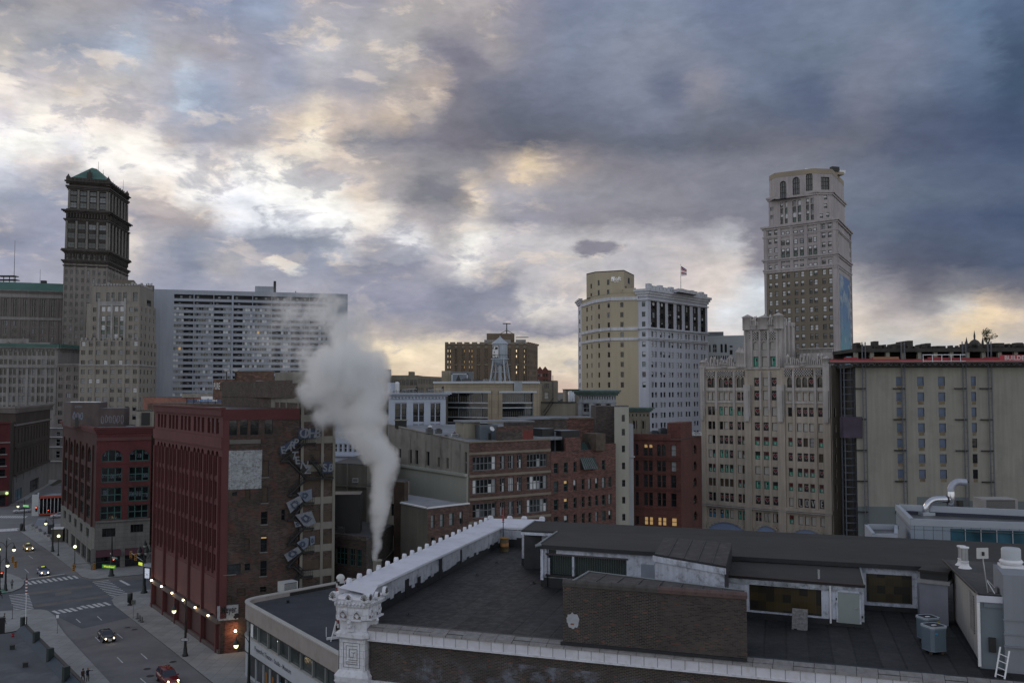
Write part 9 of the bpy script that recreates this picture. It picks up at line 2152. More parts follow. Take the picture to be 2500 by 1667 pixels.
dc2.part('string_course').fbox(F,0,F.L,y1z(1125),y1z(1112),0,.4,CST);dc2.part('string_course').fbox(F,0,F.L,y1z(620),y1z(608),0,.1,CRD);dc2.part('string_course').fbox(F,0,F.L,y1z(415),y1z(385),0,.25,mat('frieze_brown_red',(.10,.04,.04),.85));cornice(dc2.part('cornice'),F,y1z(350),1.3,.7,MARD)
Fl=Facade(dc2,Lc,Cc,8.6,zt,CRS);n=6
for k in range(5):
 u0=Fl.L*(.1+.17*k);u1=u0+Fl.L*.085
 for r,(v0,v1,ar)in enumerate(((22.0,25.4,1),(17.6,20.8,0),(13.6,16.8,0),(9.9,12.7,0))):Fl.win(u0,u1,v0,v1,arch=ar,rec=.5,glass=random.choice(['dark','mid','dark']),ny=2,frame=FR_GR)
Fl.done();Fl2=Facade(dc2,Lc,Cc,0,8.6,CST,'stone_base')
for k in range(5):u0=Fl2.L*(.1+.17*k);Fl2.win(u0,u0+Fl2.L*.075,5.6,7.6,rec=.4,glass='dark',ny=1)
for k in range(4):u0=Fl2.L*(.36+.155*k);Fl2.win(u0,u0+Fl2.L*.12,.3,3.4,rec=.4,glass='mid',nx=2,ny=1)
Fl2.win(Fl2.L*.2,Fl2.L*.27,.1,3.6,glass='dark',ny=1);Fl2.done()
for k in range(6):dc2.part('pilaster').fbox(Fl,max(0,Fl.L*(.10+.17*k)-1.3),max(.4,Fl.L*(.10+.17*k)-.5),8.6,26,0,.35,CRS)
cornice(dc2.part('cornice'),Fl,y1z(350),1.3,.7,MARD)
Bc=add2(Rc,(Lc[0]-Cc[0],Lc[1]-Cc[1]));Facade(dc2,Rc,Bc,0,zt,CRS).done();Facade(dc2,Bc,Lc,0,zt,CRS).done();dc2.part('roof').prism([Lc,Cc,Rc,Bc],zt-.3,zt-.15,ROOFG)
ph0,ph1,ph2,ph3=XY(157,226),XY(175,217),XY(243,215),XY(304,217)
zp1=ZA(982,217);zp2=ZA(996,216);GB_=mat('penthouse_grey_brick',(.085,.065,.062),.9,.2,.4)
dc2.part('roof_house').prism([ph0,ph1,ph2,add2(ph2,(-2,9)),add2(ph0,(0,8))],zt-.2,zp1,GB_,mtop=ROOFG);Fp2=Facade(dc2,ph1,ph2,0,1,GB_);Fp3=Facade(dc2,ph2,ph3,0,1,GB_)
dc2.part('roof_house').prism([add2(ph2,(.02,.0)),ph3,add2(ph3,(-2,8)),add2(ph2,(-1.9,8))],zt-.2,zp2,GB_,mtop=ROOFG);dc2.part('roof_house').fbox(Fp2,-.1,Fp2.L+.1,zp1,zp1+.2,-.4,.15,WHITEP)
gr2=dc2.part('graffiti');scatter_tag(gr2,Fp2,.4,zt+1.2,3.0,2.2,[TW,TP],th=.22,n=3);scatter_tag(gr2,Fp2,4.2,zt+.8,1.4,1.2,[mat('spray_grey',0)],th=.12,n=2);scatter_tag(gr2,Fp3,.3,zt+.3,5.0,2.4,[TW],th=.12,n=6);scatter_tag(gr2,Fp2,1.0,zp1-1.3,2.0,.7,[TW],th=.08,n=5)
dc2.part('door').fbox(Fp2,1.2,2.1,zt-.1,zt+1.9,.03,.06,STEEL)
q=XY(355,212);dc2.part('roof_house','hut').obox(q,.5,3.4,3,zt-.2,zt+3.6,STC);dc2.part('roof_house','hut').obox(q,.5,3.8,3.4,zt+3.6,zt+3.8,STEEL);dc2.part('roof_house','hut').obox(add2(q,(.8,-1.6)),.5,1.8,.1,zt+.4,zt+3.2,STEEL)
dc2.finish()
# left street wall
random.seed(66)
DBR=mat('dark_brown_block',(.050,.038,.030),.9,.25,.1,streak=.25);OFFW=mat('block_base_pale',(.16,.155,.15),.9,.12,.2,streak=.2)
lb=Thing('office_building','dark brown block with pale lower floors at the left edge','building',(-185,345,0))
a=XY(-40,325);b=XY(40,318);c=XY(124,383);d=add2(a,(c[0]-b[0],c[1]-b[1]));zt=31
for p,q_,nn in((a,b,0),(b,c,12)):
 F=Facade(lb,p,q_,9.2,zt,DBR)
 if nn:F.grid(F.cols(11,1.6,5),[(9.8,16.8),(19.6,24.6)],('dark','mid','dark'),ny=4,rec=.7)
 else:F.grid(F.cols(3,1.6,3),[(9.8,13.6),(19.6,24.6)],('dark',),ny=3,rec=.7)
 F.done();F=Facade(lb,p,q_,0,9.2,OFFW,'lower_wall')
 if nn:F.grid(F.cols(6,1.0,4,4),[(6.4,8.4)],('dark',));F.win(F.L*.42,F.L*.68,.2,4.6,nx=5,ny=2,rec=.5);F.win(F.L*.03,F.L*.2,.1,4.0,nx=2,ny=1,glass='teal',rec=.2)
 F.done();cornice(lb.part('cornice'),F,zt-1,2.2,1.4,STB);lb.part('string_course').fbox(F,0,F.L,8.9,9.4,0,.6,DBR);lb.part('string_course').fbox(F,0,F.L,25.6,26.2,0,.5,STB);lb.part('string_course').fbox(F,0,F.L,18,18.6,0,.4,DBR)
Facade(lb,c,d,0,zt,DBR).done();Facade(lb,d,a,0,zt,DBR).done();lb.part('roof').prism([a,b,c,d],zt,zt+.3,ROOFD);lb.finish()
rl=Thing('commercial_building','small dark red building with white sills at the far left edge','building',(-170,308,0))
a=XY(-60,303);b=XY(28,310);c=add2(b,(-3,8));d=add2(a,(-3,8));zt=ZA(1031,309);F=Facade(rl,a,b,0,zt,mat('left_red',(.085,.016,.02),.88,.2,.2))
yd=lambda y:ZA(980+y/6.03,309)
for k in range(4):
 u0=F.L-2.9-k*3.2
 for y0,y1,ar in((670,770,.8),(830,942,0),(1000,1100,0)):F.win(u0,u0+1.7,yd(y1),yd(y0),glass='dark',arch=ar);rl.part('sill').fbox(F,u0-.3,u0+2.1,yd(y1+14),yd(y1),0,.3,STP)
F.win(F.L-3.2,F.L-.9,.2,3.4,glass='dark');F.done();rl.part('fascia').fbox(F,0,F.L,3.8,5.0,0,.3,mat('shop_cream',(.2,.2,.13),.8));rl.part('string_course').fbox(F,0,F.L,yd(610),yd(596),0,.35,STP);rl.part('cornice').fbox(F,0,F.L,zt-.4,zt+.3,0,.5,MARD)
for u in(F.L-.7,F.L-5.6):rl.part('lamp','l%s'%u).ball(F.pt(u,4.2,.6),.5,mat('shop_glow_green',(.8,1,.5),.5,emit=(.75,1,.35),es=.9),8)
for p,q_ in((b,c),(c,d),(d,a)):Facade(rl,p,q_,0,zt,DBR).done()
rl.part('roof').prism([a,b,c,d],zt-.1,zt,ROOFD);rl.finish()
pg=Thing('commercial_building','pale stone building glimpsed between the dark brown block and the corner building','building',(-190,405,0));a=XY(122,398);b=XY(160,398);zt=ZA(1044,398);F=Facade(pg,a,b,0,zt,STP)
yd4=lambda y:ZA(980+y/6.03,398)
for y0,y1 in((445,505),(550,655),(725,830)):F.win(F.u_at(139),F.u_at(150),yd4(y1),yd4(y0),glass='dark',frame=FR_W,ft=.2)
F.done();
for y in(382,515,660,870):pg.part('string_course').fbox(F,0,F.L,yd4(y+14),yd4(y),0,.5,WHITEP)
for p,q_ in((b,add2(b,(0,12))),(add2(b,(0,12)),add2(a,(0,12))),(add2(a,(0,12)),a)):Facade(pg,p,q_,0,zt,STP).done()
pg.part('roof').prism([a,b,add2(b,(0,12)),add2(a,(0,12))],zt-.1,zt,ROOFD);pg.finish()
ORG=mat('orange_beam',(.34,.055,.03),.6,.1,1);pv=Thing('pavilion','glazed street pavilion with orange beams and white bars','pavilion',tuple(G(120,1258,0)))
a=v2(G(96,1259,0));b=v2(G(150,1256,0));F=Facade(pv,a,b,0,5.9,GD,'glass');F.done();pv.part('glass').prism([a,b,add2(b,(0,7)),add2(a,(0,7))],0,5.85,GD,mtop=ROOFG)
pv.part('beam').fbox(F,-.2,F.L,5.2,5.9,0,.3,ORG);pv.part('beam','b2').fbox(F,-.2,F.L,.2,.7,0,.3,ORG)
for k in range(7):pv.part('mullion','m%d'%k).fbox(F,F.L*k/6-.06,F.L*k/6+.06,.7,5.2,.02,.14,WHITEP)
pv.part('side_frame').obox(add2(a,(-1.4,0)),.1,1.6,.5,0,6.4,FR_W);pv.part('side_frame').obox(add2(a,(-.3,-.2)),.1,.4,.4,0,7,ALU);pv.finish()
pt2=Thing('ramp','pale sloping ramp plate in front of the orange-beamed pavilion','ramp',tuple(G(100,1280,0)));q4=[G(84,1283,.1),G(114,1281,.1),G(118,1265,.8),G(92,1266,.8)];pt2.part('plate').mesh(q4+[p-Vector((0,0,.7 if i>1 else .1))for i,p in enumerate(q4)],[(0,1,2,3),(0,4,5,1),(1,5,6,2),(3,7,4,0)],mat('plate_blue_grey',(.17,.19,.23),.6));pt2.part('edge').cyl(q4[3],q4[2],.08,.08,ALU,5);pt2.finish()
for k,(x,y)in enumerate(((76,1286),(85,1292),(93,1297),(105,1306),(114,1312),(122,1318))):
 q=G(x,y,0);t=Thing('concrete_barrier',('farthest','second','third','fourth','fifth','nearest')[k]+' pale concrete barrier in the row along the far pavement','barrier',(q.x,q.y,.03),'concrete barriers');t.part('block').hexa([(q.x-.6,q.y-.9,.03),(q.x+.9,q.y-1.2,.03),(q.x+.6,q.y+1.1,.03),(q.x-.9,q.y+1.3,.03),(q.x-.3,q.y-.8,.8),(q.x+.5,q.y-1.0,.8),(q.x+.3,q.y+.9,.8),(q.x-.5,q.y+1.1,.8)],mat('barrier_white',(.27,.27,.27),.8,.2,2));t.part('foot').obox((q.x,q.y),-.3,1.4,.5,.03,.12,KERB);t.finish()
q=G(136,1323,0);t=Thing('site_hut','small brown site hut with white lid beside the corner building','hut',(q.x,q.y,.03));t.part('body').obox((q.x,q.y+1.4),.2,2.6,2.6,.03,3.2,mat('hut_brown',(.10,.09,.075),.9));t.part('lid').obox((q.x,q.y+1.4),.2,2.8,2.8,3.2,3.4,WHITEP);t.part('door').obox((q.x-.3,q.y+.06),.2,.9,.06,.1,2.2,BOARD_D);t.finish()
q=G(124,1303,0);t=Thing('portable_toilet','dark blue portable cabin left of the brown site hut','cabin',(q.x,q.y,.03));t.part('body').obox((q.x,q.y),.2,1.3,1.3,.03,2.5,mat('cabin_blue',(.02,.025,.06),.6));t.part('roof').obox((q.x,q.y),.2,1.4,1.4,2.5,2.7,FR_G);t.part('door').obox((q.x,q.y-.68),.2,.8,.05,.1,2.2,FR_D);t.finish()
# low roof at the bottom left
random.seed(67)
TRC=mat('terrace_concrete',(.07,.075,.085),.8,.2,.12,dirt=(.13,.14,.15));lowb=Thing('commercial_building','low building with grey roof, dark piers and blue awning at the bottom left','building',tuple(G(60,1640,5)));zl_=5.0
pts=[G(-250,1583,zl_),G(8,1546,zl_),G(60,1537,zl_),G(193,1672,zl_),G(260,1742,zl_),G(-250,1742,zl_)]
lowb.part('roof').prism([v2(p)for p in pts],0,zl_,STC,mtop=TRC)
Fw_=Facade(lowb,v2(pts[2]),v2(pts[4]),0,1,STC);pw_=lowb.part('parapet');pw_.fbox(Fw_,0,Fw_.L,zl_-.2,zl_+.75,-.15,.12,mat('parapet_pale',(.20,.215,.22),.8,.15,.5));pw_.fbox(Fw_,0,Fw_.L,zl_+.75,zl_+.85,-.2,.2,STEEL)
Fi=Facade(lowb,v2(pts[1]),v2(pts[2]),0,1,STC);pw_.fbox(Fi,0,Fi.L,zl_,zl_+.1,0,.1,STEEL)
lowb.part('awning').mesh([Fw_.pt(0,zl_+.8,.15),Fw_.pt(Fw_.L,zl_+.8,.15),Fw_.pt(Fw_.L,zl_-.6,1.9),Fw_.pt(0,zl_-.6,1.9)],[(0,3,2,1)],mat('awning_navy',(.028,.042,.060),.7,.15,.6));lowb.part('awning').mesh([Fw_.pt(0,zl_-.6,1.9),Fw_.pt(Fw_.L,zl_-.6,1.9),Fw_.pt(Fw_.L,zl_-.9,1.9),Fw_.pt(0,zl_-.9,1.9)],[(0,3,2,1)],mat('awning_edge',(.04,.045,.09),.7))
for k,(x,y)in enumerate(((59,1537),(90,1575),(124,1617),(163,1664))):q=G(x,y,zl_);lowb.part('pier','pr%d'%k).obox((q.x-.1,q.y),.95,.7,.5,zl_,zl_+1.75,mat('pier_dark_teal',(.014,.022,.022),.6))
lowb.finish()
for k,(x,y,l_)in enumerate(((30,1584,'rear small dark roof vent on the low left roof'),(62,1627,'front small dark roof vent on the low left roof'))):q=G(x,y,zl_);t=Thing('roof_vent',l_,'vent',tuple(q),'vents on the low left roof');t.part('box').obox((q.x,q.y),.4,.55,.5,zl_,zl_+.5,STEEL);t.part('cap').obox((q.x,q.y),.4,.65,.6,zl_+.5,zl_+.56,FR_D);t.finish()
q=G(31,1553,zl_);t=Thing('red_bucket','small red bucket on the low left roof','bucket',tuple(q));t.part('pail').lathe(tuple(q),[(.01,.02),(.16,.02),(.2,.36),(.17,.36)],mat('bucket_red',(.4,.02,.03),.5),12);t.part('rim').lathe(tuple(q),[(.2,.34),(.22,.36),(.2,.38)],STEEL,12);t.finish()
q=G(62,1538,zl_);t=Thing('striped_mast','tall thin white mast with red and white striped top on the low left roof','mast',tuple(q));zt_m=ZA(1412,q.y);t.part('pole').cyl(q,(q.x,q.y,ZA(1450,q.y)),.05,.04,WHITEP,6);z=ZA(1450,q.y);n=10
for k in range(n):t.part('striped_sleeve').cyl((q.x,q.y,z+(zt_m-z)*k/n),(q.x,q.y,z+(zt_m-z)*(k+1)/n),.14,.14,ARED if k%2 else WHITEP,8,False)
t.part('tip').cyl((q.x,q.y,zt_m),(q.x,q.y,zt_m+.7),.06,.03,STEEL,6);t.finish()
q=G(3,1546,0);t=Thing('utility_cabinet','black cabinet at the left edge by the low roof','cabinet',(q.x,q.y,.03));t.part('body').obox((q.x,q.y),.6,.9,.7,.03,2.4,STEEL);t.part('top').obox((q.x,q.y),.6,1,.8,2.4,2.48,FR_D);t.finish()
# street furniture
random.seed(68)
LG=mat('lantern_glow',(1,.98,.7),.4,emit=(.95,.98,.50),es=2.0);LGW=mat('globe_glow',(1,1,.7),.4,emit=(.95,1,.55),es=1.8)
PK=mat('post_black_green',(.010,.014,.013),.5,.1)
def pole(t,q,h,r0=.15,r1=.07):
 t.part('base').lathe((q.x,q.y,.03),[(r0*2.1,0),(r0*2.1,.25),(r0*1.5,.4),(r0*1.3,1.1),(r0*1.05,1.3)],PK,12);t.part('pole').cyl((q.x,q.y,1.2),(q.x,q.y,h),r0,r1,PK,10)
def lantern(t,p,key,lit=True,s=1.0):
 m_=t.part('lantern',key);m_.lathe(tuple(p),[(.05*s,.75*s),(.14*s,.55*s),(.30*s,.25*s),(.36*s,.1*s),(.36*s,0),(.28*s,-.02)],PK,12);g_=t.part('globe',key+'g');g_.lathe(tuple(p),[(.27*s,0),(.30*s,-.12*s),(.24*s,-.32*s),(.1*s,-.46*s),(.01,-.5*s)],LG if lit else mat('lantern_off',(.25,.25,.24),.3),12)
def crook(t,q,h,ang_,key,lit=True):
 dx,dy=math.cos(ang_),math.sin(ang_);pts=[(q.x,q.y,h-1.6)]+[(q.x+dx*1.0*(1-math.cos(math.pi*k/6))/2*1.6,q.y+dy*1.0*(1-math.cos(math.pi*k/6))/2*1.6,h-1.6+1.5*math.sin(math.pi*k/6*.75))for k in range(1,7)]
 t.part('arm',key+'a').tube(pts,.045,PK,6);e=Vector(pts[-1]);lantern(t,e+Vector((0,0,-.75)),key,lit)
def crooklamp(label,x,y,ytop,angs,glow=True,lit=True,grp='bishop-crook street lamps'):
 q=G(x,y,0);h=ZA(ytop,q.y);t=Thing('street_lamp',label,'street lamp',(q.x,q.y,.03),grp);pole(t,q,h,.2,.08)
 for i,a in enumerate(angs):crook(t,q,h,a,'l%d'%i,lit)
 t.part('finial').lathe((q.x,q.y,h),[(.09,0),(.12,.15),(.05,.3),(.01,.7)],PK,8);t.finish();return q,h
crooklamp('twin-lantern street lamp at the left corner of the junction',13,1442,1322,(R(170),R(-10)))
crooklamp('single-lantern street lamp at the far tip of the pavement, by a bin',58,1296,1222,(R(190),))
crooklamp('single-lantern street lamp left of the two globe lamps',128,1346,1262,(R(190),))
q8,h8=crooklamp('street lamp standing in front of the maroon building, with a small sign',452,1601,1464,(R(200),))
crooklamp('street lamp beside the rounded shop building',607,1690,1545,(R(195),))
crooklamp('half-visible twin lantern at the very left edge',-2,1450,1360,(R(-10),R(170)))
t=Thing('one_way_sign','small white arrow sign on the lamp post before the maroon building','sign',(q8.x,q8.y-.2,ZA(1560,q8.y)));Fo=Facade(t,(q8.x-.55,q8.y-.24),(q8.x+.5,q8.y-.14),0,1,STEEL);z=ZA(1563,q8.y);t.part('plate').fbox(Fo,0,Fo.L,z,z+.42,0,.03,STEEL);t.part('lettering').fbox(Fo,.06,Fo.L-.06,z+.06,z+.36,.03,.035,WHITEP);text_on(t.part('lettering'),Fo,'ONE WAY',.14,z+.14,.2,STEEL,.045,bold=.004);t.finish()
q=G(351.5,1447,0);h=ZA(1318,q.y);t=Thing('street_lamp','five-lantern black post carrying a lit clock near the maroon building','street lamp',(q.x,q.y,.03));pole(t,q,h-1,.3,.14)
for k in range(5):
 a=2*math.pi*k/5+.3;r_=1.1;p=Vector((q.x+r_*math.cos(a),q.y+r_*math.sin(a),h-2.4));t.part('arm','a%d'%k).tube([(q.x,q.y,h-3.2),(q.x+r_*.6*math.cos(a),q.y+r_*.6*math.sin(a),h-3.4),p],.06,PK,6);lantern(t,p+Vector((0,0,.3)),'l%d'%k,False,1.2)
lantern(t,Vector((q.x,q.y,h-.9)),'ltop',False,1.2);t.finish()
Fk=Facade(t,v2(G(352,1447,0)),v2(G(371,1449,0)),0,1,STEEL);zc0,zc1=ZA(1411,q.y),ZA(1386,q.y);ck=Thing('street_clock','square white lit street clock hung on the five-lantern post','clock',tuple(Fk.pt(.8,zc0)));ck.part('case').fbox(Fk,.05,1.75,zc0,zc1+.3,-.7,.1,STEEL);CF=mat('clock_face',(.6,.62,.68),.5,emit=(.75,.82,1),es=.35);ck.part('face').fbox(Fk,.15,1.25,zc0+.1,zc1,.1,.13,CF);hn=ck.part('hands');cu,cv=.7,(zc0+zc1)/2+.05
stroke(hn,Fk,[(cu,cv),(cu+.12,cv-.5)],.07,STEEL,.14);stroke(hn,Fk,[(cu,cv),(cu-.08,cv-.36)],.09,STEEL,.15)
for k in range(12):a=math.pi/6*k;s_=1/max(abs(math.cos(a)),abs(math.sin(a)));hn.fbox(Fk,cu+.44*math.cos(a)*s_*.95-.03,cu+.44*math.cos(a)*s_*.95+.03,cv+.72*math.sin(a)*s_*.95-.05,cv+.72*math.sin(a)*s_*.95+.05,.13,.14,STEEL)
ck.part('hood').fbox(Fk,0,1.8,zc1+.3,zc1+.9,-.8,.3,mat('hood_white',(.3,.32,.36),.6));ck.finish()
for k,(x,y,yg,l_)in enumerate(((142,1356,1308,'rear globe lamp on the pavement by the pale stone base'),(182,1384,1334,'front globe lamp on the pavement by the pale stone base'))):
 q=G(x,y,0);zg_=ZA(yg,q.y);t=Thing('globe_lamp',l_,'street lamp',(q.x,q.y,.03),'globe lamps');t.part('pole').lathe((q.x,q.y,.03),[(.25,0),(.22,.3),(.1,.5),(.07,zg_-.4)],PK,10);t.part('globe').ball((q.x,q.y,zg_),.34,LGW,12);t.part('cap').lathe((q.x,q.y,zg_-.42),[(.07,0),(.18,.08),(.16,.16)],PK,10);t.finish()
AMB=mat('signal_amber_case',(.36,.17,.03),.5);REDL=mat('signal_red',(1,.1,.05),.5,emit=(1,.10,.03),es=5.0)
def signal(label,x,y,Y,lit=False,s=1.0,body=True,grp='traffic signals'):
 p=P(x,y,Y);t=Thing('traffic_signal',label,'traffic light',tuple(p),grp);
 t.part('case').obox((p.x,p.y),.1,.42*s,.36*s,p.z-.65*s,p.z+.65*s,AMB if not lit else STEEL)
 for k in range(3):zc_=p.z+(1-k)*.42*s;t.part('lens','le%d'%k).cyl((p.x,p.y-.18*s,zc_),(p.x,p.y-.26*s,zc_),.14*s,.14*s,REDL if(lit and k==0)else STEEL,10);t.part('visor','v%d'%k).cyl((p.x,p.y-.2*s,zc_+.12*s),(p.x,p.y-.45*s,zc_+.1*s),.12*s,.1*s,AMB if not lit else STEEL,6)
 t.finish();return p
s1_=signal('amber-cased signal hanging nearest the front globe lamp',180,1385,189);s2_=signal('amber-cased signal on the wire before the corner pier',230,1382,188);s3_=signal('higher amber-cased signal on the arm near the clock',319.8,1353,184);s4_=signal('lower amber-cased signal on the arm near the clock',331.6,1359,183)
s5_=signal('upper left of two amber-cased signals at the left of the street',31,1365,192);s6_=signal('lower right of two amber-cased signals at the left of the street',38,1377,190)
signal('red-lit signal on the pole by the plum awning',278,1369,190,True,.9);signal('red-lit signal in front of the pavilion frame',89,1242,262,True,1.1);signal('red-lit signal seen through the pavilion bars',118,1247,268,True,.7);signal('red-lit signal at the left edge by the crossing',5,1402,180,True,.9)
wr=Thing('signal_wire','thin cable strung across the junction carrying signals','cable',tuple(P(260,1370,187)));wr.part('cable').tube([P(176,1377.5,190),P(230,1373,188),P(290,1367,185),P(348,1362,182)],.035,STEEL,5)
for p in(s1_,s2_):wr.part('hanger','h%s'%p.x).cyl(p+Vector((0,0,.6)),p+Vector((0,0,1.0)),.03,.03,STEEL,4)
wr.finish()
am=Thing('signal_gantry','steel arm holding two amber signals from the clock post','gantry',tuple(P(350,1368,182)));am.part('arm').tube([P(350,1370,182),P(331,1356,183),P(318,1347,184)],.06,ALU,6);am.part('clamp').obox(v2(P(350,1370,182)),0,.5,.5,ZA(1372,182),ZA(1368,182),STEEL);am.finish()
q=G(271.5,1406,0);t=Thing('signal_pole','tall black signal pole before the plum awning','pole',(q.x,q.y,.03));pole(t,q,ZA(1308,q.y),.3,.1);t.part('cross_arm').obox((q.x,q.y),.1,1.2,.12,ZA(1364,q.y),ZA(1362.5,q.y),STEEL);t.part('camera').obox((q.x-.1,q.y),0,.3,.3,ZA(1352,q.y),ZA(1349,q.y),WHITEP);t.finish()
def nameplate(name,label,x0,x1,yc_,hpx,Y,m,txt,tm,cat='sign'):
 a,b=P(x0,yc_,Y),P(x1,yc_,Y-1.0);t=Thing(name,label,cat,tuple(a));Fn=Facade(t,(a.x,a.y),(b.x,b.y),0,1,STEEL);h_=hpx/2300*Y;zb_2=a.z-h_/2
 t.part('plate').fbox(Fn,0,Fn.L,zb_2,zb_2+h_,0,.08,m)
 if txt:w=text_on(t.part('lettering'),Fn,txt,Fn.L*.12,zb_2+h_*.24,h_*.78,tm,.11,bold=.02,sx=Fn.L*.76/(len(txt)*h_*.78*.56))
 t.part('bracket').fbox(Fn,Fn.L*.48,Fn.L*.52,zb_2+h_,zb_2+h_+.35,0,.05,STEEL);t.finish()
SGR=mat('sign_green_lit',(.04,.2,.03),.5,emit=(.06,.30,.03),es=.35);SYL=mat('sign_yellow_lit',(.8,.9,.1),.5,emit=(.75,.85,.08),es=.5);STL=mat('sign_teal',(.10,.24,.22),.6);
nameplate('street_name_sign','lit green street name sign reading Woodward',250,283,1381,8,186,SGR,'Woodward',SYL)
nameplate('street_name_sign','small lit green sign beside the clock post',339,348,1374.5,7,182,SYL,'',SGR);nameplate('street_name_sign','small pale teal name sign above the red signal',274,287,1360,3.5,190,STL,'Grand River',WHITEP)
nameplate('street_name_sign','pale green lit sign at the far tip lamp',57,70,1234,5,255,mat('sign_pale_green',(.2,.45,.2),.5,emit=(.2,.6,.2),es=.5),'',SGR);nameplate('street_name_sign','teal name plate at the left edge of the junction',-4,16,1441,4,176,mat('sign_teal_bright',(.03,.25,.18),.6),'',WHITEP)
q=G(56,1295,0);t=Thing('litter_bin','dark bin at the foot of the far tip lamp','bin',(q.x,q.y,.03));t.part('body').lathe((q.x-.3,q.y-.3,.03),[(.42,0),(.42,1.8),(.3,1.95),(.01,2.0)],STEEL,12);t.part('rim').lathe((q.x-.3,q.y-.3,1.7),[(.44,0),(.46,.08),(.44,.12)],FR_G,12);t.finish()
q=G(317,1477,0);t=Thing('poster_column','black cylindrical kiosk on the corner pavement right of the crossing','kiosk',(q.x,q.y,.03));t.part('plinth').lathe((q.x,q.y,.03),[(.45,0),(.42,.2),(.2,.3),(.2,.55)],STEEL,14);t.part('drum').lathe((q.x,q.y,.5),[(.2,0),(.44,.08),(.44,1.55),(.4,1.6)],PK,16);t.part('cap').lathe((q.x,q.y,2.08),[(.4,0),(.44,.05),(.3,.14),(.01,.16)],mat('kiosk_grey',(.1,.1,.1),.6),14);t.finish()
def post(name,label,x,y,ytop,r,m=STEEL,cat='post',grp=None,plate=None):
 q=G(x,y,0);h=ZA(ytop,q.y);t=Thing(name,label,cat,(q.x,q.y,.03),grp);t.part('post').cyl((q.x,q.y,.03),(q.x,q.y,h),r,r,m,8)
 t.part('foot').lathe((q.x,q.y,.03),[(r*2.2,0),(r*2.2,.05),(r,.08)],STEEL,8)
 if plate:t.part('plate').obox((q.x,q.y-.06),.2,plate[0],.03,h-plate[1],h,plate[2])
 t.finish()
post('sign_post','thin sign post with round back on the corner pavement',325.5,1508,1464,.035,FR_G,'sign',None,(.7,.7,mat('sign_back',(.1,.1,.09),.7)));post('sign_post','thin sign post with small white plate near the left kerb',140,1545,1500,.035,FR_G,'sign',None,(.4,.5,WHITEP));post('sign_post','grey post by the left ladder crossing',30,1510,1475,.06,FR_G,'post')
for k,(x,y)in enumerate(((335.5,1510),(341,1515),(346.5,1518))):post('bollard',('left','middle','right')[k]+' one of three grey bollards on the maroon building side',x,y,y-15+k,.16,FR_G,'bollard','grey bollards')
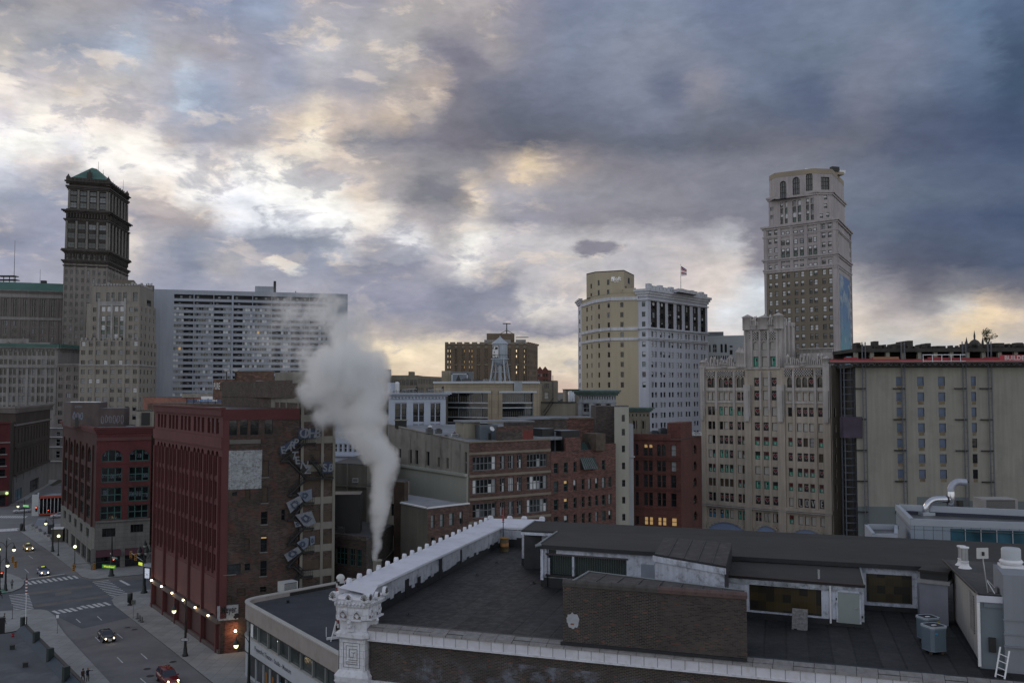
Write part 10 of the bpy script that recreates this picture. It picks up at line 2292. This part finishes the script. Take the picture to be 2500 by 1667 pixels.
# cars
def car(name,label,x,y,body_m,suv=False,roofm=None,heading=None,lights=True,sc=1.0,colr='car'):
 q=G(x,y,0);hd=heading or Vector((SD.x,SD.y,0)).normalized();sd=Vector((hd.y,-hd.x,0));z0=rz+.0
 t=Thing(name,label,'car',(q.x,q.y,z0),'cars on the street')
 Lh,Wh=(2.4,.95)if suv else(2.3,.90)
 def W(a,b,c):return Vector((q.x,q.y,z0))+hd*a*Lh*sc+sd*b*Wh*sc+Vector((0,0,c*sc))
 secs=[(-1.0,.80,.42,.86),(-.94,.95,.28,.98),(-.6,1.0,.22,1.0),(-.2,1.0,.22,.98),(.25,1.0,.22,.96),(.5,.98,.22,.92),(.84,.93,.25,.82),(.97,.82,.34,.70)]
 if suv:secs=[(a,w,s_,tp*1.12)for a,w,s_,tp in secs]
 bm_=t.part('body');n=8;vs=[]
 for a,w,s_,tp in secs:vs+=[W(a,-w*.92,s_),W(a,-w,(s_+tp)/2),W(a,-w*.97,tp-.08),W(a,-w*.82,tp),W(a,w*.82,tp),W(a,w*.97,tp-.08),W(a,w,(s_+tp)/2),W(a,w*.92,s_)]
 fs=[(i*n+k,i*n+(k+1)%n,(i+1)*n+(k+1)%n,(i+1)*n+k)for i in range(len(secs)-1)for k in range(n)]+[tuple(range(n))[::-1],tuple(range((len(secs)-1)*n,len(secs)*n))]
 bm_.mesh(vs,fs,body_m,True)
 rh=1.72 if suv else 1.42;bh=secs[3][3]
 r0,r1=(-.82,.12)if suv else(-.5,.08);b0,b1=(-.95,.42)if suv else(-.84,.42)
 g_=t.part('window');rr_=t.part('roof');rm=roofm or body_m
 lo=[W(b0,-.86,bh-.02),W(b1,-.86,bh-.06),W(b1,.86,bh-.06),W(b0,.86,bh-.02)];hi=[W(r0,-.68,rh-.06),W(r1,-.68,rh-.06),W(r1,.68,rh-.06),W(r0,.68,rh-.06)]
 CG=mat('car_glass',(.02,.03,.05),.08,.1);g_.mesh(lo+hi,[(0,1,5,4),(1,2,6,5),(2,3,7,6),(3,0,4,7)],CG)
 rr_.mesh(hi+[p+Vector((0,0,.07))for p in(hi[0]*.9+hi[2]*.1,hi[1]*.9+hi[3]*.1,hi[2]*.9+hi[0]*.1,hi[3]*.9+hi[1]*.1)],[(0,1,5,4),(1,2,6,5),(2,3,7,6),(3,0,4,7),(4,5,6,7)],rm,True)
 for i in range(4):rr_.cyl(lo[i],hi[i],.05,.04,rm,5)
 for b in(-1,1):rr_.cyl(W((r0+r1)/2+.05,b*.69,rh-.06),W((b0+b1)/2+.08,b*.87,bh-.02),.04,.04,rm,5)
 if colr=='taxi':t.part('roof_sign').obox(v2(W(-.15,0,0)),math.atan2(hd.y,hd.x),.2,.6,z0+rh,z0+rh+.2,SYL)
 for k,(a,b)in enumerate(((.64,-1),(.64,1),(-.62,-1),(-.62,1))):
  c=W(a,b*.9,.33);wk=t.part('wheel','w%d'%k);wk.cyl(c-sd*.11,c+sd*.11,.34,.34,STEEL,16);rk_=t.part('rim','r%d'%k,parent='w%d'%k);rk_.cyl(c+sd*b*.10,c+sd*b*.125,.2,.18,ALU,10)
 HLM=mat('headlight_glow',(1,.9,.7),.3,emit=(1,.80,.45),es=9)
 for k,b in enumerate((-1,1)):
  p=W(.95,b*.62,.66 if not suv else .78);t.part('headlight','hl%d'%k).ball(p,.12 if not suv else .13,HLM if lights else ALU,8)
  if suv and lights:t.part('fog_lamp','fg%d'%k).ball(W(.97,b*.66,.42),.09,HLM,8)
  t.part('mirror','mi%d'%k).obox(v2(W(.3,b*1.06,0)),math.atan2(hd.y,hd.x),.12,.2,z0+bh-.02,z0+bh+.13,rm)
  t.part('tail_light','tl%d'%k).obox(v2(W(-1.0,b*.7,0)),math.atan2(hd.y,hd.x),.06,.25,z0+.6,z0+.78,mat('tail_red',(.3,.01,.01),.4))
 t.part('grille').obox(v2(W(.985,0,0)),math.atan2(hd.y,hd.x),.05,.7,z0+.52,z0+.66,ALU);t.part('number_plate').obox(v2(W(1.0,0,0)),math.atan2(hd.y,hd.x),.04,.5,z0+.34,z0+.46,WHITEP)
 t.finish()
 if lights:pointlamp('headlight_pool',W(1.35,0,.5),2.5,(1,.8,.5),.3)
PBL=mat('paint_black',(.012,.013,.016),.25,.05,spec=.7);PRD=mat('paint_red',(.15,.008,.012),.25,.05,spec=.7);PYL=mat('paint_taxi',(.32,.19,.02),.3,.05,spec=.6);PBW=mat('paint_steel_blue',(.16,.20,.30),.3,.05,spec=.6);PWH2=mat('paint_white_car',(.42,.42,.44),.3,.05,spec=.6)
car('parked_car' if 0 else 'car','red sport utility car at the bottom of the street with lights on',410,1664,PRD,True,sc=1.06);car('car','black saloon car with headlights on in the near street',260,1559,PBL,sc=1.03)
car('car','blue police-style car waiting at the stop line',105,1400,PBW,sc=1.05,roofm=PBL,colr='taxi');car('car','yellow taxi coming down the far part of the street',69,1341,PYL,sc=1.05,roofm=PYL,colr='taxi')
car('car','white car turning at the far crossing',54,1250,PWH2,sc=1.1,roofm=PBL,heading=Vector((-.9,-.45,0)).normalized(),lights=False);car('car','pale car half hidden behind the pavilion end',146,1262,PWH2,sc=1.1,heading=Vector((-.9,-.45,0)).normalized(),lights=False)
# people
random.seed(69)
SKN=mat('skin',(.32,.18,.12),.6);HAIR=mat('hair_dark',(.02,.015,.012),.7)
def person(label,x,y,face,top,legs,pose='stand',z=None,carry=None,hm=HAIR,hgt=1.72,lean=0):
 q=G(x,y,0 if z is None else z);z0=.03 if z is None else z;f=Vector((math.cos(face),math.sin(face),0));s=Vector((f.y,-f.x,0));k=hgt/1.72
 def W(a,b,c):return Vector((f.x*a+s.x*b,f.y*a+s.y*b,c))*k
 step=.26 if pose=='walk' else .04
 V=[W(0,0,.94),W(.01,0,1.12),W(.02,0,1.34),W(.02,0,1.46),W(.04,0,1.53),W(.05,0,1.64),W(.045,0,1.70)];E=[(0,1),(1,2),(2,3),(3,4),(4,5),(5,6)];Rr_=[.13,.12,.145,.06,.085,.10,.06]
 def add(p,parent,r):V.append(p);E.append((parent,len(V)-1));Rr_.append(r);return len(V)-1
 for b,st_ in((-1,step),(1,-step)):
  h=add(W(0,b*.10,.88),0,.095);kn=add(W(st_*.6+.04,b*.11,.49),h,.062);an_=add(W(st_-.02,b*.11,.09+(.04 if st_<0 else 0)),kn,.042);add(W(st_+.16,b*.12,.04),an_,.04)
  sh_=add(W(0,b*.19,1.40),2,.06)
  if pose=='phone' and b==1:el=add(W(.12,b*.24,1.18),sh_,.045);wr_=add(W(.26,b*.1,1.36),el,.034);hd_=W(.28,b*.06,1.42)
  elif pose=='arm' and b==-1:el=add(W(.05,b*.34,1.3),sh_,.045);wr_=add(W(.08,b*.5,1.32),el,.034);hd_=W(.1,b*.56,1.33)
  else:el=add(W(-st_*.5-.02,b*.25,1.13),sh_,.045);wr_=add(W(-st_*.8+.06,b*.25,.9),el,.034);hd_=W(-st_*.8+.08,b*.245,.83)
  pm=add(hd_,wr_,.034);dn_=(hd_-V[wr_]).normalized()
  for j in range(4):off=f*(.012*(j-1.5)*1.8)*k;f1=add(hd_+dn_*.05*k+off,pm,.011);add(hd_+dn_*(.085-.008*abs(j-1.3))*k+off-s*.01*b,f1,.009)
  add(hd_+f*.05*k+dn_*.01,pm,.012)
 me=bpy.data.meshes.new('b');me.from_pydata([tuple(v)for v in V],E,[]);o=bpy.data.objects.new('b',me);S.collection.objects.link(o);sk=o.modifiers.new('s','SKIN');sk.use_smooth_shade=True
 for i,r in enumerate(Rr_):me.skin_vertices[0].data[i].radius=(r*k,r*k)
 me.skin_vertices[0].data[0].use_root=True;o.modifiers.new('u','SUBSURF').levels=1
 bpy.context.view_layer.update();m2=bpy.data.meshes.new_from_object(o.evaluated_get(bpy.context.evaluated_depsgraph_get()));bpy.data.objects.remove(o)
 for m in(top,legs,SKN,STEEL):m2.materials.append(m)
 for p in m2.polygons:
  c=p.center;lat=abs(c.dot(s));p.material_index=2 if c.z>1.47*k else(3 if c.z<.09*k else(1 if c.z<.93*k and lat<.2*k else(0 if not(lat>.2*k and c.z<.92*k)else 2)))
 root=link('person',None,None,(q.x,q.y,z0));tag(root,label,'person');root.empty_display_size=.3
 link('body',m2,root);hm_=MB();c=W(.035,0,1.655);hm_.ball((c.x,c.y,c.z+.03),.108*k,hm,12,1.0);h_=link('hair',hm_.data('hair'),root)
 fc=MB();e=W(.15,0,1.6)
 for b in(-1,1):p=e+s*.035*b*k+Vector((0,0,.02));fc.ball(p,.012,STEEL,6)
 fc.ball(e+f*.012,.016,SKN,6);fc.obox((e.x+f.x*-.005,e.y+f.y*-.005),face,.01,.045,e.z-.05,e.z-.042,ARED);link('face',fc.data('face'),root)
 if carry:
  b_=MB();c=W(.05,-.3,.8);b_.obox((c.x,c.y),face,.35,.12,c.z-.2,c.z+.12,carry);t=link('bag',b_.data('bag',c),None,Vector((q.x,q.y,z0))+c);tag(t,'pale bag carried by the person in brown near the awning','bag')
CLD=mat('cloth_dark',(.018,.018,.022),.9);CLB=mat('cloth_navy',(.015,.02,.045),.9);CLR=mat('cloth_brown',(.07,.045,.03),.9);CLG=mat('cloth_grey',(.12,.13,.15),.9)
TS=math.atan2(SD.y,SD.x)
person('person in a grey top standing on the far left corner',29,1437,TS+2.6,CLG,CLD,'phone');person('person in a brown top walking on the pavement beside a companion',202,1665,TS+.2,CLR,CLD,'walk',carry=WHITEP);person('person in black with an arm out walking on the pavement',214,1663,TS+.2,CLB,CLD,'arm',hm=SKN)
person('person in dark clothes walking near the left edge',10,1524,TS+1.4,CLB,CLD,'walk');person('person in dark clothes under the maroon building canopy',390,1481,TS+3.0,CLD,CLD);person('person in a pale top at the left edge by the lamp',-1,1420,TS+1,CLG,CLD)
person('person in black leaving the left crossing',1,1461,TS+1,CLD,CLD,'walk')
# steam rising from a stack behind the shop
random.seed(71)
YS=134.0
sb_=P(921,1368,YS)
stk=Thing('steam_stack','short pale exhaust stack at the foot of the steam plume','chimney',(sb_.x,sb_.y,0));stk.part('pipe').lathe((sb_.x,sb_.y,0),[(.62,0),(.62,sb_.z-.05),(.7,sb_.z),(.7,sb_.z+.12),(.5,sb_.z+.12),(.5,sb_.z-.6),(.01,sb_.z-.6)],CRW,16)
stk.part('ring').lathe((sb_.x,sb_.y,sb_.z-1.6),[(.62,0),(.74,.06),(.74,.2),(.62,.26)],STEEL,16);stk.part('guy').cyl((sb_.x+.6,sb_.y,sb_.z-.3),(sb_.x+2.4,sb_.y+.4,sb_.z+1.6),.05,.05,STEEL,4);stk.part('guy').cyl((sb_.x-.6,sb_.y,sb_.z-.3),(sb_.x-2.2,sb_.y+.4,sb_.z+1.2),.05,.05,STEEL,4);stk.finish()
BL_=[(921,1358,13,1.1,0),(921,1330,16,1.1,0),(921,1300,19,1.1,0),(921,1265,23,1.1,0),(923,1230,27,1.1,0),(929,1190,31,1.05,0),(936,1150,36,1.05,0),(938,1115,37,1.0,0),(908,1095,42,1.0,0),(887,1060,46,1.0,.5),(890,1015,52,1.05,.5),(850,1060,30,.4,0),(900,975,46,.9,.5),(845,1010,44,.5,0),
       (790,1005,46,.30,.5),(820,955,58,.75,0),(762,960,46,.5,0),(915,950,46,.85,0),(858,915,74,1.0,0),(800,900,54,.8,0),(842,858,50,.8,0),(905,905,50,.75,0),(832,815,44,.5,0),(808,780,40,.40,0),(885,835,46,.34,0),(862,800,56,.30,0),(765,760,64,.20,0),(800,735,50,.18,0),(730,790,64,.16,0),(690,750,54,.10,0),(670,840,60,.09,0),(740,870,50,.16,0)]
B2=[]
for i in range(len(BL_)):
 B2.append(BL_[i])
 if i<8:B2.append(tuple((p+q)/2 for p,q in zip(BL_[i],BL_[i+1])))
blobs=[]
for px,py,r,dens,dy in B2:p=P(px,py,YS-dy*2);blobs.append((p,r*1.18*YS/FPX,dens))
cen_=Vector((sum(b[0].x for b in blobs)/len(blobs),YS,42.0))
bmx=bmesh.new()
for p,r,d in blobs:bmesh.ops.create_icosphere(bmx,subdivisions=2,radius=r*1.05,matrix=Matrix.Translation(p-cen_))
me=bpy.data.meshes.new('steam');bmx.to_mesh(me);bmx.free();o=bpy.data.objects.new('t',me);S.collection.objects.link(o);md=o.modifiers.new('r','REMESH');md.mode='VOXEL';md.voxel_size=.55
bpy.context.view_layer.update();me2=bpy.data.meshes.new_from_object(o.evaluated_get(bpy.context.evaluated_depsgraph_get()));bpy.data.objects.remove(o)
stm=link('steam',me2,None,tuple(cen_));tag(stm,'billowing white steam plume in front of the maroon building and grey slab','steam',kind='stuff')
SM=bpy.data.materials.new('steam_volume');SM.use_nodes=True;me2.materials.clear();me2.materials.append(SM)
def steam():
 t=NT(SM.node_tree);t.n.clear();out=t.node('ShaderNodeOutputMaterial');vol=t.node('ShaderNodeVolumePrincipled');t.l.new(vol.outputs[0],out.inputs['Volume'])
 ob=t.node('ShaderNodeTexCoord').outputs['Object']
 w=t.noise(ob,.16,3,.55,0,'Color');pos=t.vm('ADD',ob,t.vm('SCALE',t.vm('SUBTRACT',w,(.5,.5,.5)),None,4.0))
 f=None
 for p,r,d in blobs:
  q=p-cen_;dist=t.vm('DISTANCE',pos,tuple(q));v=t.m('MULTIPLY',t.m('SUBTRACT',1.0,t.m('DIVIDE',dist,r)),d)
  f=v if f is None else t.m('SMOOTH_MAX',f,v,.12)
 n=t.noise(ob,.38,8,.66,.5);n=t.m('MULTIPLY',t.m('SUBTRACT',n,.53),1.3)
 den=t.m('MULTIPLY',t.maprange(t.m('ADD',f,n),.0,.8),t.maprange(f,0.0,.12))
 t.l.new(t.m('MULTIPLY',den,1.9),vol.inputs['Density']);vol.inputs['Color'].default_value=(1,1,1,1);vol.inputs['Anisotropy'].default_value=.45
steam()
SM.cycles.volume_step_rate=1.0 if hasattr(SM.cycles,'volume_step_rate')else 1
